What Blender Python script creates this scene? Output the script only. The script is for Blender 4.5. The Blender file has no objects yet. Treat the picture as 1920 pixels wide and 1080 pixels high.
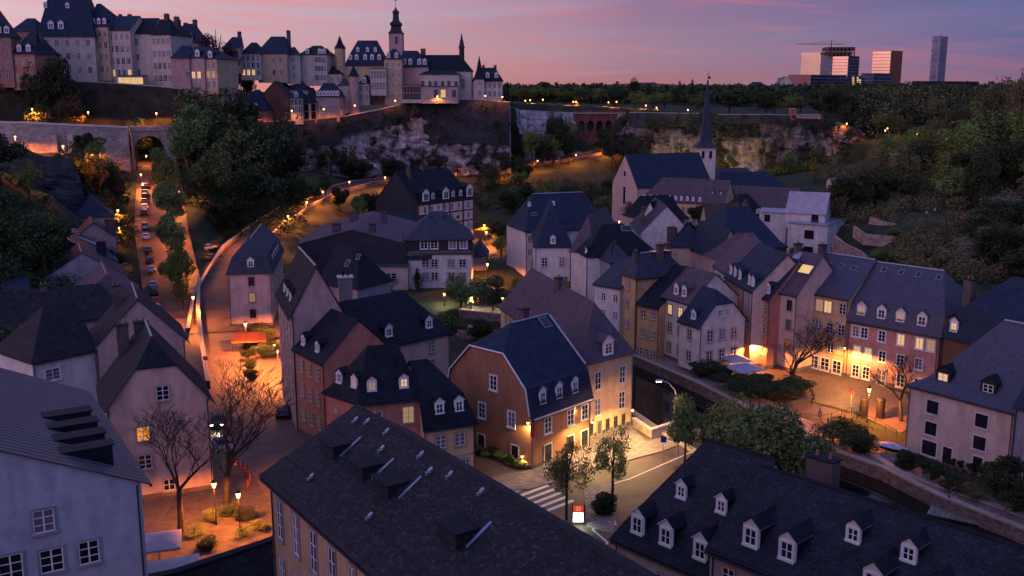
import bpy, bmesh, math, random
import numpy as np
from mathutils import Vector, Matrix, noise
random.seed(7); np.random.seed(7)
R_ = math.radians
scene = bpy.context.scene
COL = scene.collection
# ------------------------------------------------------------------ camera
CAMH, PITCH, FPX = 44.0, R_(11.3), 1867.0
cam_d = bpy.data.cameras.new('camera'); cam_d.lens = 35.0; cam_d.sensor_width = 36.0
cam_d.clip_start = 0.5; cam_d.clip_end = 30000
cam = bpy.data.objects.new('camera', cam_d); COL.objects.link(cam)
cam.location = (0, 0, CAMH); cam.rotation_euler = (math.pi/2 - PITCH, 0, 0)
scene.camera = cam
# ------------------------------------------------------------------ world: sky just after sunset
world = bpy.data.worlds.new('World'); scene.world = world; world.use_nodes = True
def build_world():
    nt = world.node_tree; N = nt.nodes; L = nt.links; N.clear()
    def nd(t, **k):
        n = N.new(t)
        for a, b in k.items(): setattr(n, a, b)
        return n
    def mth(op, a, b=None, c=None, clamp=False):
        n = nd('ShaderNodeMath', operation=op, use_clamp=clamp)
        for i, v in enumerate((a, b, c)):
            if v is None: continue
            if isinstance(v, (int, float)): n.inputs[i].default_value = v
            else: L.new(v, n.inputs[i])
        return n.outputs[0]
    def ramp(fac, stops):
        n = nd('ShaderNodeValToRGB'); cr = n.color_ramp
        while len(cr.elements) < len(stops): cr.elements.new(0.5)
        for e, (p, c) in zip(cr.elements, stops): e.position = p; e.color = (*srgb(c), 1)
        L.new(fac, n.inputs[0]); return n.outputs[0]
    def mix(f, a, b):
        n = nd('ShaderNodeMix', data_type='RGBA')
        if isinstance(f, (int, float)): n.inputs[0].default_value = f
        else: L.new(f, n.inputs[0])
        for i, v in ((6, a), (7, b)):
            if isinstance(v, tuple): n.inputs[i].default_value = (*v, 1)
            else: L.new(v, n.inputs[i])
        return n.outputs[2]
    tc = nd('ShaderNodeTexCoord'); sp = nd('ShaderNodeSeparateXYZ'); L.new(tc.outputs['Generated'], sp.inputs[0])
    x, y, z = sp.outputs
    az = mth('ARCTAN2', x, y)                       # 0 = straight ahead, + right
    el = mth('ARCSINE', z)
    elp = mth('MAXIMUM', el, 0.0)
    # elevation: 0..pi/2 -> sqrt compress
    e1 = mth('POWER', mth('DIVIDE', elp, 1.5708), 0.5)     # 5deg -> .236, 2deg -> .15
    west = ramp(e1, [(0.0, (222,140,124)), (0.10, (214,150,142)), (0.16, (206,164,168)), (0.24, (206,178,188)), (0.45, (152,138,168)), (0.75, (108,116,178)), (1.0, (102,116,180))])
    mid  = ramp(e1, [(0.0, (166,104,106)), (0.08, (158,110,118)), (0.15, (154,122,138)), (0.24, (140,108,138)), (0.45, (128,116,164)), (0.75, (106,114,178)), (1.0, (102,116,180))])
    east = ramp(e1, [(0.0, (122,92,114)), (0.08, (117,94,120)), (0.16, (94,92,134)), (0.24, (70,86,138)), (0.45, (88,98,150)), (0.75, (110,116,178)), (1.0, (102,116,180))])
    fl = mth('DIVIDE', mth('ADD', az, 0.50), 0.62, clamp=True)     # west -> mid
    fr = mth('DIVIDE', mth('ADD', az, -0.05), 0.42, clamp=True)     # mid -> east
    sky = mix(fr, mix(fl, west, mid), east)
    dim = nd('ShaderNodeVectorMath', operation='SCALE'); L.new(sky, dim.inputs[0]); dim.inputs['Scale'].default_value = 0.86; sky = dim.outputs[0]
    # behind the viewer the afterglow returns softly from the west
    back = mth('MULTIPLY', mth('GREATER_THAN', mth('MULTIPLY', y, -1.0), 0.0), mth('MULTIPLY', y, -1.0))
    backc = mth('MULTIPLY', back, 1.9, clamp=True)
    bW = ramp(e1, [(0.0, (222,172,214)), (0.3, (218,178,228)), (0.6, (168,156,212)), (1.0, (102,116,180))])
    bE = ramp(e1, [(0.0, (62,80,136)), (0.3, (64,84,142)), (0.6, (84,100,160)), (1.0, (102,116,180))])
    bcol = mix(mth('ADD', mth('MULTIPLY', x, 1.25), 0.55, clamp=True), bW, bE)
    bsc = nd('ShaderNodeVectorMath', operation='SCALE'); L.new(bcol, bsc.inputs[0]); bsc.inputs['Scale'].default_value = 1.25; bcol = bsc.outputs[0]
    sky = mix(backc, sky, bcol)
    # afterglow spreading low around the spot where the sun went down, left of the view
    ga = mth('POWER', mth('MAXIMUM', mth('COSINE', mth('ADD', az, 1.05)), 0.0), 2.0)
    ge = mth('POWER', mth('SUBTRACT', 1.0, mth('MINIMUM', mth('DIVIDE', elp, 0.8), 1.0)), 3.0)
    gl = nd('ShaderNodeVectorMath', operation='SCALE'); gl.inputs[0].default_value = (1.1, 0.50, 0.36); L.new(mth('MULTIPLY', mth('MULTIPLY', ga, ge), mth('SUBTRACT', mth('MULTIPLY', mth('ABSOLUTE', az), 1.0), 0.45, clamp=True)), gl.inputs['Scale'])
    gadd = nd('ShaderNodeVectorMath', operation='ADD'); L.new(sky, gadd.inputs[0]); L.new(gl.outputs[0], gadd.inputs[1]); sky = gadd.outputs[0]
    # cirrus streaks, long and flat
    cv = nd('ShaderNodeCombineXYZ')
    L.new(mth('MULTIPLY', az, 3.2), cv.inputs[0]); L.new(mth('ADD', mth('MULTIPLY', el, 52.0), mth('MULTIPLY', az, 3.4)), cv.inputs[1])
    n1 = nd('ShaderNodeTexNoise'); n1.inputs['Scale'].default_value = 1.15; n1.inputs['Detail'].default_value = 7; n1.inputs['Roughness'].default_value = 0.60
    n1.inputs['Distortion'].default_value = 0.55; L.new(cv.outputs[0], n1.inputs['Vector'])
    cl = mth('MULTIPLY', mth('SUBTRACT', n1.outputs[0], 0.50), 5.0, clamp=True)
    fade = mth('SUBTRACT', 1.0, mth('DIVIDE', elp, 0.55), clamp=True)
    cl = mth('MULTIPLY', cl, fade)
    wfac = mth('SUBTRACT', 1.0, mth('DIVIDE', mth('ADD', az, 0.35), 0.95, clamp=True))
    ccol = mix(wfac, tuple(srgb((132,88,118))), tuple(srgb((206,112,108))))
    cl = mth('MULTIPLY', cl, mth('ADD', mth('MULTIPLY', wfac, 0.35), 0.50))
    sky = mix(cl, sky, ccol)
    cv2 = nd('ShaderNodeCombineXYZ'); L.new(mth('MULTIPLY', az, 2.1), cv2.inputs[0]); L.new(mth('SUBTRACT', mth('MULTIPLY', el, 34.0), mth('MULTIPLY', az, 1.2)), cv2.inputs[1]); cv2.inputs[2].default_value = 4.7
    n2 = nd('ShaderNodeTexNoise'); n2.inputs['Scale'].default_value = 1.3; n2.inputs['Detail'].default_value = 6; n2.inputs['Roughness'].default_value = 0.5; L.new(cv2.outputs[0], n2.inputs['Vector'])
    c2 = mth('MULTIPLY', mth('MULTIPLY', mth('SUBTRACT', n2.outputs[0], 0.50), 4.0, clamp=True), mth('MULTIPLY', fade, 0.6))
    sky = mix(c2, sky, mix(wfac, tuple(srgb((92,88,130))), tuple(srgb((176,160,176)))))
    # real sky model, sun just under the rim, adds its blue cast
    ns = nd('ShaderNodeTexSky', sky_type='NISHITA'); ns.sun_disc = False
    ns.sun_elevation = R_(-1.0) if False else R_(0.5); ns.sun_rotation = R_(-75); ns.altitude = 300
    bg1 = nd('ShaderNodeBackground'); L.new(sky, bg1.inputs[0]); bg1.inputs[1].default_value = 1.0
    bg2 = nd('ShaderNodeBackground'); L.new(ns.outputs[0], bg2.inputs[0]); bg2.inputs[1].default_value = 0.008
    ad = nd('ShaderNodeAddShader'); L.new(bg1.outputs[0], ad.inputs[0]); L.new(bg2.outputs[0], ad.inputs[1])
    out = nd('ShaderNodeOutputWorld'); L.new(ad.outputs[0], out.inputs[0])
def srgb(c):
    return [((v/255)/12.92 if v/255 <= 0.04045 else ((v/255+0.055)/1.055)**2.4) for v in c]
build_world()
# the last warm afterglow from the west, very soft
sd = bpy.data.lights.new('afterglow', 'SUN'); sd.energy = 0.07; sd.angle = R_(40); sd.color = (1.0, 0.62, 0.60)
so = bpy.data.objects.new('afterglow', sd); COL.objects.link(so); so.rotation_euler = (R_(68), 0, R_(-38))
vs = scene.view_settings
vs.view_transform = 'Standard'; vs.look = 'None'; vs.exposure = 0.5; vs.gamma = 1.0; vs.use_curve_mapping = False
scene.cycles.use_denoising = True
scene.cycles.max_bounces = 4; scene.cycles.diffuse_bounces = 2; scene.cycles.glossy_bounces = 2
scene.cycles.transparent_max_bounces = 6; scene.cycles.sample_clamp_indirect = 3.0
scene.cycles.caustics_reflective = False; scene.cycles.caustics_refractive = False
# ------------------------------------------------------------------ photograph measurement -> world
ct, st = math.cos(PITCH), math.sin(PITCH)
def ray(px, py):
    a = (px-960)/FPX; b = (540-py)/FPX
    return Vector((a, ct + b*st, -st + b*ct))
def P(px, py, z=0.0):
    d = ray(px, py); t = (z-CAMH)/d.z
    return Vector((d.x*t, d.y*t, z))
def PD(px, py, dist):
    d = ray(px, py); t = dist/d.y
    return Vector((d.x*t, dist, CAMH + d.z*t))
# ------------------------------------------------------------------ materials
MATS = {}
def mat(name, col, rough=0.8, metal=0.0, noise_amt=0.25, nscale=0.6, bump=0.0, bscale=8.0, spec=0.3, kind=None, **kw):
    if name in MATS: return MATS[name]
    m = bpy.data.materials.new(name); m.use_nodes = True; MATS[name] = m
    nt = m.node_tree; N = nt.nodes; L = nt.links
    b = N['Principled BSDF']
    b.inputs['Roughness'].default_value = rough; b.inputs['Metallic'].default_value = metal
    b.inputs['Specular IOR Level'].default_value = spec
    tc = N.new('ShaderNodeTexCoord'); geo = N.new('ShaderNodeNewGeometry')
    base = N.new('ShaderNodeRGB'); base.outputs[0].default_value = (*col, 1); cur = base.outputs[0]
    def mul(fac_out, lo, hi, cur):
        mr = N.new('ShaderNodeMapRange'); mr.inputs[1].default_value = 0.3; mr.inputs[2].default_value = 0.7
        mr.inputs[3].default_value = lo; mr.inputs[4].default_value = hi; L.new(fac_out, mr.inputs[0])
        v = N.new('ShaderNodeVectorMath'); v.operation = 'SCALE'; L.new(cur, v.inputs[0]); L.new(mr.outputs[0], v.inputs['Scale'])
        return v.outputs[0]
    hgt = None
    if noise_amt > 0:
        n = N.new('ShaderNodeTexNoise'); n.inputs['Scale'].default_value = nscale; n.inputs['Detail'].default_value = 6
        n.inputs['Roughness'].default_value = 0.62
        L.new(geo.outputs['Position'], n.inputs['Vector']); cur = mul(n.outputs[0], 1-noise_amt, 1+noise_amt, cur)
    if kind == 'plaster':      # rain streaks under sills and eaves, patchy wash
        mp = N.new('ShaderNodeMapping'); mp.inputs['Scale'].default_value = (1.1, 1.1, 0.22); L.new(geo.outputs['Position'], mp.inputs[0])
        n = N.new('ShaderNodeTexNoise'); n.inputs['Scale'].default_value = 1.0; n.inputs['Detail'].default_value = 5; L.new(mp.outputs[0], n.inputs['Vector'])
        cur = mul(n.outputs[0], 0.80, 1.07, cur)
        n = N.new('ShaderNodeTexNoise'); n.inputs['Scale'].default_value = 0.9; n.inputs['Detail'].default_value = 9; n.inputs['Roughness'].default_value = 0.75; L.new(geo.outputs['Position'], n.inputs['Vector'])
        cur = mul(n.outputs[0], 0.78, 1.10, cur)
        n = N.new('ShaderNodeTexNoise'); n.inputs['Scale'].default_value = 9; n.inputs['Detail'].default_value = 3; L.new(geo.outputs['Position'], n.inputs['Vector'])
        hgt = (n.outputs[0], 0.25, 0.02)
    if kind in ('slate', 'brick', 'cobble', 'ashlar'):
        bt = N.new('ShaderNodeTexBrick'); L.new(tc.outputs['UV'], bt.inputs['Vector'])
        bt.inputs['Scale'].default_value = 1.0
        dims = {'slate': (0.32, 0.22, 0.02), 'brick': (0.42, 0.16, 0.02), 'cobble': (0.34, 0.26, 0.04), 'ashlar': (0.9, 0.42, 0.03)}[kind]
        k = kw.get('k', 1.0)
        bt.inputs['Brick Width'].default_value = dims[0]*k; bt.inputs['Row Height'].default_value = dims[1]*k; bt.inputs['Mortar Size'].default_value = dims[2]*k
        bt.inputs['Color1'].default_value = (0.72,)*3+(1,); bt.inputs['Color2'].default_value = (1.28,)*3+(1,); bt.inputs['Mortar'].default_value = (0.55,)*3+(1,)
        bt.inputs['Bias'].default_value = 0.0
        v = N.new('ShaderNodeVectorMath'); v.operation = 'MULTIPLY'; L.new(cur, v.inputs[0]); L.new(bt.outputs['Color'], v.inputs[1]); cur = v.outputs[0]
        hgt = (bt.outputs['Color'], 0.5, 0.03)
        if kw.get('moss'):
            n = N.new('ShaderNodeTexNoise'); n.inputs['Scale'].default_value = 3.4; n.inputs['Detail'].default_value = 9; n.inputs['Roughness'].default_value = 0.8
            L.new(geo.outputs['Position'], n.inputs['Vector'])
            mr = N.new('ShaderNodeMapRange'); mr.inputs[1].default_value = 0.56; mr.inputs[2].default_value = 0.66; L.new(n.outputs[0], mr.inputs[0])
            mx = N.new('ShaderNodeMix'); mx.data_type = 'RGBA'; L.new(mr.outputs[0], mx.inputs[0]); L.new(cur, mx.inputs[6]); mx.inputs[7].default_value = (*kw['moss'], 1); cur = mx.outputs[2]
    if kind == 'leaf':
        oi = N.new('ShaderNodeObjectInfo')
        hs = N.new('ShaderNodeHueSaturation'); L.new(cur, hs.inputs['Color'])
        mr = N.new('ShaderNodeMapRange'); mr.inputs[3].default_value = 0.47; mr.inputs[4].default_value = 0.53; L.new(oi.outputs['Random'], mr.inputs[0]); L.new(mr.outputs[0], hs.inputs['Hue'])
        mr = N.new('ShaderNodeMapRange'); mr.inputs[3].default_value = 0.7; mr.inputs[4].default_value = 1.35; L.new(oi.outputs['Random'], mr.inputs[0]); L.new(mr.outputs[0], hs.inputs['Value'])
        cur = hs.outputs[0]
        b.inputs['Subsurface Weight'].default_value = 0.0
    if kind == 'rock':
        # pale weathered sandstone below, darker masonry and creeper in patches
        n = N.new('ShaderNodeTexNoise'); n.inputs['Scale'].default_value = 0.07; n.inputs['Detail'].default_value = 9; n.inputs['Roughness'].default_value = 0.66
        L.new(geo.outputs['Position'], n.inputs['Vector'])
        mr = N.new('ShaderNodeMapRange'); mr.inputs[1].default_value = kw.get('lo', 0.47); mr.inputs[2].default_value = kw.get('hi', 0.55); L.new(n.outputs[0], mr.inputs[0])
        mx = N.new('ShaderNodeMix'); mx.data_type = 'RGBA'; L.new(mr.outputs[0], mx.inputs[0]); mx.inputs[6].default_value = (*kw.get('dark', (0.03, 0.034, 0.026)), 1); L.new(cur, mx.inputs[7]); cur = mx.outputs[2]
        mp = N.new('ShaderNodeMapping'); mp.inputs['Scale'].default_value = (0.5, 0.5, 0.1); L.new(geo.outputs['Position'], mp.inputs[0])
        n2 = N.new('ShaderNodeTexNoise'); n2.inputs['Scale'].default_value = 1.0; n2.inputs['Detail'].default_value = 8; n2.inputs['Roughness'].default_value = 0.7; L.new(mp.outputs[0], n2.inputs['Vector'])
        cur = mul(n2.outputs[0], 0.35, 1.5, cur); hgt = (n2.outputs[0], 0.9, 0.8)
    if kind == 'seam':
        sp = N.new('ShaderNodeSeparateXYZ'); L.new(tc.outputs['UV'], sp.inputs[0])
        fr = N.new('ShaderNodeMath'); fr.operation = 'FRACT'; dv = N.new('ShaderNodeMath'); dv.operation = 'DIVIDE'; dv.inputs[1].default_value = 0.55; L.new(sp.outputs[0], dv.inputs[0]); L.new(dv.outputs[0], fr.inputs[0])
        gt = N.new('ShaderNodeMath'); gt.operation = 'GREATER_THAN'; gt.inputs[1].default_value = 0.9; L.new(fr.outputs[0], gt.inputs[0])
        hgt = (gt.outputs[0], 0.8, 0.05)
    L.new(cur, b.inputs['Base Color'])
    if bump > 0 and hgt is None:
        n = N.new('ShaderNodeTexNoise'); n.inputs['Scale'].default_value = bscale; n.inputs['Detail'].default_value = 5
        L.new(geo.outputs['Position'], n.inputs['Vector']); hgt = (n.outputs[0], bump, 0.05)
    if hgt:
        bp = N.new('ShaderNodeBump'); L.new(hgt[0], bp.inputs['Height']); bp.inputs['Strength'].default_value = hgt[1]; bp.inputs['Distance'].default_value = hgt[2]
        L.new(bp.outputs[0], b.inputs['Normal'])
    if kw.get('emit'):
        b.inputs['Emission Color'].default_value = (*kw['emit'], 1); b.inputs['Emission Strength'].default_value = kw.get('es', 1.0)
    return m
def plaster(name, rgb, **k): return mat('plaster_'+name, srgb(rgb), 0.9, kind='plaster', noise_amt=0.10, nscale=0.35, **k)
def slate_piece_mat(name, c0, c1, c2):
    m = bpy.data.materials.new(name); m.use_nodes = True; N = m.node_tree.nodes; L = m.node_tree.links; b = N['Principled BSDF']
    g = N.new('ShaderNodeNewGeometry'); r = N.new('ShaderNodeValToRGB'); cr = r.color_ramp; cr.elements[0].color = (*c0, 1); cr.elements[1].color = (*c2, 1); cr.elements[1].position = 1.0
    e = cr.elements.new(.86); e.color = (*c1, 1); L.new(g.outputs['Random Per Island'], r.inputs[0])
    n = N.new('ShaderNodeTexNoise'); n.inputs['Scale'].default_value = .9; n.inputs['Detail'].default_value = 8; n.inputs['Roughness'].default_value = .7; L.new(g.outputs['Position'], n.inputs['Vector'])
    mr = N.new('ShaderNodeMapRange'); mr.inputs[1].default_value = .35; mr.inputs[2].default_value = .65; mr.inputs[3].default_value = .6; mr.inputs[4].default_value = 1.5; L.new(n.outputs[0], mr.inputs[0])
    v = N.new('ShaderNodeVectorMath'); v.operation = 'SCALE'; L.new(r.outputs[0], v.inputs[0]); L.new(mr.outputs[0], v.inputs['Scale']); L.new(v.outputs[0], b.inputs['Base Color'])
    b.inputs['Roughness'].default_value = .6; b.inputs['Specular IOR Level'].default_value = .25; return m
SLP1 = slate_piece_mat('slates_mossy', (.007,.010,.018), (.014,.016,.025), (.042,.040,.046))
SLP2 = slate_piece_mat('slates_plain', (.010,.013,.023), (.019,.022,.034), (.030,.031,.043))
SLATE = mat('slate_blue', (0.019, 0.031, 0.060), 0.65, kind='slate', noise_amt=0.25, nscale=0.8, spec=0.2)
SLATE2 = mat('slate_violet', (0.100, 0.070, 0.092), 0.7, kind='slate', noise_amt=0.2, nscale=0.7, spec=0.25)
SLATE3 = mat('slate_dark', (0.012, 0.016, 0.026), 0.62, kind='slate', noise_amt=0.35, nscale=0.9, spec=0.15)
SLATE4 = mat('slate_mossy', (0.020, 0.021, 0.030), 0.66, kind='slate', noise_amt=0.55, nscale=1.4, spec=0.18, moss=(0.075, 0.064, 0.064))
SLATE5 = mat('slate_grey', (0.040, 0.047, 0.070), 0.65, kind='slate', noise_amt=0.25, nscale=0.8, spec=0.25)
ZINC = mat('zinc', (0.095, 0.092, 0.112), 0.45, metal=0.3, noise_amt=0.15, kind='seam')
ZINCL = mat('zinc_trim', (0.34, 0.37, 0.44), 0.4, metal=0.5, noise_amt=0.15)
WHITE = mat('white_paint', (0.74, 0.73, 0.72), 0.6, noise_amt=0.06)
STONE = mat('dressed_stone', (0.36, 0.30, 0.25), 0.85, noise_amt=0.2, nscale=2)
STONEL = mat('pale_stone', (0.60, 0.55, 0.50), 0.85, noise_amt=0.12, nscale=2)
BROWN = mat('brown_wood', (0.07, 0.045, 0.035), 0.7, noise_amt=0.2, nscale=3)
DARKM = mat('dark_metal', (0.025, 0.025, 0.028), 0.5, metal=0.3, noise_amt=0.1)
GLASS = mat('window_glass', (0.012, 0.014, 0.02), 0.08, noise_amt=0.0, spec=0.6)
CURT = mat('curtained_glass', (0.13, 0.125, 0.135), 0.35, noise_amt=0.3, nscale=1.5, spec=0.5)
LIT = mat('lit_window', (0.3, 0.2, 0.1), 0.5, noise_amt=0.0, emit=(1.0, 0.62, 0.22), es=0.55)
LIT2 = mat('lit_window_soft', (0.3, 0.2, 0.1), 0.5, noise_amt=0.0, emit=(1.0, 0.55, 0.2), es=0.22)
LIT3 = mat('lit_window_orange', (0.3, 0.15, 0.05), 0.5, noise_amt=0.0, emit=(1.0, 0.33, 0.04), es=0.6)
BULB = mat('lamp_glow', (1, 0.8, 0.5), 0.5, noise_amt=0.0, emit=(1.0, 0.46, 0.12), es=7)
RENDER = {}
# ------------------------------------------------------------------ mesh builder
class MB:
    def __init__(s): s.v = []; s.f = []; s.m = []; s.mats = []
    def mi(s, m):
        if m not in s.mats: s.mats.append(m)
        return s.mats.index(m)
    def face(s, pts, m):
        i = len(s.v); s.v += [tuple(p) for p in pts]; s.f.append(tuple(range(i, i+len(pts)))); s.m.append(s.mi(m))
    def box(s, x0, x1, y0, y1, z0, z1, m, T=None):
        c = [(x, y, z) for z in (z0, z1) for y in (y0, y1) for x in (x0, x1)]
        if T is not None: c = [tuple(T @ Vector(p)) for p in c]
        i = len(s.v); s.v += c; k = s.mi(m)
        for f in ((0,2,3,1), (4,5,7,6), (0,1,5,4), (2,6,7,3), (0,4,6,2), (1,3,7,5)):
            s.f.append(tuple(i+j for j in f)); s.m.append(k)
    def tube(s, a, b, ra, rb, m, n=6, cap=True):
        a = Vector(a); b = Vector(b); d = (b-a)
        if d.length < 1e-6: return
        d.normalize(); t = d.orthogonal().normalized(); w = d.cross(t); i = len(s.v); k = s.mi(m)
        for c, r in ((a, ra), (b, rb)):
            for j in range(n):
                an = 2*math.pi*j/n; s.v.append(tuple(c + (t*math.cos(an) + w*math.sin(an))*r))
        for j in range(n):
            s.f.append((i+j, i+(j+1) % n, i+n+(j+1) % n, i+n+j)); s.m.append(k)
        if cap:
            s.f.append(tuple(i+n+j for j in range(n))); s.m.append(k)
    def lathe(s, prof, m, n=12, c=(0, 0), rot=0.0):
        i = len(s.v); k = s.mi(m)
        for (r, z) in prof:
            for j in range(n):
                an = 2*math.pi*j/n + rot; s.v.append((c[0]+r*math.cos(an), c[1]+r*math.sin(an), z))
        for q in range(len(prof)-1):
            for j in range(n):
                s.f.append((i+q*n+j, i+q*n+(j+1) % n, i+(q+1)*n+(j+1) % n, i+(q+1)*n+j)); s.m.append(k)
        s.f.append(tuple(i+(len(prof)-1)*n+j for j in range(n))); s.m.append(k)
    def mesh(s, name, smooth=False, fix=True):
        me = bpy.data.meshes.new(name); me.from_pydata(s.v, [], s.f)
        for m in s.mats: me.materials.append(m)
        me.polygons.foreach_set('material_index', s.m)
        if fix:
            bm = bmesh.new(); bm.from_mesh(me); bmesh.ops.recalc_face_normals(bm, faces=bm.faces); bm.to_mesh(me); bm.free()
        if len(s.f) < 60000: uvmap(me)
        if smooth: me.shade_smooth()
        me.update(); return me
def uvmap(me):
    uv = me.uv_layers.new(name='UVMap').data
    Z = Vector((0, 0, 1))
    for p in me.polygons:
        n = p.normal; t = Z.cross(n)
        if t.length < 0.05: t = Vector((1, 0, 0)); b = Vector((0, 1, 0))
        else: t.normalize(); b = n.cross(t)
        for li in p.loop_indices:
            co = me.vertices[me.loops[li].vertex_index].co
            uv[li].uv = (co.dot(t), co.dot(b))
def ob(name, me, parent=None, loc=(0, 0, 0), rz=0.0, sc=None):
    o = bpy.data.objects.new(name, me); COL.objects.link(o)
    o.location = loc; o.rotation_euler = (0, 0, rz)
    if sc is not None: o.scale = sc if hasattr(sc, '__len__') else (sc, sc, sc)
    if parent is not None: o.parent = parent
    return o
def tag(o, label=None, cat=None, group=None, kind=None):
    if label: o['label'] = label
    if cat: o['category'] = cat
    if group: o['group'] = group
    if kind: o['kind'] = kind
    return o
def thing(name, label, cat, loc=(0, 0, 0), rz=0.0, group=None):
    o = ob(name, None, None, loc, rz); return tag(o, label, cat, group)
ORD = ['first','second','third','fourth','fifth','sixth','seventh','eighth','ninth','tenth','eleventh','twelfth','thirteenth','fourteenth','fifteenth','sixteenth','seventeenth','eighteenth','nineteenth','twentieth','twenty-first','twenty-second','twenty-third','twenty-fourth']
# ------------------------------------------------------------------ windows (shared meshes)
_wc = {}
WR = random.Random(9)
def win_meshes(w, h, style):
    key = (round(w, 2), round(h, 2), style)
    if key in _wc: return _wc[key]
    b = MB()
    sur, fr = {'s': (STONE, WHITE), 'p': (STONEL, WHITE), 'b': (STONE, BROWN), 'w': (WHITE, WHITE), 'o': (mat('ochre_stone', (0.42, 0.24, 0.12), 0.85, noise_amt=0.2), WHITE),
               'd': (DARKM, DARKM), 'f': (None, WHITE), 'g': (mat('grey_surround', (0.27, 0.25, 0.27), 0.85), WHITE), 'k': (mat('light_surround', (0.62, 0.56, 0.58), 0.85), DARKM)}[style[0]]
    x, z = w/2, h/2; t = 0.13
    if sur:
        for a in ((-x-t, -x, -z-t, z+t), (x, x+t, -z-t, z+t)): b.box(a[0], a[1], -0.09, 0.02, a[2], a[3], sur)
        b.box(-x, x, -0.09, 0.02, z, z+t, sur); b.box(-x-t-.05, x+t+.05, -0.17, 0.02, -z-t-0.06, -z-0.0, sur)
    f = 0.07
    for a in ((-x, -x+f, -z, z), (x-f, x, -z, z)): b.box(a[0], a[1], -0.05, 0.01, a[2], a[3], fr)
    b.box(-x+f, x-f, -0.05, 0.01, z-f, z, fr); b.box(-x+f, x-f, -0.05, 0.01, -z, -z+f, fr)
    b.box(-0.05, 0.05, -0.055, 0.01, -z+f, z-f, fr)
    nb = 2 if h > 1.35 else 1
    for k in range(nb):
        zz = -z + h*(k+1)/(nb+1)
        b.box(-x+f, -0.05, -0.045, 0.01, zz-0.028, zz+0.028, fr); b.box(0.05, x-f, -0.045, 0.01, zz-0.028, zz+0.028, fr)
    m1 = b.mesh('window_frame')
    ps = []
    for g in (GLASS, LIT, LIT2, LIT3, CURT):
        p = MB(); p.face([(-x, -0.02, -z), (x, -0.02, -z), (x, -0.02, z), (-x, -0.02, z)], g); ps.append(p.mesh('pane', fix=False))
    _wc[key] = (m1, ps); return _wc[key]
def add_window(parent, loc, rz, w=1.05, h=1.65, style='s', lit=0):
    m, ps = win_meshes(w, h, style)
    o = ob('window', m, parent, loc, rz)
    p = ob('pane', ps[lit if lit else (4 if WR.random() < .28 and style not in 'dk' else 0)], o)
    if lit: o['label'] = 'lit window'
    return o
_dc = {}
PLINTH = mat('plinth_stone', (0.13, 0.11, 0.10), .9, noise_amt=.4, nscale=1.2)
def dormer_meshes(w, h, back, style, rm):
    key = (round(w, 2), round(h, 2), round(back, 1), style, rm.name)
    if key in _dc: return _dc[key]
    x = w/2; gh = w*0.42
    b = MB(); face = WHITE if style in 'wr' else (DARKM if style == 'd' else STONEL)
    b.box(-x, x, 0.12, back, 0, h, rm)
    b.box(-x, x, 0.0, 0.12, 0, h, face)
    r = MB()
    if style == 's':      # shed: flat lid running back
        b = MB(); b.box(-x, x, 0.0, back, 0, h, rm)
        r.box(-x-.1, x+.1, -0.15, back, h, h+.09, SLATE3)
    else:
        b.face([(-x, 0, h), (x, 0, h), (0, 0, h+gh)], face)
        for k in (0, 1):
            sg = 1 if k else -1
            e = [(sg*(x+.14), -0.12, h-0.10), (0, -0.12, h+gh+.03), (0, back, h+gh+.03), (sg*(x+.14), back, h-0.10)]
            r.face(e, rm); r.face([(p[0], p[1], p[2]+0.08) for p in e], rm)
            r.face([e[0], e[1], (e[1][0], e[1][1], e[1][2]+.08), (e[0][0], e[0][1], e[0][2]+.08)], face if style in 'wr' else rm)
            r.face([e[0], e[3], (e[3][0], e[3][1], e[3][2]+.08), (e[0][0], e[0][1], e[0][2]+.08)], ZINCL if style == 'z' else rm)
    _dc[key] = (b.mesh('dormer'), r.mesh('dormer_roof'), gh); return _dc[key]
PROF = {'gable': [(0, 0), (.5, 1)], 'mansard': [(0, 0), (.10, .46), (.5, 1)], 'bell': [(0, 0), (.08, .10), (.5, 1)],
        'half': [(0, 0), (.30, .60), (.5, 1)], 'gambrel': [(0, 0), (.045, .34), (.30, .74), (.5, 1)], 'flat': [(0, 0), (.5, .02)], 'mono': [(0, 0), (1, 1)],
        'lowman': [(0, 0), (.06, .30), (.5, 1)], 'asym': [(0, 0), (.3, 1)]}
HOUSES = {}
class Wp(tuple): pass
def _pt(q, ze):
    if isinstance(q, Wp): return Vector((q[0], q[1], ze))
    if len(q) == 3: v = PD(*q); return Vector((v.x, v.y, ze))
    return P(q[0], q[1], ze)
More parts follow.
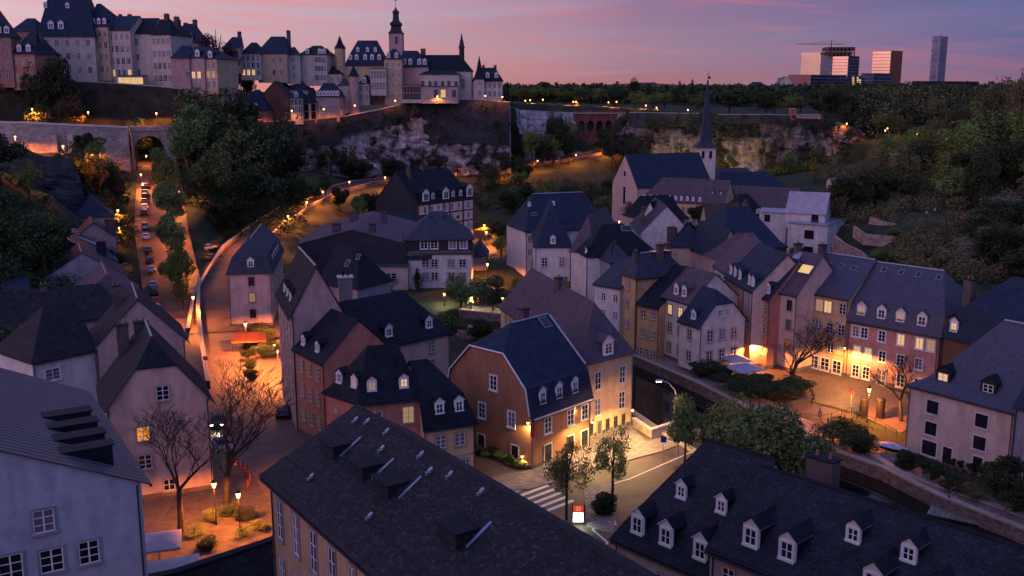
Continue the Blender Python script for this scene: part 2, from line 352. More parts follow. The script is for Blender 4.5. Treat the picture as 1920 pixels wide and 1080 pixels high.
def H(label, N, R, L, ze, wall, roof=None, z0=0.0, ridge='u', rise=5.0, prof='gable', hip=(0, 0), wins=None, dorm=(), chim=(), sky=(), cat='house',
      name='town_house', skew=False, ov=0.38, trim=None, group=None, gut=True, ws='s', cap=False, ridge_t=None, down=True, band=None, plinth=None):
    if plinth is None: plinth = gut and ze < 13.5 and z0 > -2.5
    roof = roof or SLATE
    n = _pt(N, ze); r = _pt(R, ze); u = (r-n); u.z = 0; W = u.length; u.normalize(); pv = Vector((-u.y, u.x, 0))
    if isinstance(L, (int, float)): D = float(L); lv = pv*D
    else:
        lv = _pt(L, ze)-n; lv.z = 0
        if not skew: lv = pv*lv.dot(pv)
        D = lv.length
    rz = math.atan2(u.y, u.x)
    root = thing(name, label, cat, (n.x, n.y, z0), rz, group)
    vx, vy = lv.dot(u), lv.dot(pv)
    h = ze - z0
    def q(a, b, z): return Vector((a*W + b*vx, b*vy, z))
    info = dict(root=root, W=W, D=D, n=n, u=u, v=lv, ze=ze, q=q, h=h)
    prof_l = PROF[prof] if isinstance(prof, str) else prof
    if ridge_t: prof_l = [(t/0.5*ridge_t, z) for t, z in prof_l]
    mono = abs(prof_l[-1][0]-1) < 1e-6
    half = prof_l
    LA, SP = (W, D) if ridge == 'u' else (D, W)          # length along ridge, span across
    def qa(s, t, z): return q(s, t, z) if ridge == 'u' else q(t, s, z)
    if mono: lv_pts = [(0, 0), (1, rise)]
    else:
        top = half[-1]; lv_pts = [(t, z*rise) for t, z in half]
    hips = []
    for hp in hip:
        if hp is None: hp = 0
        if isinstance(hp, (int, float)): hips.append([hp * (z/rise if rise else 0) for t, z in lv_pts] if prof != 'mansard' and prof != 'lowman' else [0 if i == 0 else (min(hp, lv_pts[1][0]*SP) if i == 1 else hp) for i in range(len(lv_pts))] if hp else [0]*len(lv_pts))
        else: hips.append(list(hp))
    if prof == 'half': hips = [[0, 0, hp] if isinstance(hp, (int, float)) else list(hp) for hp in hip]
    # walls
    wb = MB(); zb = -1.5
    c = [q(0, 0, 0), q(1, 0, 0), q(1, 1, 0), q(0, 1, 0)]
    for i in range(4):
        a, b = c[i], c[(i+1) % 4]
        wb.face([(a.x, a.y, zb), (b.x, b.y, zb), (b.x, b.y, h), (a.x, a.y, h)], wall)
    def ends(pts_l, s, ins):
        k = len(pts_l)
        for i in range(k-1):
            t0, z0_ = pts_l[i]; t1, z1_ = pts_l[i+1]
            if ins[i] < 1e-6 and ins[i+1] < 1e-6:
                ring = [qa(s, t0, h+z0_), qa(s, 1-t0, h+z0_), qa(s, 1-t1, h+z1_), qa(s, t1, h+z1_)]
                if i == k-2 and abs(t1-.5) < 1e-6: ring = [ring[0], ring[1], qa(s, .5, h+z1_)]
                wb.face(ring, wall)
    if not mono:
        ends(lv_pts if not ridge_t else [(t, z) for t, z in lv_pts], 0, hips[0]) if not ridge_t else None
        ends(lv_pts, 1, hips[1]) if not ridge_t else None
        if ridge_t:
            T = lv_pts[-1][0]
            for s in (0, 1): wb.face([qa(s, 0, h), qa(s, 1, h), qa(s, T, h+rise)], wall)
    else:
        for s in (0, 1): wb.face([qa(s, 0, h), qa(s, 1, h), qa(s, 1, h+rise)], wall)
        wb.face([qa(0, 1, h), qa(1, 1, h), qa(1, 1, h+rise), qa(0, 1, h+rise)], wall)
    ob('wall', wb.mesh('wall'), root)
    # roof shell
    V = []; F = []
    def rv(s, t, z): V.append(qa(s, t, z)); return len(V)-1
    sl = lv_pts[1][1]/max(lv_pts[1][0]*SP, .01) if len(lv_pts) > 1 else 0
    sl = min(sl, 1.2)
    rows = []
    def levels(side):
        out = []
        for i, (t, z) in enumerate(lv_pts):
            e0 = hips[0][i]; e1 = hips[1][i]
            tt = t; zz = h+z+0.06
            if i == 0: tt = -ov/SP; zz -= ov*sl
            s0 = (e0/LA if e0 > 1e-6 else -0.25/LA) if i or hips[0][-1] == 0 else -ov/LA
            s1 = (1-e1/LA if e1 > 1e-6 else 1+0.25/LA) if i or hips[1][-1] == 0 else 1+ov/LA
            if side: tt = 1-tt if not (ridge_t and i == len(lv_pts)-1) else t
            out.append((rv(s0, tt, zz), rv(s1, tt, zz)))
        return out
    A = levels(0)
    for i in range(len(A)-1): F.append((A[i][0], A[i][1], A[i+1][1], A[i+1][0]))
    if not mono:
        B = levels(1)
        for i in range(len(B)-1): F.append((B[i][1], B[i][0], B[i+1][0], B[i+1][1]))
        for e, hp in ((0, hips[0]), (1, hips[1])):
            for i in range(len(A)-1):
                if hp[i+1] > 1e-6: F.append((A[i][e], B[i][e], B[i+1][e], A[i+1][e]))
    rb = MB()
    bm = bmesh.new(); vs_ = [bm.verts.new(v) for v in V]
    for f in F:
        try: bm.faces.new([vs_[i] for i in f])
        except ValueError: pass
    bmesh.ops.remove_doubles(bm, verts=bm.verts, dist=0.02)
    bmesh.ops.recalc_face_normals(bm, faces=bm.faces)
    if sum(f.normal.z for f in bm.faces) < 0: bmesh.ops.reverse_faces(bm, faces=bm.faces)
    bmesh.ops.triangulate(bm, faces=[f for f in bm.faces if len(f.verts) > 3])
    ext = bmesh.ops.extrude_face_region(bm, geom=list(bm.faces))
    nv = [g for g in ext['geom'] if isinstance(g, bmesh.types.BMVert)]
    for v in nv: v.co.z += 0.12
    bmesh.ops.recalc_face_normals(bm, faces=bm.faces)
    me = bpy.data.meshes.new('roof'); bm.to_mesh(me); bm.free(); me.materials.append(roof); uvmap(me)
    ro = ob('roof', me, root)
    def inset_prof(side):
        if (side in 'FB') == (ridge == 'u'): return [(t*SP, z) for t, z in lv_pts]
        e = hips[0] if side in ('L', 'F') else hips[1]
        return [(e[i], z) for i, (t, z) in enumerate(lv_pts)]
    def zr(side, d):
        pl = inset_prof(side)
        for (d0, z0_), (d1, z1_) in zip(pl, pl[1:]):
            if d <= d1+1e-6: return z0_ + (z1_-z0_)*(d-d0)/max(d1-d0, 1e-3)
        return pl[-1][1]
    def fac(side):
        a, b = {'F': (q(0, 0, 0), q(1, 0, 0)), 'L': (q(0, 1, 0), q(0, 0, 0)), 'R': (q(1, 0, 0), q(1, 1, 0)), 'B': (q(1, 1, 0), q(0, 1, 0))}[side]
        d = (b-a); ln = d.length; d.normalize(); out = Vector((d.y, -d.x, 0))
        cen = q(.5, .5, 0)
        if (a-cen).dot(out) < 0 and (b-cen).dot(out) < 0: a, b = b, a; d = -d; out = -out
        return a, d, ln, out, math.atan2(d.y, d.x)
    info['fac'] = fac; info['zr'] = zr
    # gutters and downpipes
    if gut:
        g = MB()
        for side in (('F', 'B') if ridge == 'u' else ('L', 'R')):
            a, d, ln, out, ang = fac(side)
            p0 = a + out*(ov+.05) - d*.2; p1 = a + d*(ln+.2) + out*(ov+.05); zz = h - ov*sl - 0.02
            g.tube((p0.x, p0.y, zz), (p1.x, p1.y, zz), .09, .09, DARKM, 5)
        ob('gutter', g.mesh('gutter'), root)
        if down:
            a, d, ln, out, ang = fac('F')
            for e in (0.012, .988) if ln > 6 else (.985,):
                pp = a + d*ln*e + out*.1
                g = MB(); g.tube((pp.x, pp.y, -1), (pp.x, pp.y, h-.1), .055, .055, DARKM if ws != 'p' else ZINCL, 5); ob('downpipe', g.mesh('downpipe'), root)
    if band:       # string course / plinth
        a, d, ln, out, ang = fac('F'); g = MB()
        for zz in band:
            T = Matrix.Translation((a.x, a.y, 0)) @ Matrix.Rotation(ang, 4, 'Z'); g.box(0, ln, -0.1, 0.0, h-zz-.1, h-zz+.1, STONE, T)
        ob('string_course', g.mesh('string_course'), root)
    if cap:
        g = MB(); i = len(lv_pts)-1
        s0 = hips[0][i]/LA; s1 = 1-hips[1][i]/LA; t = lv_pts[i][0]
        z = h+lv_pts[i][1]+.2
        g.tube(qa(s0, t, z), qa(s1, t, z), .13, .13, ZINCL, 5)
        ob('ridge_cap', g.mesh('ridge_cap'), root)
    if plinth:
        for sd in 'FLR':
            a, d, ln, out, ang = fac(sd); T = Matrix.Translation((a.x, a.y, 0)) @ Matrix.Rotation(ang, 4, 'Z'); g = MB()
            g.box(0.02, ln-.02, -.05, 0, -.5, .55, PLINTH, T); ob('plinth', g.mesh('plinth'), root)
            if (sd == 'F') == (ridge == 'u'): g = MB(); g.box(.02, ln-.02, -.14, 0, h-.42, h-.20, WHITE if ws in 'wp' else STONE, T); ob('cornice', g.mesh('cornice'), root)
    # windows
    for side, specs in (wins or {}).items():
        a, d, ln, out, ang = fac(side)
        if isinstance(specs, dict): specs = [specs]
        for s in specs:
            w = s.get('w', 1.0); hh = s.get('h', 1.6); sty = s.get('s', ws); cols = s['c']
            if isinstance(cols, int): m_ = .6/cols*.5+.06; cols = [m_ + (1-2*m_)*k/max(cols-1, 1) for k in range(cols)] if cols > 1 else [.5]
            lit = s.get('lit', {}); skip = s.get('skip', ())
            for ri, dz in enumerate(s['r']):
                for ci, cf in enumerate(cols):
                    if (ci, ri) in skip: continue
                    p = a + d*ln*cf + out*0.004
                    add_window(root, (p.x, p.y, h-dz), ang, w, hh, sty, lit.get((ci, ri), 0))
    for dm in dorm:
        side = dm.get('side', 'F'); a, d, ln, out, ang = fac(side)
        w = dm.get('w', 1.0); hh = dm.get('h', 1.3); din = dm.get('d', .6); sty = dm.get('s', 'w')
        zb_ = zr(side, din); dd = din
        while dd < din+8 and zr(side, dd) < zb_+hh+w*.42: dd += .2
        back = min(dd-din+.2, 7.0)
        db, dr, gh = dormer_meshes(w, hh, back, sty, dm.get('m', roof))
        for ci, cf in enumerate(dm['c']):
            p = a + d*ln*cf - out*din
            o = ob('dormer', db, root, (p.x, p.y, h+zb_+.05), ang)
            ob('dormer_roof', dr, o)
            if sty != 's' or dm.get('win', 0):
                wm, ps = win_meshes(w*.66, hh*.72, 'w' if sty != 'd' else 'f')
                wo = ob('window', wm, o, (0, -0.01, hh*.5)); l = dm.get('lit', {}).get(ci, 0)
                ob('pane', ps[l], o, (0, -0.012, hh*.5))
    for (a_, b_, w, d_, zt) in chim:
        zt_ = h + zt; g = MB(); p = q(a_, b_, 0)
        T = Matrix.Translation((p.x, p.y, 0)); bt = max(0.0, zt_-rise-2.5)
        g.box(-w/2, w/2, -d_/2, d_/2, min(bt, h-.2), zt_, dmat(wall, roof), T); g.box(-w/2-.1, w/2+.1, -d_/2-.1, d_/2+.1, zt_, zt_+.12, SLATE3, T)
        for k in (-.25, .25): g.tube((p.x+k*w, p.y, zt_+.12), (p.x+k*w, p.y, zt_+.55), .13, .1, mat('clay_pot', (0.25, 0.12, 0.08)), 6)
        ob('chimney', g.mesh('chimney'), root)
    for (side, cf, din, w, hh, *l) in sky:
        a, d, ln, out, ang = fac(side)
        z0_, z1_ = zr(side, din), zr(side, din+.5); slp = math.atan2(z1_-z0_, .5)
        p = a + d*ln*cf - out*din; g = MB()
        g.box(-w/2, w/2, -hh/2, hh/2, 0, .09, ZINCL); g.box(-w/2+.08, w/2-.08, -hh/2+.08, hh/2-.08, .09, .11, (GLASS if not l else (LIT2 if l[0] == 2 else LIT)) if not (l and l[0] == 9) else ZINCL)
        o = ob('skylight', g.mesh('skylight'), root, (p.x, p.y, h+z0_+.2), 0)
        o.rotation_euler = (slp, 0, ang)
    HOUSES[label] = info
    return info
CHIM = mat('chimney_render', (0.10, 0.075, 0.072), .9, noise_amt=.3)
def dmat(w, r): return CHIM if w.name.startswith('plaster') else r
# ------------------------------------------------------------------ terrain height field
def X(px, d, z=10):      # plan position of column px at forward distance d
    dep = d*ct + (CAMH-z)*st
    return ((px-960)/FPX*dep, d)
CP = []   # (x, y, z)
def cp(px, d, z): x, y = X(px, d, z); CP.append((x, y, z))
for px in (-400, 0, 300, 600, 900, 1200, 1500, 1800, 2300):
    cp(px, 70, 0)
for (px, py, z) in [(450,905,0),(400,700,0),(300,650,0),(500,600,0),(620,560,0),(800,560,0),(700,700,0),(900,700,0),(1000,850,0),(1200,830,0),(1500,720,0),(1650,760,0),(1750,860,0),(1900,960,0),(1100,560,0),(1300,520,0),(1400,480,0),(930,470,0),(800,440,1),(700,420,2),(1000,430,1),(600,480,1),(520,520,0)]:
    v = P(px, py, z); CP.append((v.x, v.y, z))
for (px, d, z) in [(322,205,0),(315,222,2),(308,236,6),(303,244,10),(302,260,13.5),(302,287,16.5),(300,318,19),(300,335,20.5),(290,420,30),(350,225,3),(350,245,8),(350,270,12),
                   (390,190,0),(420,215,1.5),(440,235,3),
                   (200,170,2),(150,150,2),(60,140,3),(-60,130,5),(-200,130,8),(120,200,5),(40,190,10),(-80,180,16),(150,235,10),(60,225,22),(0,225,27),(-100,230,30),(-250,230,32),(110,250,22),(0,270,29),(100,290,26),(180,270,17),(190,320,20),(230,330,18),(-200,300,34),(-100,330,35),(0,330,33),(150,340,32),(250,355,30),(-400,340,46),(-400,200,36),
                   (420,300,8),(470,300,8),(500,270,6.5),(560,310,7.5),(600,350,8),(660,380,8),(720,400,8),(820,420,8),(920,435,9),(1000,440,11),(1100,455,15),(1180,450,6),(1300,440,5),(1450,440,5),(1560,440,6),
                   (380,350,16),(430,370,20),(480,375,16),(540,385,12),
                   (800,330,1),(900,370,2),(1000,370,2),(1100,400,3),(1200,330,1),(1300,330,1),(1450,330,1),(900,300,-1),(1000,280,0),
                   (1520,300,1),(1540,230,2),(1560,215,6),(1600,205,8),(1700,200,9),(1850,185,9),(2000,170,7),(2300,180,14),
                   (1620,235,13),(1740,232,15.5),(1880,225,17),(2100,225,22),(1600,270,14),(1640,300,13),(1700,290,18),(1800,280,21),(1950,270,24),(1600,350,9),(1650,400,14),(1750,370,22),(1850,350,26),(2000,340,30),(1620,450,22),(1700,460,28),(1800,450,30),(2000,430,33),(2300,350,38)]:
    cp(px, d, z)
for px in (-200, 300, 800, 1300, 1800, 2300): cp(px, 30, 14); cp(px, 5, 34)
CP = np.array(CP)
PLAT = [X(*a) for a in [(-800,360,46),(-300,345,46),(0,352,46),(150,350,44),(240,352,44),(330,352,42),(415,350,40),(425,392,33),(470,398,32),(560,402,32),(640,405,33),(700,412,35),(760,422,38),(960,426,39),(968,440,38),(1040,458,37),(1180,462,35),(1300,450,33),(1450,450,33),(1590,446,32),(1640,480,34),(1760,520,38),(1900,520,42),(2600,500,46)]]
RIM = PLAT[:]
PLAT = PLAT + [(4000, 600), (4000, 9000), (-4000, 9000), (-4000, 400)]
PLATN = np.array(PLAT)
def inside(px, py, poly):
    r = np.zeros(px.shape, bool); n = len(poly); j = n-1
    for i in range(n):
        xi, yi = poly[i]; xj, yj = poly[j]
        c = ((yi > py) != (yj > py)) & (px < (xj-xi)*(py-yi)/(yj-yi+1e-12)+xi); r ^= c; j = i
    return r
def seg_dist(px, py, poly, closed=False):
    best = np.full(px.shape, 1e9); m = len(poly)
    for i in range(m if closed else m-1):
        ax, ay = poly[i]; bx, by = poly[(i+1) % m]
        dx, dy = bx-ax, by-ay; t = np.clip(((px-ax)*dx+(py-ay)*dy)/(dx*dx+dy*dy+1e-9), 0, 1)
        best = np.minimum(best, np.hypot(px-ax-t*dx, py-ay-t*dy))
    return best
# river: far bank measured in the photograph, water about 2.6 m below the quays
WZ = -1.6
EB = [(v.x, v.y) for v in [P(a, b, -1.0) for a, b in [(860,590),(950,600),(1040,618),(1120,650),(1185,677),(1232,697),(1302,728),(1375,764),(1440,800),(1540,850),(1655,893),(1758,946),(1883,996),(2050,1065),(2300,1160)]]]
def offset(pl, d):
    out = []
    for i, p in enumerate(pl):
        a = pl[max(i-1, 0)]; b = pl[min(i+1, len(pl)-1)]; dx, dy = b[0]-a[0], b[1]-a[1]; l = math.hypot(dx, dy)
        out.append((p[0]-dy/l*d, p[1]+dx/l*d))
    return out
RW = 16.0
WB = offset(EB, -RW)
RIVER = EB + WB[::-1]
RIVW = offset(EB, 1.6) + offset(EB, -RW-1.6)[::-1]
FLATZ = [(v.x, v.y) for v in [P(a, b, 0) for a, b in [(-900,1700),(60,1000),(120,790),(270,640),(345,566),(540,556),(700,575),(860,600),(1180,650),(1300,610),(1400,600),(1420,640),(1560,690),(1720,730),(1900,840),(2100,1000),(2600,1700)]]]
ROADS = []
LstP = [X(a[0], a[1]) + (a[2],) for a in [(328,190,0),(322,205,0),(315,222,2),(308,236,6),(303,244,10),(302,260,13.5),(302,287,16.5),(300,318,19),(300,335,20.5)]]
LS2P = [X(a[0], a[1]) + (a[2],) for a in [(395,178,0),(400,205,.6),(420,222,2),(450,250,4),(500,275,6),(560,312,7.5),(610,348,8),(680,385,8),(760,405,8),(860,425,8.5),(960,437,10),(1040,448,12),(1120,455,15)]]
ROADS = [(LstP, 7.5), (LS2P, 5.5)]
def road_z(x, y, z):
    for pts, hw in ROADS:
        best = np.full(x.shape, 1e9); zr = np.zeros(x.shape)
        for a, b in zip(pts, pts[1:]):
            dx, dy = b[0]-a[0], b[1]-a[1]; t = np.clip(((x-a[0])*dx+(y-a[1])*dy)/(dx*dx+dy*dy), 0, 1)
            d = np.hypot(x-a[0]-t*dx, y-a[1]-t*dy); m = d < best; best = np.where(m, d, best); zr = np.where(m, a[2]+t*(b[2]-a[2]), zr)
        w = np.clip((hw+7-best)/7, 0, 1); w = w*w*(3-2*w); z = z*(1-w)+(zr-.25)*w
    return z
def hbase(x, y):
    x = np.atleast_1d(np.asarray(x, float)); y = np.atleast_1d(np.asarray(y, float))
    num = np.zeros(x.shape); den = np.zeros(x.shape)
    for cx, cy, cz in CP:
        w = 1.0/(((x-cx)**2+(y-cy)**2)+16.0)**1.7; num += w*cz; den += w
    z = num/den
    return np.sign(z)*np.maximum(np.abs(z)-.7, 0)*1.0 + np.sign(z)*np.clip(np.abs(z)-.7, 0, .7)
def plateau_z(x, y):
    r = np.hypot(x, y)
    az = np.degrees(np.arctan2(x, y))
    z = np.interp(az, [-40, -18, -15, -13, -9, -5, 0, 5, 12, 17, 22, 30, 45], [46, 46, 38, 31, 33, 38, 38, 36, 33, 31, 31, 32, 34])
    z = z + (36.0-z)*np.clip((r-500)/160, 0, 1)*(az > -9)
    z = z + np.where((az < -9) , np.clip((r-400)/50, 0, 1)*5, 0)
    return z
def H_np(x, y):
    x = np.atleast_1d(np.asarray(x, float)); y = np.atleast_1d(np.asarray(y, float))
    v = hbase(x, y); ins = inside(x, y, PLAT); d = seg_dist(x, y, RIM)
    pz = plateau_z(x, y)
    s = np.clip(d/5.0+.1, 0, 1); s = np.where(ins, s, 0)
    z = v*(1-s) + np.where(ins, pz, v)*s
    z = road_z(x, y, z)
    ri = inside(x, y, RIVER); rd = seg_dist(x, y, RIVER, True)
    z = np.where(inside(x, y, FLATZ), np.minimum(z, 0.0), z)
    ri = inside(x, y, RIVW); z = np.where(ri, -5.0, z)
    far = np.clip((np.hypot(x, y)-1500)/3000, 0, 1); z = z - far*30 - np.clip((np.hypot(x,y)-6000)/6000,0,1)*120
    return z
def hz(x, y): return float(H_np([x], [y])[0])
def hit(px, py, dz=0.0, lo=50.0, hi=700.0):
    """first point along the pixel's ray that is dz above the ground"""
    d = ray(px, py); ts = np.linspace(lo, hi, 500)/d.y
    xs = d.x*ts; ys = d.y*ts; zs = CAMH + d.z*ts; g = H_np(xs, ys)+dz
    w = np.where(zs <= g)[0]
    i = w[0] if len(w) else len(ts)-1
    return Vector((xs[i], ys[i], g[i]-dz))
GRASS = mat('meadow_grass', (0.030, 0.042, 0.018), 0.95, noise_amt=0.5, nscale=0.25, bump=0.6, bscale=1.5)
ASPH = mat('asphalt', (0.080, 0.054, 0.042), 0.68, noise_amt=0.55, nscale=0.22, bump=0.2, bscale=6, spec=0.4)
COBB = mat('cobblestone', (0.150, 0.100, 0.078), 0.7, noise_amt=0.25, nscale=0.5, kind='cobble', spec=0.4)
PAVE = mat('paving_slabs', (0.26, 0.21, 0.185), 0.8, noise_amt=0.2, nscale=0.4, kind='cobble', k=1.8)
KERB = mat('kerb_stone', (0.30, 0.27, 0.25), 0.8, noise_amt=0.2)
PAINT = mat('road_paint', (0.62, 0.58, 0.58), 0.7, noise_amt=0.22, nscale=2.5)
ROCK = mat('sandstone_cliff', (0.50, 0.43, 0.42), 0.95, noise_amt=0.35, nscale=0.5, kind='rock', lo=0.43, hi=0.53, dark=(0.045, 0.043, 0.040))
ROCKW = mat('sandstone_wall', (0.40, 0.33, 0.29), 0.95, noise_amt=0.3, nscale=0.3, kind='ashlar')
RUBBLE = mat('rubble_stone', (0.17, 0.125, 0.11), 0.95, noise_amt=0.45, nscale=0.9, kind='ashlar', k=.6)
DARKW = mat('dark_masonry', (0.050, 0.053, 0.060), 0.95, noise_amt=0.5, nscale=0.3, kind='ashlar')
WATER = mat('river_water', (0.006, 0.009, 0.008), 0.07, noise_amt=0.0, bump=0.10, bscale=1.2, spec=0.5)
def build_ground():
    xs = np.unique(np.concatenate([-np.geomspace(330, 12000, 26)[::-1], np.arange(-324, -90, 4.0), np.arange(-90, 120, 2.0), np.arange(120, 330, 4.0), np.geomspace(334, 12000, 26)]))
    ys = np.unique(np.concatenate([[-400, -150, -60, -20, 5, 25], np.arange(40, 200, 2.0), np.arange(200, 480, 3.0), np.arange(480, 800, 10.0), np.geomspace(800, 14000, 26)]))
    gx, gy = np.meshgrid(xs, ys); z = H_np(gx.ravel(), gy.ravel())
    near = (gy.ravel() > 180)
    rs = np.random.RandomState(3); z = z + near*rs.normal(0, 0.12, z.shape)
    v = np.stack([gx.ravel(), gy.ravel(), z-0.12], 1); nx, ny = len(xs), len(ys)
    i, j = np.meshgrid(np.arange(nx-1), np.arange(ny-1)); a = (j*nx+i).ravel()
    f = np.stack([a, a+1, a+1+nx, a+nx], 1)
    me = bpy.data.meshes.new('ground'); me.from_pydata(v.tolist(), [], f.tolist()); me.materials.append(GRASS)
    me.shade_smooth(); tag(ob('ground', me), kind='structure')
build_ground()
# water
b = MB()
for k in range(len(EB)-1):
    o2 = offset(EB, 1.0); w2 = offset(EB, -RW-1.0)
    b.face([(*o2[k], WZ), (*o2[k+1], WZ), (*w2[k+1], WZ), (*w2[k], WZ)], WATER)
tag(ob('river', b.mesh('river')), kind='structure')
def densify(pl, step):
    out = []
    for a, b_ in zip(pl, pl[1:]):
        n = max(1, int(math.dist(a[:2], b_[:2])/step))
        for k in range(n): out.append(tuple(a[i]+(b_[i]-a[i])*k/n for i in range(len(a))))
    out.append(tuple(pl[-1])); return out
def wall_strip(name, pl, zt, zb, th, m, cope=None, ctn=0.25, label=None, cat=None, kind=None, face=-1):
    """masonry wall along pl; zt / zb numbers or per-point lists; thickness away from face side"""
    pl = [tuple(p[:2]) for p in pl]; back = offset(pl, th*(-face)); b = MB(); n = len(pl)
    zt = zt if hasattr(zt, '__len__') else [zt]*n; zb = zb if hasattr(zb, '__len__') else [zb]*n
    for k in range(n-1):
        a, c = pl[k], pl[k+1]; A, C = back[k], back[k+1]
        b.face([(*a, zb[k]), (*c, zb[k+1]), (*c, zt[k+1]), (*a, zt[k])], m); b.face([(*A, zb[k]), (*C, zb[k+1]), (*C, zt[k+1]), (*A, zt[k])], m)
        b.face([(*a, zt[k]), (*c, zt[k+1]), (*C, zt[k+1]), (*A, zt[k])], m)
    for k in (0, n-1): b.face([(*pl[k], zb[k]), (*back[k], zb[k]), (*back[k], zt[k]), (*pl[k], zt[k])], m)
    o = ob(name, b.mesh(name))
    tag(o, label, cat, kind=kind)
    if cope:
        f2 = offset(pl, .12*face); b2 = offset(pl, (th+.12)*(-face)); b = MB()
        for k in range(n-1):
            q = [(*f2[k], zt[k]+.01), (*f2[k+1], zt[k+1]+.01), (*b2[k+1], zt[k+1]+.01), (*b2[k], zt[k]+.01)]; t = [(x, y, z+ctn) for x, y, z in q]
            b.face(t, cope); b.face([q[0], q[1], t[1], t[0]], cope); b.face([q[3], q[2], t[2], t[3]], cope)
        ob('coping', b.mesh('coping'), o)
    return o
def ribbon(name, pl, width, m, kerb=True, side=None, dz=0.02, zz=None):
    """road laid on the ground along a centre line"""
    pl = densify(pl, 4.0); xs = np.array([p[0] for p in pl]); ys = np.array([p[1] for p in pl])
    z = np.array([p[2] for p in pl]) if len(pl[0]) > 2 else H_np(xs, ys)
    for _ in range(3): z[1:-1] = (z[:-2]+z[1:-1]+z[2:])/3
    P2 = list(zip(xs, ys)); a = offset(P2, width/2); c = offset(P2, -width/2)
    za = np.maximum(z, H_np([p[0] for p in a], [p[1] for p in a])-.3)*0+z; b = MB()
    for k in range(len(pl)-1):
        b.face([(*a[k], z[k]+dz), (*a[k+1], z[k+1]+dz), (*c[k+1], z[k+1]+dz), (*c[k], z[k]+dz)], m)
        for e in (a, c): b.face([(*e[k], z[k]+dz), (*e[k+1], z[k+1]+dz), (*e[k+1], z[k+1]-3), (*e[k], z[k]-3)], KERB)
    o = tag(ob(name, b.mesh(name)), kind='structure')
    return list(zip(xs, ys, z)), a, c
def flat(name, pts, z, m, th=0.0, kind='structure', parent=None, edge=None):
    b = MB(); v = [P(*p, z) if not isinstance(p, Wp) else Vector((p[0], p[1], z)) for p in pts]
    b.face(v, m)
    if th:
        for i in range(len(v)):
            p, q_ = v[i], v[(i+1) % len(v)]; b.face([p, q_, (q_.x, q_.y, z-th), (p.x, p.y, z-th)], edge or KERB)
    o = ob(name, b.mesh(name), parent)
    if kind: tag(o, kind=kind)
    return o
# ---- flat paved heart of the lower town
flat('street', [(-900,1500),(2900,1500),(1950,1075),(1883,996+12),(1758,946+10),(1655,893+10),(1540,850+6),(1290,850),(1183,826),(1100,700),(1000,640),(880,640),(860,720),(800,700),(600,600),(560,545),(440,545),(300,600),(60,640),(-300,700)], 0.0, ASPH) if False else None
def quad_flat(name, pts, z, m, **k): return flat(name, pts, z, m, **k)
quad_flat('street', [(-1200,1100),(200,2600),(1700,2600),(1183,822),(1100,850),(860,720),(700,700),(560,585),(535,548),(350,548),(240,600),(60,800)], 0.0, COBB)
quad_flat('road', [(880,905),(1080,878),(1290,832),(1440,775),(1500,745),(1600,790),(1380,838),(1300,862),(1210,960),(1150,1300),(760,1300),(880,960)], 0.02, ASPH)
quad_flat('square', [(1395,690),(1420,655),(1560,690),(1700,740),(1720,800),(1690,810),(1600,770),(1500,745),(1470,740)], 0.03, COBB, th=.5)
# bridge deck rests over the water
deck = quad_flat('bridge_deck', [(1290,806),(1450,762),(1500,748),(1600,778),(1560,800),(1440,832),(1330,860)], 0.04, ASPH, th=1.2, edge=RUBBLE)
# pavements: raised 0.12
quad_flat('pavement', [(900,900),(990,880),(1104,818),(1184,796),(1212,828),(1300,800),(1330,812),(1240,846),(1100,884),(1000,915),(905,925)], 0.14, PAVE, th=.3)
quad_flat('pavement', [(1150,1000),(1100,985),(1095,915),(1150,905),(1155,945)], 0.14, PAVE, th=.3)
quad_flat('footpath', [(280,1080),(300,985),(330,930),(400,895),(470,885),(520,960),(520,1080)], 0.06, mat('garden_earth', (0.10,0.075,0.055), .95, noise_amt=.45, nscale=.9, bump=.5, bscale=4), th=.2)
# white lines
def stripe(parent, p, q_, w, z=.03, name='stripe'):
    a = P(*p, z); c = P(*q_, z); d = (c-a).normalized(); n = Vector((-d.y, d.x, 0))*w/2
    b = MB(); b.face([a-n, c-n, c+n, a+n], PAINT); return ob(name, b.mesh(name), parent)
zc = P(985, 925, 0.03)
zr_ = thing('zebra_crossing', 'white striped pedestrian crossing in front of the orange-brown corner house', 'crossing', (0, 0, 0))
A0, A1 = P(938, 921, .03), P(1006, 897, .03); B0, B1 = P(1000, 968, .03), P(1075, 938, .03)
for k in range(7):
    t = k/6; a = A0.lerp(B0, t); c = A1.lerp(B1, t)
    d = (c-a).normalized(); n = Vector((-d.y, d.x, 0))*.25
    b = MB(); b.face([a-n, c-n, c+n, a+n], PAINT); ob('stripe', b.mesh('stripe'), zr_)
ml = tag(ob('road_marking', None), 'white zigzag parking lines on the road beside the advertising pillar', 'road marking')
for p, q_ in [((1110,992),(1145,984)),((1145,984),(1155,978)),((1110,992),(1140,1018)),((1140,1018),(1120,1030)),((1145,958),(1155,985))]: stripe(ml, p, q_, .18)
m2 = tag(ob('road_marking', None), 'long pale edge line along the road past the zebra crossing', 'road marking')
for p, q_ in [((1118,916),(1180,898)),((1180,898),(1240,872)),((1240,872),(1300,846))]: stripe(m2, p, q_, .16)
# ---- quays
tag(wall_strip('quay_wall', densify(EB, 6), -.05, -5, .5, RUBBLE, STONE, .22), kind='structure')
tag(wall_strip('quay_wall', densify(WB, 6), 0.1, -5, .5, RUBBLE, STONE, .3, face=1), kind='structure')
b = MB(); e0 = offset(EB, .5); e1 = offset(EB, 4.8)
for k in range(len(EB)-1): b.face([(*e0[k], 0.05), (*e0[k+1], 0.05), (*e1[k+1], 0.05), (*e1[k], 0.05)], PAVE)
tag(ob('riverside_path', b.mesh('riverside_path')), kind='structure')
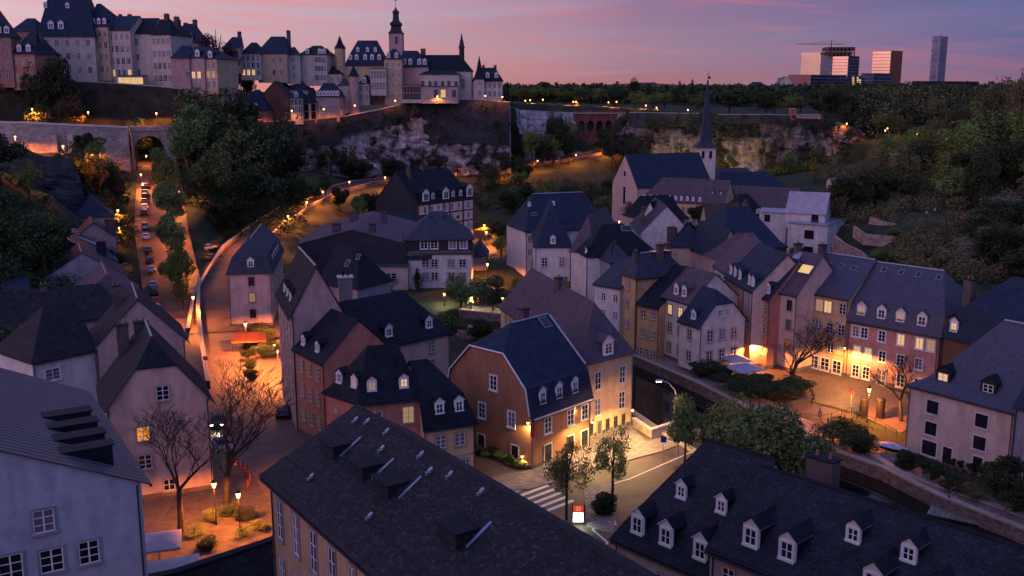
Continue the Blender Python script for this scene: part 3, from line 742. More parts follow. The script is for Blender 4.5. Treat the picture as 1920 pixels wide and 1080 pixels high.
# ---- climbing streets
Lst = LstP
LS, LSa, LSc = ribbon('street', Lst, 12.5, ASPH, dz=.12)
LS2 = LS2P
RS, RSa, RSc = ribbon('road', LS2, 8.5, ASPH, zz=None, dz=.15)
b = MB(); e0 = offset(EB, -RW-.4); e1 = offset(EB, -RW-5)
for k in range(3, len(EB)-1): b.face([(*e0[k], -.02), (*e0[k+1], -.02), (*e1[k+1], -.02), (*e1[k], -.02)], COBB)
tag(ob('quay', b.mesh('quay')), kind='structure')
ribbon('street', [X(*a) for a in [(885,262,0),(930,278,0),(985,296,0),(1060,310,0)]], 7.0, COBB)
ribbon('street', [X(*a) for a in [(1415,150,0),(1395,170,0),(1370,190,0),(1340,205,0),(1330,225,0)]], 5.0, COBB)
pw = [(p[0], p[1]) for p in RSa]; zt = [p[2]+1.0 for p in RS]
wall_strip('retaining_wall', pw, zt, [p[2]-4 for p in RS], .45, RUBBLE, STONE, .2, label='long low stone parapet along the road climbing below the cliff', cat='wall')
pw = RSc[6:]; wall_strip('parapet_wall', pw, [p[2]+.9 for p in RS[6:]], [p[2]-8 for p in RS[6:]], .4, RUBBLE, STONE, .2, label='dark outer parapet of the climbing road, above the gardens', cat='wall')
# ---- plateau edge: rock face
def cliff(name, rim, base, seed, label, m=ROCK, amp=3.0, step=1.4, cat='cliff', top_off=0.0, kind='structure', batter=0.12):
    """rim / base: lists of (px, py, d) for the top edge and heights of the foot"""
    rp = [PD(*r) for r in rim]; pl = densify([(v.x, v.y, v.z, zb) for v, zb in zip(rp, base)], step)
    off = offset([(p[0], p[1]) for p in pl], -1.0); rows = 28; b = MB(); V = []
    for i, p in enumerate(pl):
        nx, ny = off[i][0]-p[0], off[i][1]-p[1]
        for r in range(rows+1):
            t = r/rows; z = p[2]+(p[3]-p[2])*t
            q = Vector((p[0]*.05, p[1]*.05, z*.05+seed)); a = noise.fractal(q, 0.9, 2.1, 5)*amp + noise.noise(q*6)*amp*.25
            a += abs(noise.noise(Vector((p[0]*.09, p[1]*.09, seed))))*amp*1.3
            a += noise.noise(Vector((p[0]*.35, p[1]*.35, z*.5)))*1.0 + (abs(math.sin(z*.9+noise.noise(q*2)*5))**.5)*.9
            a = a*min(1, t*3+.08) + t*(p[2]-p[3])*batter
            V.append((p[0]+nx*a, p[1]+ny*a, z))
    F = []
    for i in range(len(pl)-1):
        for r in range(rows):
            k = i*(rows+1)+r; F.append((k, k+rows+1, k+rows+2, k+1))
    me = bpy.data.meshes.new(name); me.from_pydata(V, [], F); me.materials.append(m); uvmap(me)
    return tag(ob(name, me), kind='structure')
cliff('cliff', [(438,236,388),(480,233,394),(560,231,400),(640,224,404),(700,212,410),(760,198,420),(825,192,424),(900,191,424),(957,197,425)], [14,12,10,9,8,8,8,9,9], 1.0, None)
cliff('cliff', [(962,200,428),(975,206,442),(1040,209,456),(1078,211,464)], [9,10,12,14], 4.0, None, amp=2.5)
cliff('cliff', [(1160,213,462),(1185,216,455),(1300,218,450),(1450,220,449),(1560,224,446),(1605,240,450),(1650,255,470)], [10,6,5,5,5,8,12], 7.0, None, amp=5.0, m=mat('casemate_rock', (0.27, 0.22, 0.19), 0.95, noise_amt=0.45, nscale=0.35, kind='rock', lo=0.50, hi=0.56, dark=(0.03, 0.028, 0.022)))
# dark masonry bastion facing on top of the rock
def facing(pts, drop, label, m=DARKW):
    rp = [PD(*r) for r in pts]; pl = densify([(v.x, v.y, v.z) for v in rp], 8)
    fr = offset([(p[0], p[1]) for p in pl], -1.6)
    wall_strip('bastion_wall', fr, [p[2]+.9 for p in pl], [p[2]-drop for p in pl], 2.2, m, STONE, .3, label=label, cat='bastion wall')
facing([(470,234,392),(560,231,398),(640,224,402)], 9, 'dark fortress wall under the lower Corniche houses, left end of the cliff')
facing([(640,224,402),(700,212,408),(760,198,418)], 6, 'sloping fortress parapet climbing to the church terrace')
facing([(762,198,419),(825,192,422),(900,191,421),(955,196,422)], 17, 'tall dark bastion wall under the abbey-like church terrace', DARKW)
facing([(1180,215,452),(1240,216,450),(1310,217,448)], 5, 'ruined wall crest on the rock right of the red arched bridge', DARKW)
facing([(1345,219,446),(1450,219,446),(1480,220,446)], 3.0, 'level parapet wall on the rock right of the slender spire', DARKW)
# viaduct / retaining wall at the left
vt = [PD(-260,226,296), PD(-60,229,300), PD(60,232,304), PD(140,236,308), PD(240,240,314)]
pl = densify([(v.x, v.y, v.z) for v in vt], 6)
wall_strip('retaining_wall', [(p[0], p[1]) for p in pl], [p[2] for p in pl], [p[2]-14 for p in pl], 1.4, ROCKW, STONEL, .5, label='long pale stone retaining wall carrying the upper street at far left', cat='wall')
b = MB()
for k, (px, d) in enumerate([(104,306),(135,307),(-20,301)]):
    x, y = X(px, d-1.2, 28); b.box(x-.9, x+.9, y-1.0, y+.4, 14, 30.5, ROCKW)
tag(ob('buttress', b.mesh('buttress')), 'pale stone buttresses against the retaining wall at far left', 'buttress')
def arch_bridge(label, cat, a, c, ztop, zbot, openings, depth, m, rail=STONE, zf=None):
    """openings: list of (u0,u1,spring,crown) in metres along the face"""
    a = Vector(a); c = Vector(c); d = (c-a); ln = d.length; ang = math.atan2(d.y, d.x)
    root = thing('stone_bridge', label, cat, (a.x, a.y, 0), ang)
    b = MB(); us = sorted(set([0, ln] + [u for o in openings for u in o[:2]]))
    def col(u0, u1, z0, z1): b.box(u0, u1, 0, depth, z0, z1, m)
    cur = 0
    rowsets = {}
    for o in openings: rowsets.setdefault(o[4] if len(o) > 4 else 0, []).append(o)
    tiers = sorted(rowsets)
    for tk in tiers:
        os_ = sorted(rowsets[tk]); zb_ = os_[0][5] if len(os_[0]) > 5 else zbot; zt_ = os_[0][6] if len(os_[0]) > 6 else ztop
        cur = 0
        for o in os_:
            u0, u1, sp, cr = o[:4]; col(cur, u0, zb_, zt_); cur = u1; n = 8; mid = (u0+u1)/2; rr = (u1-u0)/2
            for k in range(n):
                s0 = -1+2*k/n; s1 = -1+2*(k+1)/n; za = sp+(cr-sp)*math.sqrt(max(0, 1-s0*s0)); zb2 = sp+(cr-sp)*math.sqrt(max(0, 1-s1*s1))
                x0, x1 = mid+s0*rr, mid+s1*rr
                for yy in (0, depth): b.face([(x0, yy, za), (x1, yy, zb2), (x1, yy, zt_), (x0, yy, zt_)], m)
                b.face([(x0, 0, za), (x1, 0, zb2), (x1, depth, zb2), (x0, depth, za)], m)
        col(cur, ln, zb_, zt_)
    ob('arches', b.mesh('arches'), root)
    g = MB(); g.box(-.3, ln+.3, -.35, depth+.35, ztop+.01, ztop+.5, rail)
    for yy in (-.3, depth): g.box(-.3, ln+.3, yy, yy+.3, ztop+.5, ztop+1.4, m)
    ob('parapet', g.mesh('parapet'), root)
    return root
a = PD(245, 246, 316); c = PD(345, 246, 322); dz_ = a.z
arch_bridge('stone bridge with one wide arch over the steep street at left', 'bridge', (a.x, a.y, 0), (c.x, c.y, 0), dz_, 6, [(.8, 9.6, dz_-5.0, dz_-1.6), (13.0, 16.4, dz_-6, dz_-3.5)], 6, ROCKW)
REDS = mat('red_sandstone', (0.16, 0.065, 0.055), 0.95, noise_amt=0.35, nscale=0.4, kind='ashlar')
a = PD(1076, 213, 462); c = PD(1172, 213, 462); ln = c.x-a.x; zt_ = a.z
ops = [(2.0+k*(ln-2.5)/5, 2.0+k*(ln-2.5)/5+3.0, zt_-5.2, zt_-3.2, 1, zt_-8, zt_) for k in range(5)]
ops += [(ln*.28, ln*.68, zt_-20, zt_-13, 0, zt_-30, zt_-8)]
arch_bridge('dark red bridge with five small arches over one tall arch in the cliff', 'bridge', (a.x, a.y, 0), (c.x, c.y, 0), zt_, 6, ops, 7, REDS)
# rock promontory at far left with railing
cliff('rock_wall', [(-120,288,226),(0,290,230),(60,292,232),(128,296,234),(136,300,250)], [6,8,9,10,14], 11.0, None, m=DARKW, amp=1.6, batter=.05)
def railing(label, pts, hgt=1.1, n=None, name='railing', step=2.0, m=DARKM):
    pl = densify(pts, step); root = thing(name, label, 'railing', (0, 0, 0)); b = MB()
    for p in pl: b.tube(p, (p[0], p[1], p[2]+hgt), .045, .045, m, 4)
    for p, q_ in zip(pl, pl[1:]):
        for f in (.5, 1): b.tube((p[0], p[1], p[2]+hgt*f), (q_[0], q_[1], q_[2]+hgt*f), .035, .035, m, 4, cap=False)
    ob('rails', b.mesh('rails'), root); return root
railing('thin dark railing along the top of the rock terrace at far left', [tuple(PD(px, py, d)) for px, py, d in [(-120,288,226),(0,290,230),(60,292,232),(128,296,234)]], 1.5)
# terraced garden walls on the right hillside
for lab, pts, hh in [('lowest curved terrace wall of reddish rubble on the right hillside', [(1562,440),(1580,455),(1610,470),(1622,480)], 4.0),
                ('second terrace wall, short curved band of rubble above the lowest one', [(1600,424),(1620,438),(1680,444)], 2.6),
                ('upper long terrace wall of rubble under the grass where chairs stand', [(1630,406),(1660,416),(1700,424),(1720,436)], 2.2),
                ('broken right-hand stretch of terrace wall falling down the slope', [(1715,434),(1760,446),(1790,456),(1822,470)], 4.0)]:
    v = [PD(p[0], p[1], 214+ (470-p[1])*.32) for p in pts]; pl = densify([tuple(x) for x in v], 2)
    wall_strip('terrace_wall', [(p[0], p[1]) for p in pl], [p[2] for p in pl], [p[2]-hh for p in pl], .6, mat('terrace_rubble', (0.36, 0.25, 0.21), .95, noise_amt=.45, nscale=.9, kind='ashlar', k=.6), label=lab, cat='terrace wall')
# ================================================================== buildings
pl_ = plaster
W_BLUE = pl_('white', (214,206,202)); W_WHITE = pl_('cream_white', (224,212,198)); W_PINK = pl_('pale_pink', (208,180,166)); W_ROSE = pl_('rose', (202,148,132))
W_ORANGE = pl_('orange_brown', (160,114,86)); W_SALMON = pl_('salmon', (186,126,108)); W_YELLOW = pl_('ochre_yellow', (200,164,120)); W_CREAM = pl_('cream', (218,184,138))
W_BEIGE = pl_('beige', (190,168,150)); W_GREY = pl_('grey', (140,140,150)); W_BRICK = pl_('brick_orange', (170,98,72)); W_BROWN = pl_('brown', (110,82,62)); W_PLUM = pl_('mauve', (172,150,146))
TAN = pl_('tan', (180,148,118))
# ---------- centre block between the steep street and the garden
H('corner house with grey mansard roof and tall white front at the fork of the climbing road', (427,511),(503,509),(553,470), 10.4, W_PINK, SLATE5, ridge='u', rise=5.4, prof='lowman', hip=(3,3), skew=False,
  wins={'F': [dict(c=[.54], r=[1.8,4.9,8.0], w=1.1, h=1.7, s='b', lit={(0,1):2})], 'R': [dict(c=[.2,.4,.6,.8], r=[2,5,8], s='o')]},
  dorm=[dict(side='F', c=[.5], d=.35, w=1.3, h=1.3), dict(side='R', c=[.2,.4,.6,.8], d=.4, w=1.1, h=1.3)], cap=True) if False else None
H('corner house with grey mansard roof and tall white front at the road fork', (427,511),(507,509),27, 10.4, W_PINK, SLATE5, ridge='v', rise=5.6, prof='mansard', hip=(3.2,2),
  wins={'F': [dict(c=[.54], r=[1.8,4.9,8.0], w=1.1, h=1.7, s='b', lit={(0,1):2})], 'R': [dict(c=[.2,.4,.6,.8], r=[2,5,8], s='o')]},
  dorm=[dict(side='F', c=[.54], d=.25, w=1.3, h=1.3), dict(side='R', c=[.3,.45,.6,.75], d=.3, w=1.1, h=1.2)], cap=True, chim=[(.4,.35,.7,1.2,6.6)])
H('tall street house with gable facing the viewer and three small dormers on its left slope', (547,593),(643,586),(517,549), 15.4, W_PLUM, SLATE3, ridge='v', rise=6.2, prof='gable',
  wins={'L': [dict(c=4, r=[2,5,8.2,11.4], w=.9, h=1.7, s='o', lit={(1,3):3})], 'F': [dict(c=[.7], r=[12.5], w=.9, h=1.3)]}, dorm=[dict(side='L', c=[.3,.5,.7], d=.5, w=.9, h=1.3, s='p')], cap=True)
H('house with broad dark roof and two white dormers behind the tall chimney', (660,662),(843,621),13, 8.6, W_PINK, SLATE3, ridge='u', rise=5.6, prof='gable', hip=(0,3.5), z0=-2,
  wins={'F': [dict(c=[.40,.80], r=[1.7,4.6], w=1.1, h=1.7, s='s')]}, dorm=[dict(c=[.40,.82], d=.9, w=1.3, h=1.4)])
ch = MB(); v = P(650,612,9.5)
ch.box(-.95,.95,-.8,.8,7,16.9,W_PLUM); ch.box(-1.15,1.15,-1,1,16.9,17.1,STONEL); ch.tube((-.3,0,17.1),(-.3,0,17.9),.16,.13,SLATE3,6); ch.tube((.4,0,17.1),(.4,0,17.6),.16,.13,SLATE3,6)
tag(ob('chimney_stack', ch.mesh('chimney_stack'), None, (v.x,v.y,0), .25), 'tall square pinkish chimney stack between dark roofs with small pots on top', 'chimney')
H('narrow terracotta street house with two slim dormers on a dark hipped roof', (552,651),(607,679),9.5, 11.3, W_SALMON, SLATE3, ridge='u', rise=4.6, prof='gable', hip=(0,0),
  wins={'F': [dict(c=[.25,.53,.8], r=[2.0,5.2,8.4], w=.95, h=1.7, s='o')]}, dorm=[dict(c=[.2,.68], d=.5, w=.9, h=1.3, s='p')])
H('terracotta corner house with steep dark roof and four small dormers, one of them lit', (673,753),(793,741),(611,733), 10.2,  W_SALMON, SLATE3, ridge='u', rise=5.4, prof='bell', hip=(3.0,.8),
  wins={'F': [dict(c=[.25], r=[2.2,5.4], w=1.5, h=1.8, s='o'), dict(c=[.76], r=[2.1,5.4], w=1.3, h=1.9, s='o', lit={(0,0):2})], 'L': [dict(c=[.78], r=[2.3,5.5], w=1.4, h=1.8, s='o'), dict(c=[.3], r=[1.9,], w=.7, h=.7, s='o')]},
  skew=True, dorm=[dict(side='F', c=[.22,.72], d=.6, w=1.15, h=1.3, s='p', lit={0:2,1:1}), dict(side='L', c=[.3,.75], d=.6, w=1.05, h=1.3, s='p', lit={1:2})])
H('small cream house with two white dormers and paired stone-framed windows at the block corner', (795,801),(889,788),9, 6.9, W_CREAM, SLATE3, ridge='u', rise=6.4, prof='mansard', hip=(0,4.0),
  wins={'F': [dict(c=[.32,.7], r=[2.0], w=1.25, h=1.5, s='o'), dict(c=[.25,.45,.65,.82], r=[5.2], w=.8, h=1.4, s='o')]}, dorm=[dict(c=[.33,.72], d=.35, w=1.15, h=1.35)], band=[3.9])
H('dark roofed house with skylights beside the big hall with the slate gable', (600,528),(672,538),9, 9.0, W_GREY, SLATE3, ridge='u', rise=6, prof='gable', hip=(0,4), sky=[('F',.5,2.5,1,1.4),('F',.7,3.4,.8,1.2)])
H('big hall with dark slate-hung gable wall and mauve shallow roof with four stub chimneys', (561,458),(763,458),34, 10.0, mat('slate_hung', (0.028,0.032,0.045), .6, kind='slate', noise_amt=.2), SLATE2, ridge='v', rise=3.2, prof='gable', ov=.5,
  chim=[(.32,.12,1.8,1.4,4.0),(.66,.12,1.4,1.3,4.0),(.38,.6,2.0,1.3,4.6),(.68,.6,1.4,1.3,4.4)])
H('pale pink lower storey with two wide windows under the slate gable of the big hall', (655,500),(764,500),3, 5.2, W_PINK, ZINC, ridge='u', rise=.3, prof='mono', wins={'F': [dict(c=[.32,.72], r=[2.4], w=2.2, h=1.8, s='g')]}, gut=False)
H('white school-like house with slate-hung top storey and pyramidal grey roof', (764,477),(884,477),14, 7.6, W_BLUE, SLATE5, ridge='u', rise=.3, prof='mono', gut=False,
  wins={'F': [dict(c=[.28,.42,.68,.86], r=[2.0,5.0], w=1.5, h=1.7, s='g')]})
H('slate-hung top storey and pyramidal roof of the white school-like house', (761,448),(886,446),14, 11.2, mat('slate_hung', (0,0,0)), SLATE5, z0=7.9, ridge='u', rise=5.2, prof='gable', hip=(6.2,6.2), ov=.5, cap=True,
  wins={'F': [dict(c=[.27,.42,.7,.86], r=[1.4], w=1.6, h=1.8, s='w')]}, dorm=[dict(c=[.2,.4,.6,.8], d=5, w=.5, h=.4, s='s')])
H('small lean-to roof between the white school-like house and the garden trees', (884,478),(912,478),9, 5.5, W_GREY, SLATE5, ridge='v', rise=2.5, prof='gable', hip=(2,0))
H('long brick-trimmed villa row with dark steep roof, white gables and red bands', (783,381),(888,369),18, 12.0, W_WHITE, SLATE3, z0=0, ridge='u', rise=8.4, prof='bell', hip=(0,2.4),
  wins={'F': [dict(c=[.12,.24,.36,.48,.60,.72,.9], r=[2.2,5.2,8.2], w=1.1, h=1.9, s='w', lit={(5,1):0})]},
  dorm=[dict(c=[.15,.5], d=.15, w=2.6, h=2.6), dict(c=[.3,.66,.8], d=.9, w=1.2, h=1.5), dict(c=[.93], d=.05, w=2.6, h=3.0)], chim=[(.15,.4,.8,1.4,9.5),(.45,.5,.8,1.4,9.6),(.85,.5,.8,1.4,9.5)])
hv = HOUSES['long brick-trimmed villa row with dark steep roof, white gables and red bands']
REDB = mat('red_brick', (0.26, 0.055, 0.04), .85, kind='brick', noise_amt=.2)
a,d,ln,out,ang = hv['fac']('F'); T = Matrix.Translation((a.x,a.y,0)) @ Matrix.Rotation(ang,4,'Z'); g = MB()
for z_ in (.5,3.6,6.7): g.box(0,ln,-.06,0.0,12-z_-.35,12-z_+.1,REDB,T)
for k in (0,.2,.45,.56,.8,1): g.box(ln*k-.35,ln*k+.35,-.09,-.0,0,12,REDB,T)
ob('brick_band', g.mesh('brick_band'), hv['root'])
q_ = hv['q']; g = MB(); o_ = Vector((-.06,0,0)); SHG = mat('slate_hung', (0,0,0))
g.face([q_(0,0,0)+o_, q_(0,1,0)+o_, q_(0,1,12)+o_, q_(0,.92,12.9)+o_, q_(0,.5,20.3)+o_, q_(0,.08,12.9)+o_, q_(0,0,12)+o_], SHG); ob('slate_cladding', g.mesh('slate_cladding'), hv['root'])
H('low blue-grey roof tucked behind the ridge of the big hall', (690,408),(770,420),10, 6.5, W_GREY, SLATE, ridge='u', rise=3.4, prof='gable', hip=(3,3))
# ---------- orange-brown house and the cream lit house by the water
H('orange-brown gambrel house with white edge trim, three white dormers and lit windows', (996,782),(1107,743),(868,727), 6.6, W_ORANGE, SLATE, ridge='u', rise=9.2, prof='gambrel', hip=([0,0,0,4.0],0), ws='w', cap=True,
  wins={'F': [dict(c=[.27,.65,.9], r=[1.75], w=1.15, h=1.9, lit={(0,0):0}), dict(c=[.27,.65,.9], r=[5.3], w=1.25, h=2.3, s='k')],
        'L': [dict(c=[.17,.43,.78], r=[1.0], w=1.1, h=1.9), dict(c=[.57], r=[-2.9], w=1.1, h=1.8), dict(c=[.2,.42,.82], r=[5.2], w=1.1, h=2.1, s='k')]},
  dorm=[dict(c=[.2,.47,.74], d=.18, w=1.2, h=1.75)], chim=[(.75,.62,1.1,.9,10.2)], sky=[('F',.86,6.2,1.4,1.6)])
H('long cream house washed by yellow wall lamps with mauve hipped roof beside the dark water', (1090,681),(1186,657),(939,571), 10.3, W_CREAM, SLATE2, ridge='v', rise=6.0, prof='gable', hip=(5.0,4.5), ws='p', z0=0, skew=True,
  wins={'F': [dict(c=[.32,.80], r=[2.9,6.4], w=1.05, h=2.3), dict(c=[.2,.36,.52,.68,.84], r=[9.2], w=.7, h=1.7, s='b')], 'L': [dict(c=[.08,.14,.2], r=[2.2,5.4], w=1.1, h=1.9, s='s')]},
  dorm=[dict(side='F', c=[.52], d=.05, w=1.9, h=1.9)], chim=[(.45,.5,.9,.9,7.0)], sky=[('L',.3,2,1.3,1),('L',.14,2,1.4,1.2)])
ho = HOUSES['orange-brown gambrel house with white edge trim, three white dormers and lit windows']; q_ = ho['q']; D_ = ho['D']; g = MB(); h_ = ho['h']
pr = [(0,0),(.045,.34),(.30,.74)]; tp = [q_(0,t,h_+z*9.2+.1)+Vector((-.3,0,0)) for t, z in pr]+[q_(0,1-t,h_+z*9.2+.1)+Vector((-.3,0,0)) for t, z in pr[::-1]]
for a_, b_ in zip(tp, tp[1:]): g.tube(a_, b_, .10, .10, WHITE, 5)
ob('verge_trim', g.mesh('verge_trim'), ho['root']); g = MB()
a_ = q_(0,.045,h_+.34*9.2+.16); b_ = q_(1,.045,h_+.34*9.2+.16); g.tube(a_, b_, .09, .09, SLATE5, 5); ob('roof_moulding', g.mesh('roof_moulding'), ho['root']); g = MB()
a_ = q_(0,-.03,h_-.3); b_ = q_(1,-.03,h_-.3); g.tube(a_, b_, .12, .12, STONEL, 6); ob('eaves_cornice', g.mesh('eaves_cornice'), ho['root']); g = MB()
zi = HOUSES['long cream house washed by yellow wall lamps with mauve hipped roof beside the dark water']
g.tube(q_(1,.06,h_+4.0), q_(1,.48,h_+9.3), .13, .13, ZINCL, 5); ob('roof_flashing', g.mesh('roof_flashing'), ho['root'])
# ---------- far bank of the river
H('tall narrow ochre house like a tower, grey hipped roof, at the water', (1192,519),(1285,509),(1166,512), 13.0, W_YELLOW, SLATE5, z0=-3, ridge='u', rise=3.4, prof='gable', hip=(2.2,3), cap=True,
  wins={'L': [dict(c=[.42], r=[1.8,5.0,8.6,12.4], w=1.0, h=1.4, s='o')], 'F': [dict(c=[.6], r=[2.0], w=1, h=1.2, s='b')]}, chim=[(.12,.5,.8,.8,3.8),(.55,.3,.9,1.1,4.8),(.8,.6,.9,1,4.6)], sky=[('F',.5,2,1.2,1.4,2),('F',.75,2,1.2,1.4,2)])
H('lower ochre house with dark lean roof between the ochre tower house and the white house', (1196,569),(1236,577),9, 8.7, W_YELLOW, SLATE3, z0=-3, ridge='u', rise=5.5, prof='mono', wins={'F': [dict(c=[.28,.74], r=[1.5,4.9], w=1.0, h=1.3, s='o'), dict(c=[.15,.45,.78], r=[8.2], w=1.0, h=1.5, s='o')]})
H('white three-storey house with two round-topped dormers and a plain gable on its right', (1293,568),(1385,556),(1235,555), 10.4, W_WHITE, SLATE2, z0=0, ridge='v', rise=4.2, prof='gable', ws='o',
  wins={'L': [dict(c=[.28,.68], r=[2.0,5.0,8.3], w=1.05, h=1.6, lit={(0,0):1,(1,0):1})], 'F': [dict(c=[.38,.56], r=[-1.2], w=.6, h=.6, s='f')]}, dorm=[dict(side='L', c=[.38,.68], d=.6, w=1.1, h=1.5)])
H('smaller white house with half-hipped gable and small dormer above the terrace hedge', (1313,611),(1398,598),(1277,599), 8.1, W_WHITE, SLATE, z0=0, ridge='v', rise=4.8, prof='half', hip=(2.0,0), ws='s', ridge_t=None,
  wins={'F': [dict(c=[.22,.49,.75], r=[1.9,5.2], w=1.1, h=1.8), dict(c=[.42,.6], r=[-1.6], w=.8, h=1.0, s='p')], 'L': [dict(c=[.5], r=[1.9,5.4], w=1.0, h=1.7)]}, dorm=[dict(side='L', c=[.55], d=.5, w=1.0, h=1.2)])
H('white narrow house with slim windows left of the ochre tower house', (1115,532),(1165,540),8, 10.5, W_BLUE, SLATE5, z0=-3, ridge='u', rise=3.4, prof='mono', wins={'F': [dict(c=[.35,.8], r=[2,5,8], w=1.0, h=1.4, s='f')]})
H('grey-blue roofed annex with terrace behind the ochre tower house', (1144,492),(1185,490),10, 12.0, W_GREY, SLATE5, z0=0, ridge='u', rise=3.2, prof='gable', hip=(3,2))
# row on the right side of the river
row = [
 ('slim white street-end house with small square windows', (1340,496),(1362,510), W_BLUE, 12.6, SLATE2, [.5], dict(prof='gable')),
 ('terracotta house at the narrow end of the row with a line of slender dormers', (1362,517),(1396,537), W_ROSE, 12.6, SLATE, [.3,.7], dict(dorm=[dict(c=[.12,.36,.62], d=.4, w=.9, h=1.5)])),
 ('rose house wall beside the terracotta end house with two tall thin dormers', (1396,537),(1412,545), W_PINK, 12.6, SLATE, [.5], dict(dorm=[dict(c=[.3,.7], d=.4, w=.8, h=1.5)])),
 ('orange-lit salmon house with two white dormers in the row facing the square', (1410,549),(1444,559), W_SALMON, 11.6, SLATE, [.28,.72], dict(dorm=[dict(c=[.25,.75], d=.4, w=1.0, h=1.5)])),
 ('pale house with brown shutters and lit skylights in the row facing the square', (1444,541),(1495,552), W_PINK, 12.6, SLATE2, [.3,.75], dict(ws='b', sky=[('F',.68,3.2,1.3,1.7,1),('F',.86,3.2,1.3,1.7,1),('F',.2,4.5,1.4,2.2,9)])),
]
for lab, n, r, w_, ze_, rf, cols, kw in row:
    H(lab, n, r, 11, ze_, w_, rf, ridge='u', rise=5.6, prof=kw.get('prof','gable'), ws=kw.get('ws','s'), wins={'F': [dict(c=cols, r=[2.0,5.2,8.4], w=1.05, h=1.7)]}, dorm=kw.get('dorm',()), sky=kw.get('sky',()), chim=[(.08,.5,.7,1.3,6.8)] if kw.get('ws') else [])
H('cream house with large plain violet-blue roof, lit top window and lamp on its right corner', (1495,542),(1592,560),13, 12.4, W_CREAM, mat('slate_clean', (0.055,0.055,0.092), .55, kind='slate', noise_amt=.08, spec=.5), ridge='u', rise=5.2, prof='gable', ws='s', cap=True, down=True,
  wins={'F': [dict(c=[.18,.9], r=[1.8], w=1.15, h=1.7), dict(c=[.46,.62], r=[1.9], w=1.35, h=1.9, s='o', lit={(0,0):2,(1,0):1}), dict(c=[.18,.46,.68,.9], r=[5.2], w=1.15, h=1.7), dict(c=[.2,.5,.72,.9], r=[8.4], w=1.1, h=1.5, s='o',lit={(0,0):2,(3,0):2}), dict(c=[.18,.42,.63,.86], r=[11.2], w=1.5, h=2.0, s='w')]},
  sky=[('F',.25,4.5,.8,1.0),('F',.5,4.6,.8,1.0),('F',.74,4.6,.8,1.0)], chim=[(.02,.45,.8,1.4,6.6)])
H('long pink mansard house with four white dormers and lit windows beside the square', (1592,597),(1762,628),13, 9.3, W_ROSE, mat('slate_clean', (0,0,0)), ridge='u', rise=8.0, prof=[(0,0),(.05,.30),(.5,1)], ws='w', cap=True, hip=(0,[0,0,3.0]),
  wins={'F': [dict(c=[.09,.19,.39,.6,.8,.92], r=[1.8], w=1.1, h=1.65, lit={(3,0):1,(4,0):1,(5,0):2}), dict(c=[.12,.25,.41,.61,.81], r=[4.9], w=1.1, h=1.65, lit={(0,0):1,(1,0):1}), dict(c=[.12,.24,.63,.82], r=[8.0], w=1.1, h=1.9), dict(c=[.42], r=[8.2], w=1.4, h=2.4, s='g')]},
  dorm=[dict(c=[.13,.36,.57,.8], d=.2, w=1.55, h=1.6, s='p', lit={0:2,2:2})], sky=[('F',.16,5.5,.8,1.0),('F',.36,5.5,.8,1),('F',.55,5.5,.8,1),('F',.77,5.5,.8,1)])
H('dark hipped roof house with one lit dormer behind the pink mansard house', (1768,626),(1960,668),16, 9.5, W_BROWN, SLATE, ridge='u', rise=8.2, prof='mansard', hip=(5,3), dorm=[dict(c=[.1], d=.2, w=1.3, h=1.6, s='w', lit={0:1})], chim=[(.04,.3,1.2,1.5,7.5),(.6,.5,1,1.5,9.4)])
H('pink house standing above the river wall with black-paned square windows and two brown dormers', (1706,720),(1903,772),15, 8.5, W_PINK, mat('slate_clean', (0,0,0)), ridge='u', rise=8.2, prof='bell', hip=([0,1.5,7.0],0), ws='k', cap=True, z0=-.5,
  wins={'F': [dict(c=[.25,.72], r=[2.1,4.8], w=1.5, h=1.6), dict(c=[.25], r=[7.3], w=1.9, h=1.8), dict(c=[.43,.72], r=[7.7], w=1.15, h=2.4)]},
  dorm=[dict(c=[.27], d=1.2, w=1.9, h=1.3, s='d', m=SLATE3, lit={0:1}), dict(c=[.70], d=1.2, w=1.9, h=1.3, s='d', m=SLATE3)], chim=[(.9,.5,1.0,1.6,8.6)])
H('grey-white neighbour at the right edge beside the pink riverside house', (1906,760),(2080,800),14, 9.6, W_GREY, SLATE, ridge='u', rise=5, prof='gable', z0=-.5, wins={'F': [dict(c=[.2,.5,.8], r=[2,5,8])]})
# ---------- middle ground, centre
H('long blue-roofed house with a little spirelet at the left of the centre cluster', (985,433),(1146,425),13, 12.0, W_BLUE, SLATE, ridge='u', rise=7.6, prof='bell', hip=(4,5), wins={'F': dict(c=[.05], r=[2,5], s='f')}, dorm=[dict(side='F', c=[.12,.4], d=4.5, w=.7, h=.8)], cap=True, sky=[('F',.15,3,1.4,.8)])
H('white house with a big plain midnight-blue roof above the garden', (1004,461),(1070,461),22, 12.2, W_BLUE, SLATE, ridge='v', rise=8.0, prof='bell', hip=(7.5,5),
  wins={'F': [dict(c=[.26,.76], r=[3.4], w=1.1, h=1.8), dict(c=[.26,.82], r=[7.6], w=1.7, h=2.5, s='f')]}, dorm=[dict(side='F', c=[.5], d=.3, w=1.1, h=1.4)])
H('mauve-sloped roof wedge between the two white houses of the centre cluster', (1071,469),(1112,471),26, 12.4, W_WHITE, SLATE2, ridge='v', rise=6.4, prof='gable', hip=(5,4))
H('tall blank white building with dark hipped roof and one skylight', (1099,478),(1232,473),(1072,469), 12.7, W_BLUE, SLATE3, z0=-1, ridge='u', rise=5.2, prof='gable', hip=(4.0,6.0), wins={}, sky=[('F',.62,2.6,2.2,1.2)], dorm=[dict(side='L', c=[.9], d=.2, w=.7, h=.9)])
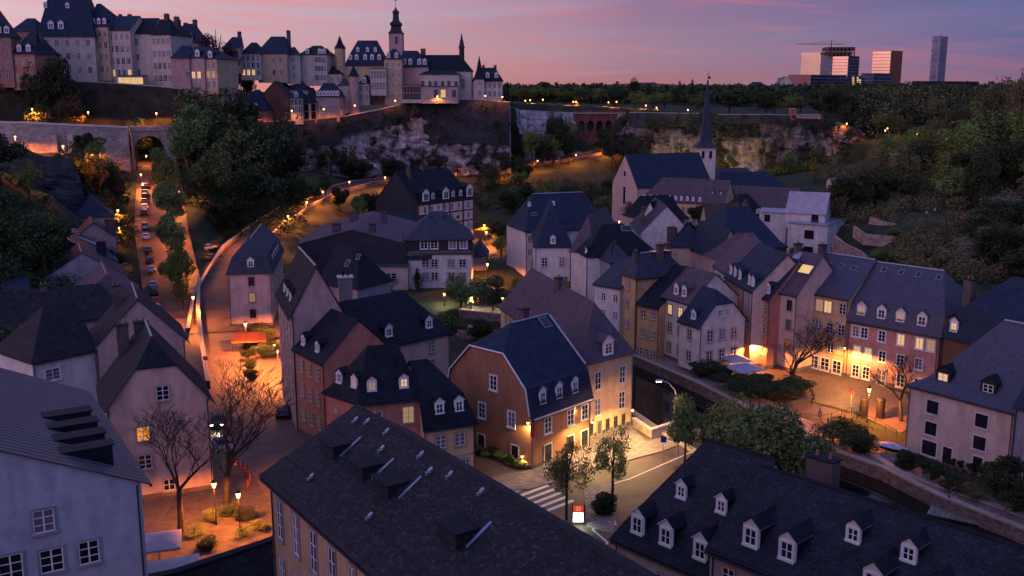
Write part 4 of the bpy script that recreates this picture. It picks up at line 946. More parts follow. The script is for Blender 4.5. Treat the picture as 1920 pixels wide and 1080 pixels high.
H('white gabled house with balcony and grey roof slope turned to the church', (1201,437),(1296,437),18, 11.5, W_BLUE, SLATE5, ridge='v', rise=6.2, prof='gable', wins={'F': dict(c=[.62], r=[-.6], w=2.0, h=1.1, s='d')}, sky=[('R',.2,2,1,1.2),('R',.4,2.5,1,1.2),('R',.6,1.6,1,1.2)], chim=[(.1,.3,.8,1,5)])
H('white gabled neighbour behind the balcony house with steep dark roof', (1196,425),(1240,428),16, 11.5, W_WHITE, SLATE3, ridge='v', rise=6.0, prof='gable')
H('beige pyramid-roofed house with one lit window beside the lamp-lit alley', (1257,460),(1327,461),(1232,452), 11.0, W_BEIGE, SLATE, ridge='u', rise=4.6, prof='bell', hip=(4.4,4.4), wins={'F': [dict(c=[.73], r=[2.2,5.6], w=1.4, h=1.9, s='w', lit={(0,0):1,(0,1):2}), dict(c=[.15], r=[2.4], w=.8, h=1.3)], 'R': [dict(c=[.4,.8], r=[2.4,5.6], s='o')]}, chim=[(.05,.8,1.8,1.2,3.2),(.95,.8,1.8,1.2,3.2)])
H('dark blue large roof with brown end gable left of the white modern block', (1365,470),(1474,462),20, 11.0, W_BROWN, SLATE, ridge='u', rise=7.6, prof='bell', hip=(6,3), chim=[(.85,.6,.9,1.4,8.4)])
H('mauve hip roof in the middle of the alley cluster', (1365,495),(1460,492),12, 10.6, W_PLUM, SLATE2, ridge='u', rise=5.0, prof='bell', hip=(4.2,3))
H('slate-blue half-seen roof stepping down to the alley', (1345,482),(1390,480),14, 10.5, W_PLUM, SLATE, ridge='v', rise=5.5, prof='gable')
H('brown-roofed low house below the long abbey wing', (1327,428),(1392,428),12, 7.8, W_BEIGE, mat('tile_brown', (0.07,0.045,0.04), .8, kind='slate', noise_amt=.3), ridge='u', rise=5.8, prof='gable')
H('dark gabled house with two dormers in front of the abbey wing', (1385,405),(1440,403),12, 9.8, W_BROWN, SLATE3, ridge='u', rise=5.2, prof='bell', hip=(3,3), dorm=[dict(c=[.3,.7], d=.6, w=1.4, h=1.1, s='z')])
H('row of small dormered roofs in front of the church nave', (1205,412),(1290,408),12, 9.6, W_BEIGE, SLATE3, ridge='u', rise=5.6, prof='bell', hip=(2,3), dorm=[dict(c=[.3,.5,.7], d=.8, w=1.0, h=1.0)], sky=[('F',.4,3,1,1),('F',.6,3,1,1)])
# white modern block
H('white modern block with flat annex and square dark windows', (1478,418),(1552,424),12, 12.5, W_BLUE, ZINCL, z0=-1, ridge='u', rise=.3, prof='mono', gut=False, wins={'F': [dict(c=[.55], r=[2.3,6.2,10.0], w=2.0, h=1.7, s='d', lit={(0,2):1})]})
H('white attic storey with pitched pale roof on top of the modern block', (1474,398,240),(1547,403,236),9, 14.9, W_BLUE, mat('roof_pale', (0.34,0.31,0.36), .6, noise_amt=.2), z0=12.5, ridge='u', rise=4.4, prof='gable', gut=False, wins={'F': [dict(c=[.75], r=[1.2], w=1.4, h=1.6, s='d')]})
H('flat white annex left of the modern block', (1424,398),(1475,400),8, 12.2, W_BLUE, mat('roof_pale', (0,0,0)), z0=0, ridge='u', rise=.2, prof='mono', gut=False, wins={'F': [dict(c=[.3], r=[1.4], w=1.2, h=1.5, s='d')]})
# ---------- church and abbey
_c = PD(1195,351,316)
H('old abbey church with steep blue roof and pale pink west gable', Wp((_c.x,_c.y)), Wp((_c.x+27*math.cos(R_(20)),_c.y+27*math.sin(R_(20)))), 18, 13.6, W_PINK, SLATE, z0=-1, ridge='u', rise=9.6, prof='gable', cap=False, gut=True, cat='church', name='church',
  wins={'L': [dict(c=[.5], r=[3.6], w=1.7, h=5.6, s='k'), dict(c=[.5], r=[-3.4], w=1.6, h=1.7, s='k')]})
v = PD(1320, 321, 350); tz = v.z
def tower(label, cat, px, d, segs, mt, mr, n=4, rot=math.pi/4, name='church_tower', parts=None):
    """segs: list of (half width, py) for the shaft; parts: roof profile likewise"""
    x, y = PD(px, segs[0][1], d).x, d
    root = thing(name, label, cat, (x, y, 0)); b = MB()
    k = math.sqrt(2) if n == 4 else 1
    b.lathe([(w*k, PD(px, py, d).z) for w, py in segs], mt, n, rot=rot); ob('shaft', b.mesh('shaft'), root)
    b = MB(); b.lathe([(w*k if n == 4 else w, PD(px, py, d).z) for w, py in parts], mr, n if n != 4 else 4, rot=rot); ob('spire', b.mesh('spire'), root)
    return root
t = tower('slender needle spire of slate on a white belfry in front of the floodlit rock', 'church tower', 1320, 352, [(3.1,345),(3.1,276)], W_WHITE, SLATE5, parts=[(4.0,276),(3.1,272),(1.9,264),(1.3,235),(.75,190),(.22,150)])
g = MB(); z0_ = PD(1323,150,352).z; g.tube((0,0,z0_-1),(0,0,z0_+3.4),.09,.04,DARKM,5); g.box(-.6,.6,-.05,.05,z0_+2.0,z0_+2.15,DARKM); g.box(.1,.9,-.03,.03,z0_+.4,z0_+1.3,DARKM); ob('weathercock', g.mesh('weathercock'), t)
for sx in (-1.3,1.3):
    m_, ps_ = win_meshes(1.0, 2.6, 'k'); wo = ob('window', m_, t, (sx,-3.12,PD(1320,289,352).z), 0); ob('pane', ps_[0], wo)
H('long mauve-roofed abbey wing with a row of small white dormers', (1201,374),(1356,383),12, 10.0, W_CREAM, SLATE2, z0=-1, ridge='u', rise=6.6, prof='bell', hip=(5,0), wins={'F': dict(c=14, r=[2.4,5.6], w=1.1, h=1.7)}, dorm=[dict(c=[.04,.12,.2,.28,.36,.43,.5,.57,.64,.72], d=.5, w=.9, h=1.0), dict(c=[.84,.94], d=2.6, w=.9, h=.9, s='d')])
H('lower mauve continuation of the abbey wing running right', (1356,385),(1490,392),12, 8.6, W_CREAM, SLATE2, z0=-1, ridge='u', rise=5.6, prof='gable', dorm=[dict(c=[.06,.12], d=2.4, w=.9, h=.8, s='d')])
H('dark blue abbey hall roof behind the mauve wing', (1345,358),(1482,356),16, 8.8, W_GREY, SLATE, z0=-1, ridge='u', rise=5.8, prof='gable', hip=(4,6))
H('far abbey courtyard roof with blue slate near the orange lamp', (1330,342),(1432,340),14, 9.2, W_GREY, SLATE5, z0=-1, ridge='u', rise=4.6, prof='gable', hip=(2,4))
H('low grey roofs right of the abbey under the trees', (1470,352),(1568,356),14, 7.0, W_GREY, SLATE5, z0=0, ridge='u', rise=3.4, prof='gable', hip=(2,2))
# ---------- left cluster
H('pink-white gabled house with bare tree in front and one orange-lit window', (200,768),(390,745),12, 10.7, W_PINK, SLATE3, ridge='v', rise=6.6, prof='half', hip=(2.6,0), ov=.6, ws='s', cap=True,
  wins={'F': [dict(c=[.55], r=[-1.1], w=1.3, h=1.6), dict(c=[.33], r=[3.2,6.4], w=1.35, h=1.6, lit={(0,0):3}), dict(c=[.14,.55], r=[9.4], w=1.2, h=1.3)]}, chim=[(.25,.9,1.3,1.0,6.6),(.45,.95,1.5,1.0,6.6)])
H('large mauve-grey gabled house whose gable looks toward the steep street', (178,652),(346,636),12, 10.2, W_PLUM, SLATE4, ridge='v', rise=6.0, prof='gable', ov=.6, cap=True, chim=[(.3,.7,1.2,1.0,6.6)])
H('pale blue-white wing with a small cross-barred window under the large mossy roof', (60,677),(178,652),10, 10.1, W_BLUE, SLATE4, ridge='u', rise=5.6, prof='gable', hip=(4.5,0), wins={'F': [dict(c=[.29], r=[2.3], w=1.9, h=1.5, s='w')]}, band=None)
UL = Vector((.9,.43,0)).normalized()
def SH(label, Rp, ze, W, *a, **k):
    r = P(Rp[0], Rp[1], ze); n = r-UL*W
    return H(label, Wp((n.x,n.y)), Wp((r.x,r.y)), *a[:1], ze, *a[1:], **k)
SH('mossy-roofed long house behind the large gabled house', (238,590), 8.6, 26, 9, W_GREY, SLATE4, ridge='u', rise=4.4, prof='gable', hip=(0,3.5), chim=[(.25,.4,1.1,1.4,4.8),(.55,.5,1.1,1.2,5)])
SH('house with mauve roof slope falling toward the parked cars', (270,563), 8.6, 11, 16, W_GREY, SLATE2, ridge='v', rise=4.4, prof='gable', hip=(2,0), cap=True)
SH('gabled dark house with pale verge boards in the middle of the left cluster', (236,516), 9.2, 15, 12, W_GREY, SLATE, ridge='v', rise=4.8, prof='gable', cap=True, sky=[('L',.3,2.6,1.4,2.2)])
SH('second gabled dark house stepping up behind the middle one of the left cluster', (218,490), 9.8, 17, 14, mat('slate_hung', (0,0,0)), SLATE, ridge='v', rise=4.6, prof='gable', cap=True, chim=[(.15,.1,1.6,1.0,2.2),(.85,.1,1.8,1.1,4)])
SH('long low blue roof running left from the stepped gables', (120,492), 9.4, 18, 10, W_GREY, SLATE, ridge='u', rise=3.4, prof='gable', hip=(0,2))
H('plain pale tower-like annex with flat dark lid at far left', (23,486),(62,485),5, 11.6, W_BLUE, SLATE3, ridge='u', rise=.3, prof='mono', gut=False)
H('pale annex with lean roof below the flat-lidded one at far left', (10,556),(56,552),7, 9.2, W_BLUE, SLATE, ridge='u', rise=1.8, prof='mono', gut=False, wins={'F': [dict(c=[.1], r=[1], w=.9, h=1.2, lit={(0,0):1})]})
SH('white-walled house under a sloping blue roof on the hillside at left', (186,452), 12.4, 13, 10, W_BLUE, SLATE, ridge='v', rise=4.6, prof='gable', gut=False, z0=4, ridge_t=.12)
SH('blue-roofed house at the top of the left cluster beside the steep street', (214,404), 15.0, 9, 22, W_PLUM, SLATE, z0=8, ridge='v', rise=4.2, prof='bell', hip=(3,3), dorm=[dict(side='L', c=[.4], d=1.4, w=.9, h=1)])
SH('dark blue-roofed house with mauve street wall below the topmost left house', (219,447), 12.4, 9, 12, W_PLUM, SLATE, z0=5, ridge='v', rise=3.6, prof='gable', chim=[(.9,.3,2.2,1.4,3.6)])
# near-left building with the zinc roof and sawtooth dormers
RE = Wp((-25.0, 63.2)); LE = Wp((-25.0-20.4, 63.2-12.5))
nl = H('near white building at left with pale zinc roof, dark sawtooth dormers and deep windows', LE, RE, 24, 18.0, pl_('near_white', (172,178,190)), ZINC, z0=1, ridge='v', rise=5.6, prof='gable', ov=.55, ws='g',
  wins={'F': [dict(c=[.745], r=[1.3], w=1.25, h=1.55), dict(c=[.755], r=[4.1], w=1.4, h=1.6), dict(c=[.85], r=[4.1], w=1.25, h=1.6), dict(c=[.655], r=[4.0], w=1.4, h=1.8)]},
  dorm=[dict(side='R', c=[.11,.23,.35,.47], d=1.3, w=1.25, h=1.6, s='s', m=SLATE3)])
a_,d_,ln_,out_,ang_ = nl['fac']('R')
sm_ = MB(); z0_ = 0; zz_ = nl['zr']('R', 11.5)
sm_.face([(0,-.4,.19-.2),(0.05,-.4,.24-.2),(0.05,11.5,.24+zz_),(0,11.5,.19+zz_)], ZINC); sm_.face([(.05,-.4,.24-.2),(.1,-.4,.19-.2),(.1,11.5,.19+zz_),(.05,11.5,.24+zz_)], ZINCL); sm_ = sm_.mesh('seam', fix=False)
for k in range(34):
    p = a_ + d_*(ln_*(k+.5)/34); ob('seam', sm_, nl['root'], (p.x, p.y, nl['h']), ang_)
# near centre roof
N_ = P(505, 885, 17); dv = Vector((.56,-.83,0)).normalized()
nn = N_; rr = N_ + dv*40
nc = H('near tan building with big mossy slate roof, zinc strips and tall narrow windows', Wp((nn.x, nn.y)), Wp((rr.x, rr.y)), 12.4, 17.0, TAN, SLATE4, z0=3, ridge='u', rise=4.2, prof=[(0,0),(.09,.20),(.5,1)], hip=([0,.3,1.6],0), ov=.6, ws='g', cap=False,
  wins={'F': [dict(c=[.045,.12,.195,.27,.345,.42], r=[3.0], w=1.0, h=2.9), dict(c=[.045,.12,.195,.27,.345,.42], r=[7.2], w=1.0, h=2.4)]},
  dorm=[dict(c=[.11,.225,.315,.52], d=2.6, w=2.1, h=1.1, s='s')])
# ridge coping, zinc valley strips, vents
root = nc['root']; SLP = nc['zr']
ZB = mat('zinc_blue', (0.22, 0.30, 0.42), .35, metal=.6, noise_amt=.1)
def on_slope(b, u0, u1, d0, d1, th, m, info=nc):
    h_ = info['h']
    pts = [(u0, d0), (u1, d0), (u1, d1), (u0, d1)]
    top = [(u, d, h_+info['zr']('F', d)+.2+th) for u, d in pts]; bot = [(u, d, z-th-.05) for u, d, z in top]
    b.face(top, m)
    for k in range(4): b.face([bot[k], bot[(k+1) % 4], top[(k+1) % 4], top[k]], m)
for u in (5.6, 10.5, 14.2, 22.2):
    g = MB(); on_slope(g, u, u+.19, 3.0, 4.6, .10, ZB); ob('zinc_strip', g.mesh('zinc_strip'), root)
for u, d in ((3.3,5.2),(4.6,5.5),(7.4,5.6),(8.6,4.6),(12.4,5.5),(14.4,5.0),(16.2,5.4),(19.6,5.5),(13.4,1.3),(5.0,1.0)):
    g = MB(); on_slope(g, u, u+.26, d, d+.24, .20, ZINCL); g.box(u, u+.26, d-.2, d, nc['h']+SLP('F', d)+.1, nc['h']+SLP('F', d)+.3, ZB); ob('roof_vent', g.mesh('roof_vent'), root)
# near right row, two sections
N_ = P(1155,1009,8.4); Rr = P(1335,1086,8.4); dv = (Rr-N_).normalized()
n1 = N_; r1 = N_+dv*9.6
h1 = H('near right house with steep dark roof, half-hipped end and five white dormers', Wp((n1.x,n1.y)), Wp((r1.x,r1.y)), 14.4, 8.4, W_PINK, SLATE3, ridge='u', rise=7.4, prof='bell', hip=([0,0,3.4],0), ov=.4, ws='s', wins={'F': [dict(c=[.15,.5,.85], r=[2.2,5.2])]},
  dorm=[dict(c=[.16,.46,.80], d=.8, w=1.35, h=1.7), dict(c=[.38,.78], d=3.6, w=1.0, h=1.2)])
n2 = P(1332,1027,11); r2 = n2+dv*28
h2 = H('near right long house with smooth slate roof and pale gabled dormers down to the corner', Wp((n2.x,n2.y)), Wp((r2.x,r2.y)), 12.6, 11.0, W_PLUM, SLATE3, ridge='u', rise=4.55, prof='gable', hip=(0,0), ov=.4, ws='o', wins={'F': [dict(c=[.06,.2,.34], r=[1.8], w=1.0, h=1.6)]}, cap=False,
  dorm=[dict(c=[.10,.205,.43,.56], d=.9, w=1.4, h=1.7, s='z'), dict(c=[.33,.47,.72], d=3.4, w=1.15, h=1.25, s='z')], chim=[(.12,.75,2.2,1.2,5.4)])
# individually laid slates on the nearest roofs, and the tiles along their ridges
def slate_field(info, side, umax, d0, d1, m, w=.23, hh=.165, hipf=lambda d: 0.0, seed=1):
    rs = random.Random(seed); h_ = info['h']; V = []; F = []; d = d0; row = 0
    while d < d1:
        z0_, z1_ = info['zr'](side, d), info['zr'](side, min(d+.05, d1)); sl = math.atan2(z1_-z0_, .05); dd = hh*math.cos(sl); zt = info['zr'](side, min(d+dd*1.15, d1))
        u = hipf(d)+rs.uniform(0, w)*.5 + (row % 2)*w*.5
        while u < umax:
            ww = w*rs.uniform(.82, 1.1); j = rs.uniform(-.02, .02); lift = rs.uniform(.02, .055); k = len(V)
            V += [(u, d+j, h_+z0_+.19+lift), (u+ww*.94, d+j+rs.uniform(-.015,.015), h_+z0_+.19+lift*rs.uniform(.8,1.2)), (u+ww*.94, d+dd*1.15, h_+zt+.195), (u, d+dd*1.15, h_+zt+.195), (u, d+j, h_+z0_+.16), (u+ww*.94, d+j, h_+z0_+.16)]
            F += [(k, k+1, k+2, k+3), (k, k+4, k+5, k+1)]; u += ww
        d += dd; row += 1
    me = bpy.data.meshes.new('slates'); me.from_pydata(V, [], F); me.materials.append(m); o = ob('slates', me, info['root']); o['kind'] = 'stuff'; return o
def ridge_tiles(info, t, z, u0, u1, m, step=.42, seed=3):
    rs = random.Random(seed); g = MB(); a = [(-.19,-.02),(-.13,.10),(0,.15),(.13,.10),(.19,-.02)]
    for (x0, z0_), (x1, z1_) in zip(a, a[1:]): g.face([(0,x0,z0_),(step*.97,x0*.93,z0_-.01),(step*.97,x1*.93,z1_-.01),(0,x1,z1_)], m)
    g.face([(0,x,z_) for x, z_ in a], m); me = g.mesh('ridge_tile', fix=False); u = u0
    while u < u1:
        o = ob('ridge_tile', me, info['root'], (u, t, z+rs.uniform(-.015,.03)), rs.uniform(-.05,.05)); u += step
slate_field(nc, 'F', 34, 1.16, 6.15, SLP1, hipf=lambda d: .3+(d-1.1)/5.1*1.3, seed=2)
slate_field(nc, 'F', 34, -.3, 1.05, SLP1, hipf=lambda d: 0, seed=3)
ridge_tiles(nc, 6.2, nc['h']+4.2+.12, 1.7, 34, SLATE4)
slate_field(h1, 'F', h1['W'], .8, 7.1, SLP2, hipf=lambda d: max(0, (d-1.15)/6.05*3.4)+.05, seed=4)
slate_field(h2, 'F', 28, -.2, 6.2, SLP2, seed=5)
ridge_tiles(h2, 6.3, h2['h']+4.55+.12, 0, 28, SLATE3); ridge_tiles(h1, 7.2, h1['h']+7.4+.12, 3.4, h1['W'], SLATE3)
# dark wall by the garden, bottom centre
w0 = P(330,1078,4); w1 = P(527,1012,4)
wall_strip('garden_wall', [(w0.x-8,w0.y-4),(w0.x,w0.y),(w1.x,w1.y)], 4.0, -1, .6, DARKW, SLATE3, .25, label='dark garden wall with slate coping at the bottom edge beside the tan building', cat='wall')
# ================================================================== upper town on the rock
def U(label, x0, x1, ye, yb, d, wall, roof=SLATE, rise_px=25, rot=0.0, depth=14, prof='bell', hip=(3,3), cols=4, rows=3, w=1.3, h=2.2, dorm=(), chim=(), lit=None, ws='f', ridge='u', ov=.5, cat='town building', name='town_building', left=0):
    """facade seen between columns x0..x1 at distance d, eaves at ye, foot at yb; rot turns it"""
    a = PD(x0, ye, d); dd = d + math.tan(R_(rot))*((x1-x0)/FPX*d); c = PD(x1, ye, dd); ze = a.z; zb = PD((x0+x1)/2, yb, d).z
    rise = rise_px/FPX*d; hh = ze-zb
    rws = [hh*(k+.5)/rows*0.96+.3 for k in range(rows)] if isinstance(rows, int) else rows
    W = {'F': [dict(c=cols, r=rws, w=w, h=h, s=ws, lit=lit or {})]}
    if left: W['L'] = [dict(c=left, r=rws, w=w, h=h, s=ws)]
    return H(label, Wp((a.x, a.y)), Wp((c.x, c.y)), depth, ze, wall, roof, z0=zb-2 if False else zb, ridge=ridge, rise=rise, prof=prof, hip=hip, wins=W, dorm=dorm, chim=chim, ov=ov, gut=False, cat=cat, name=name)
DR = lambda c, d=.8, w=1.6, h=1.8, **k: dict(c=c, d=d, w=w, h=h, **k)
UP_O = pl_('upper_orange', (178,128,108)); UP_Y = pl_('upper_yellow', (206,178,142)); UP_W = pl_('upper_white', (206,190,174)); UP_P = pl_('upper_pink', (196,156,144))
U('orange wall block with small dormers at the extreme left of the upper town', -70, 19, 66, 155, 322, UP_O, rise_px=58, rot=12, cols=5, rows=4, dorm=[DR([.5,.75,.92])], hip=(3,5))
U('lower orange building with blue roofs beside the dark tree at far left', 20, 64, 100, 160, 326, UP_O, rise_px=40, rot=-8, cols=3, rows=2, dorm=[DR([.3,.7])], chim=[(.8,.5,1,1,6)])
U('blue roof linking the far left blocks', 18, 66, 58, 110, 350, UP_O, rise_px=24, cols=3, rows=2)
U('palace-like building with huge steep roof, its top cut by the picture edge', 72, 176, 65, 145, 345, UP_W, rise_px=98, rot=10, depth=20, cols=5, rows=3, dorm=[DR([.22,.40], 1.0, 1.9, 2.2), DR([.1,.5], 5, 1.2, 1.5)], hip=(3.6,3.6), prof='gable')
U('ochre palace wing with four window rows and a small lit pane', 160, 201, 49, 143, 352, UP_Y, rise_px=42, rot=-12, depth=16, cols=4, rows=4, hip=(0,7), dorm=[DR([.3,.55,.8], 1.0, 1.3, 1.6)], lit={(1,2):1})
U('grey-white wing with three window rows left of the drainpipe', 201, 243, 56, 150, 352, UP_W, SLATE, rise_px=26, rot=-10, cols=4, rows=4, lit={(0,3):1,(3,3):1}, hip=(0,0), prof='gable')
U('grey-white middle wing, mostly blank, above the cellar arches', 243, 282, 62, 152, 354, UP_W, SLATE3, rise_px=28, rot=-6, cols=[.3], rows=3, hip=(0,0), prof='gable')
U('right wing of the long grey-white block with four tall window columns', 282, 319, 64, 160, 350, UP_W, SLATE3, rise_px=28, rot=-14, cols=[.15,.38,.62,.86], rows=4, hip=(0,4), prof='gable', chim=[(.3,.5,1.4,1.4,7),(.8,.5,1.4,1.4,6)])
U('arcaded terrace pavilion with warm lit arches at the foot of the long block', 222, 266, 142, 158, 342, UP_W, ZINC, rise_px=1, depth=6, cols=[.18,.5,.82], rows=1, w=3.4, h=2.2, ws='f', lit={(0,0):1,(1,0):1,(2,0):1}, prof='mono', hip=(0,0))
U('pink building with plain side wall below the long block', 320, 354, 108, 170, 338, UP_P, SLATE, rise_px=22, rot=10, depth=12, cols=[.9], rows=1, hip=(3,0))
U('pink building front with a row of lit windows', 354, 382, 108, 172, 340, UP_P, SLATE, rise_px=20, rot=-10, cols=[.25,.62], rows=3, dorm=[DR([.5])], lit={(0,1):1,(1,1):1}, hip=(0,0))
U('yellow end building of the lower left terrace with lit windows', 382, 406, 110, 168, 340, UP_Y, SLATE, rise_px=18, rot=-14, cols=[.3,.7], rows=3, lit={(0,1):2,(1,1):2}, hip=(0,4), dorm=[DR([.4])])
U('ruined buttressed foot wall below the yellow end building', 364, 418, 170, 198, 342, ROCKW, ROCKW, rise_px=1, cols=[.2,.5,.8], rows=1, w=1.6, h=3, ws='d', prof='mono', hip=(0,0))
U('house with mansard roof behind the pink building', 320, 372, 78, 104, 372, UP_W, SLATE, rise_px=33, cols=5, rows=1, dorm=[DR([.3,.5,.7])], chim=[(.1,.5,1.4,1.4,8),(.7,.5,1.4,1.4,8)])
U('roofs on the skyline right of the long block', 290, 350, 62, 80, 385, UP_W, SLATE3, rise_px=14, cols=5, rows=1, chim=[(.2,.5,1.4,1.4,4),(.5,.5,1.4,1.4,5),(.8,.5,1.4,1.4,4)])
U('turreted skyline roof behind the ochre palace wing', 205, 250, 50, 62, 400, UP_W, SLATE3, rise_px=18, cols=5, rows=1, chim=[(.2,.5,1.2,1.2,5),(.6,.5,1.4,1.4,5)])
U('gabled house behind the dark red tree', 418, 450, 88, 130, 404, W_PLUM, SLATE, rise_px=18, rot=6, depth=9, cols=3, rows=2, chim=[(.9,.5,1.4,1.4,6)], hip=(3,0))
U('white narrow house with two rows of small windows left of the gabled mansion', 450, 488, 100, 143, 410, UP_W, SLATE3, rise_px=20, cols=4, rows=3, lit={(0,2):1,(1,2):1,(2,2):1})
U('gabled mansion with wide plain roof and loggia', 482, 537, 99, 148, 412, UP_Y, SLATE, rise_px=30, cols=[.55,.8], rows=2, chim=[(.95,.5,1.4,1.4,9)], hip=(4,2), depth=16, prof='gable')
U('blunt corner pavilion of the gabled mansion', 537, 562, 102, 150, 416, UP_W, SLATE, rise_px=14, rot=8, cols=[.5], rows=3, hip=(3,3))
U('white house with dormered dark roof right of the gabled mansion', 560, 612, 102, 154, 420, UP_W, SLATE3, rise_px=16, rot=-6, cols=[.62,.72,.82,.92], rows=3, dorm=[DR([.3,.75,.9], .6, 1.6, 1.6)], hip=(4,4), left=2)
U('small dark-roofed house on the slope left of the round turret', 603, 640, 138, 158, 420, UP_W, SLATE3, rise_px=14, cols=3, rows=1)
U('orange inn with blue hipped roof at the left end of the corniche', 436, 502, 206, 228, 394, UP_O, SLATE, rise_px=36, cols=[.15,.35,.55,.8], rows=1, w=1.6, h=2.2, dorm=[DR([.18,.42,.66], .7, 1.5, 1.8)], hip=(7,5), depth=18)
U('brown gable-ended house behind the orange inn', 486, 545, 184, 226, 402, pl_('brown_gable',(130,88,72)), SLATE5, rise_px=30, cols=[.85], rows=2, prof='gable', hip=(0,0), ridge='v', depth=18)
U('narrow white corniche house with blue roof and lit doorway', 544, 566, 183, 226, 396, UP_W, SLATE, rise_px=14, cols=3, rows=3, dorm=[DR([.5], .5, 1.6, 1.6)], lit={(0,2):2}, hip=(2,2))
U('blue roofs above the narrow white corniche house', 540, 575, 168, 186, 412, UP_W, SLATE, rise_px=14, cols=2, rows=1)
U('small yellow corniche house glowing in lamp light', 569, 592, 192, 224, 398, UP_Y, SLATE3, rise_px=26, cols=2, rows=2, w=1.5, h=2.6, ws='d', hip=(2,2))
U('wide pink corniche house with a strip of many dormers', 591, 636, 181, 221, 400, UP_P, SLATE, rise_px=24, cols=7, rows=3, w=.9, h=1.6, dorm=[DR([.1,.24,.38,.52,.66,.8,.93], .4, 1.3, 1.7)], hip=(2,3))
U('mauve terrace house left of the round turret', 634, 660, 160, 206, 412, UP_W, SLATE5, rise_px=12, cols=2, rows=2, rot=10)
U('small white house with dark hood roof right of the round turret', 672, 692, 156, 190, 416, UP_W, SLATE3, rise_px=14, cols=2, rows=2, dorm=[DR([.5], .4, 2, 1.8)])
def turret(label, px, d, r, yt, yb, yapex, wall=UP_P, n=12, wins=2, rot=0, name='turret', cat='turret'):
    v = PD(px, yb, d); zt = PD(px, yt, d).z; za = PD(px, yapex, d).z
    root = thing(name, label, cat, (v.x, v.y, v.z)); b = MB()
    b.lathe([(r, -6), (r, zt-v.z)], wall, n, rot=rot); ob('wall', b.mesh('wall'), root)
    b = MB(); b.lathe([(r*1.18, zt-v.z-.2), (r*.6, (zt-v.z)+(za-zt)*.35), (.12, za-v.z)], SLATE3, n, rot=rot); ob('roof', b.mesh('roof'), root)
    for k in range(wins):
        m_, ps_ = win_meshes(.9, 1.6, 'f'); wo = ob('window', m_, root, (0, -r-.02, (zt-v.z)*(k+.6)/wins)); ob('pane', ps_[0], wo)
    return root
turret('round pink turret with pointed cap above the corniche bend', 665, 412, 1.95, 142, 200, 122)
turret('corner stair tower with tall pointed cap at the left of the great yellow house', 639, 425, 2.2, 90, 140, 67, wall=UP_Y, n=6)
turret('pointed pavilion roof of the small chateau right of the church', 899, 426, 2.9, 148, 182, 105, wall=UP_W, n=4, rot=math.pi/4)
U('great yellow house with large blue mansard roof left of the church tower', 648, 721, 121, 190, 425, UP_Y, SLATE, rise_px=44, depth=18, cols=[.1,.3,.65,.85], rows=3, w=1.2, h=2, prof='mansard', hip=(4,4), dorm=[dict(c=[.12,.28,.5,.68,.86], d=.7, w=1.5, h=1.9), dict(c=[.3,.55,.75], d=2.6, w=1.3, h=1.5)])
U('glazed white balcony front stacked on the great yellow house', 694, 723, 128, 172, 415, UP_W, ZINC, rise_px=1, depth=8, cols=5, rows=2, w=1.1, h=3.0, ws='f', prof='mono', hip=(0,0))
U('square ochre tower house in front of the church tower', 720, 753, 110, 190, 418, UP_Y, SLATE, rise_px=18, depth=12, cols=3, rows=4, w=1.1, h=1.8, dorm=[DR([.25,.7], .6, 1.5, 1.8)], hip=(3,3))
U('convent wing with small dormers under the church tower', 753, 803, 124, 186, 424, UP_P, SLATE, rise_px=28, depth=14, cols=[.1], rows=2, dorm=[DR([.1,.32,.66,.86], .6, 1.6, 2.0)], hip=(0,5), prof='gable')
U('low annex with dark grid windows at the church foot', 753, 790, 160, 186, 414, UP_W, ZINC, rise_px=1, depth=8, cols=6, rows=2, w=1.1, h=2.0, ws='d', prof='mono', hip=(0,0))
nv = U('hilltop church nave with long dark roof and pale buttressed apse wall', 786, 884, 132, 186, 426, UP_W, SLATE3, rise_px=28, depth=14, cols=[.12,.38,.52,.68,.83], rows=[5.5], w=1.6, h=4.2, ws='k', hip=(0,5), prof='gable', cat='church', name='church', chim=[(.05,.55,2,2,9)])
U('curved apse of pale stone with tall windows on the church front', 788, 860, 139, 186, 418, UP_W, SLATE3, rise_px=6, depth=8, cols=[.06,.25,.40,.58,.74,.93], rows=[4.4], w=1.4, h=3.4, ws='k', prof='gable', hip=(3,3), dorm=[], cat='church apse')
U('ground storey of the apse with a lit arched doorway', 790, 858, 162, 187, 414, W_BEIGE, ZINC, rise_px=1, depth=6, cols=[.4,.6,.9], rows=1, w=1.9, h=3.2, ws='k', lit={(1,0):1}, prof='mono', hip=(0,0))
U('small chateau with pavilion roofs at the right end of the upper town', 886, 942, 150, 184, 426, UP_W, SLATE3, rise_px=22, depth=14, cols=6, rows=2, w=1.3, h=2.4, prof='mansard', hip=(3,3), dorm=[DR([.5,.8], .5, 1.6, 1.8)], chim=[(.35,.5,1.2,1.2,6),(.75,.5,1.2,1.2,6)])
t = tower('tall baroque church tower with dark onion lantern and cross on the skyline', 'church tower', 744.5, 436, [(2.9,130),(2.9,63)], UP_P, mat('lead_dark', (0.02,0.02,0.028), .5, noise_amt=.2), name='church_tower',
   parts=[(3.3,63),(2.6,60),(2.15,56),(1.9,50),(2.4,47),(2.3,43),(1.7,41),(1.25,38),(1.1,26),(1.35,24),(1.2,21),(.5,18),(.12,13)])
g = MB(); z0_ = PD(744,13,436).z; g.tube((0,0,z0_-1),(0,0,z0_+4.6),.10,.06,DARKM,5); g.box(-.7,.7,-.06,.06,z0_+2.6,z0_+2.85,DARKM); ob('cross', g.mesh('cross'), t)
m_, ps_ = win_meshes(1.5, 3.4, 'k'); wo = ob('window', m_, t, (0.3,-2.95,PD(744,76,436).z)); ob('pane', ps_[0], wo)
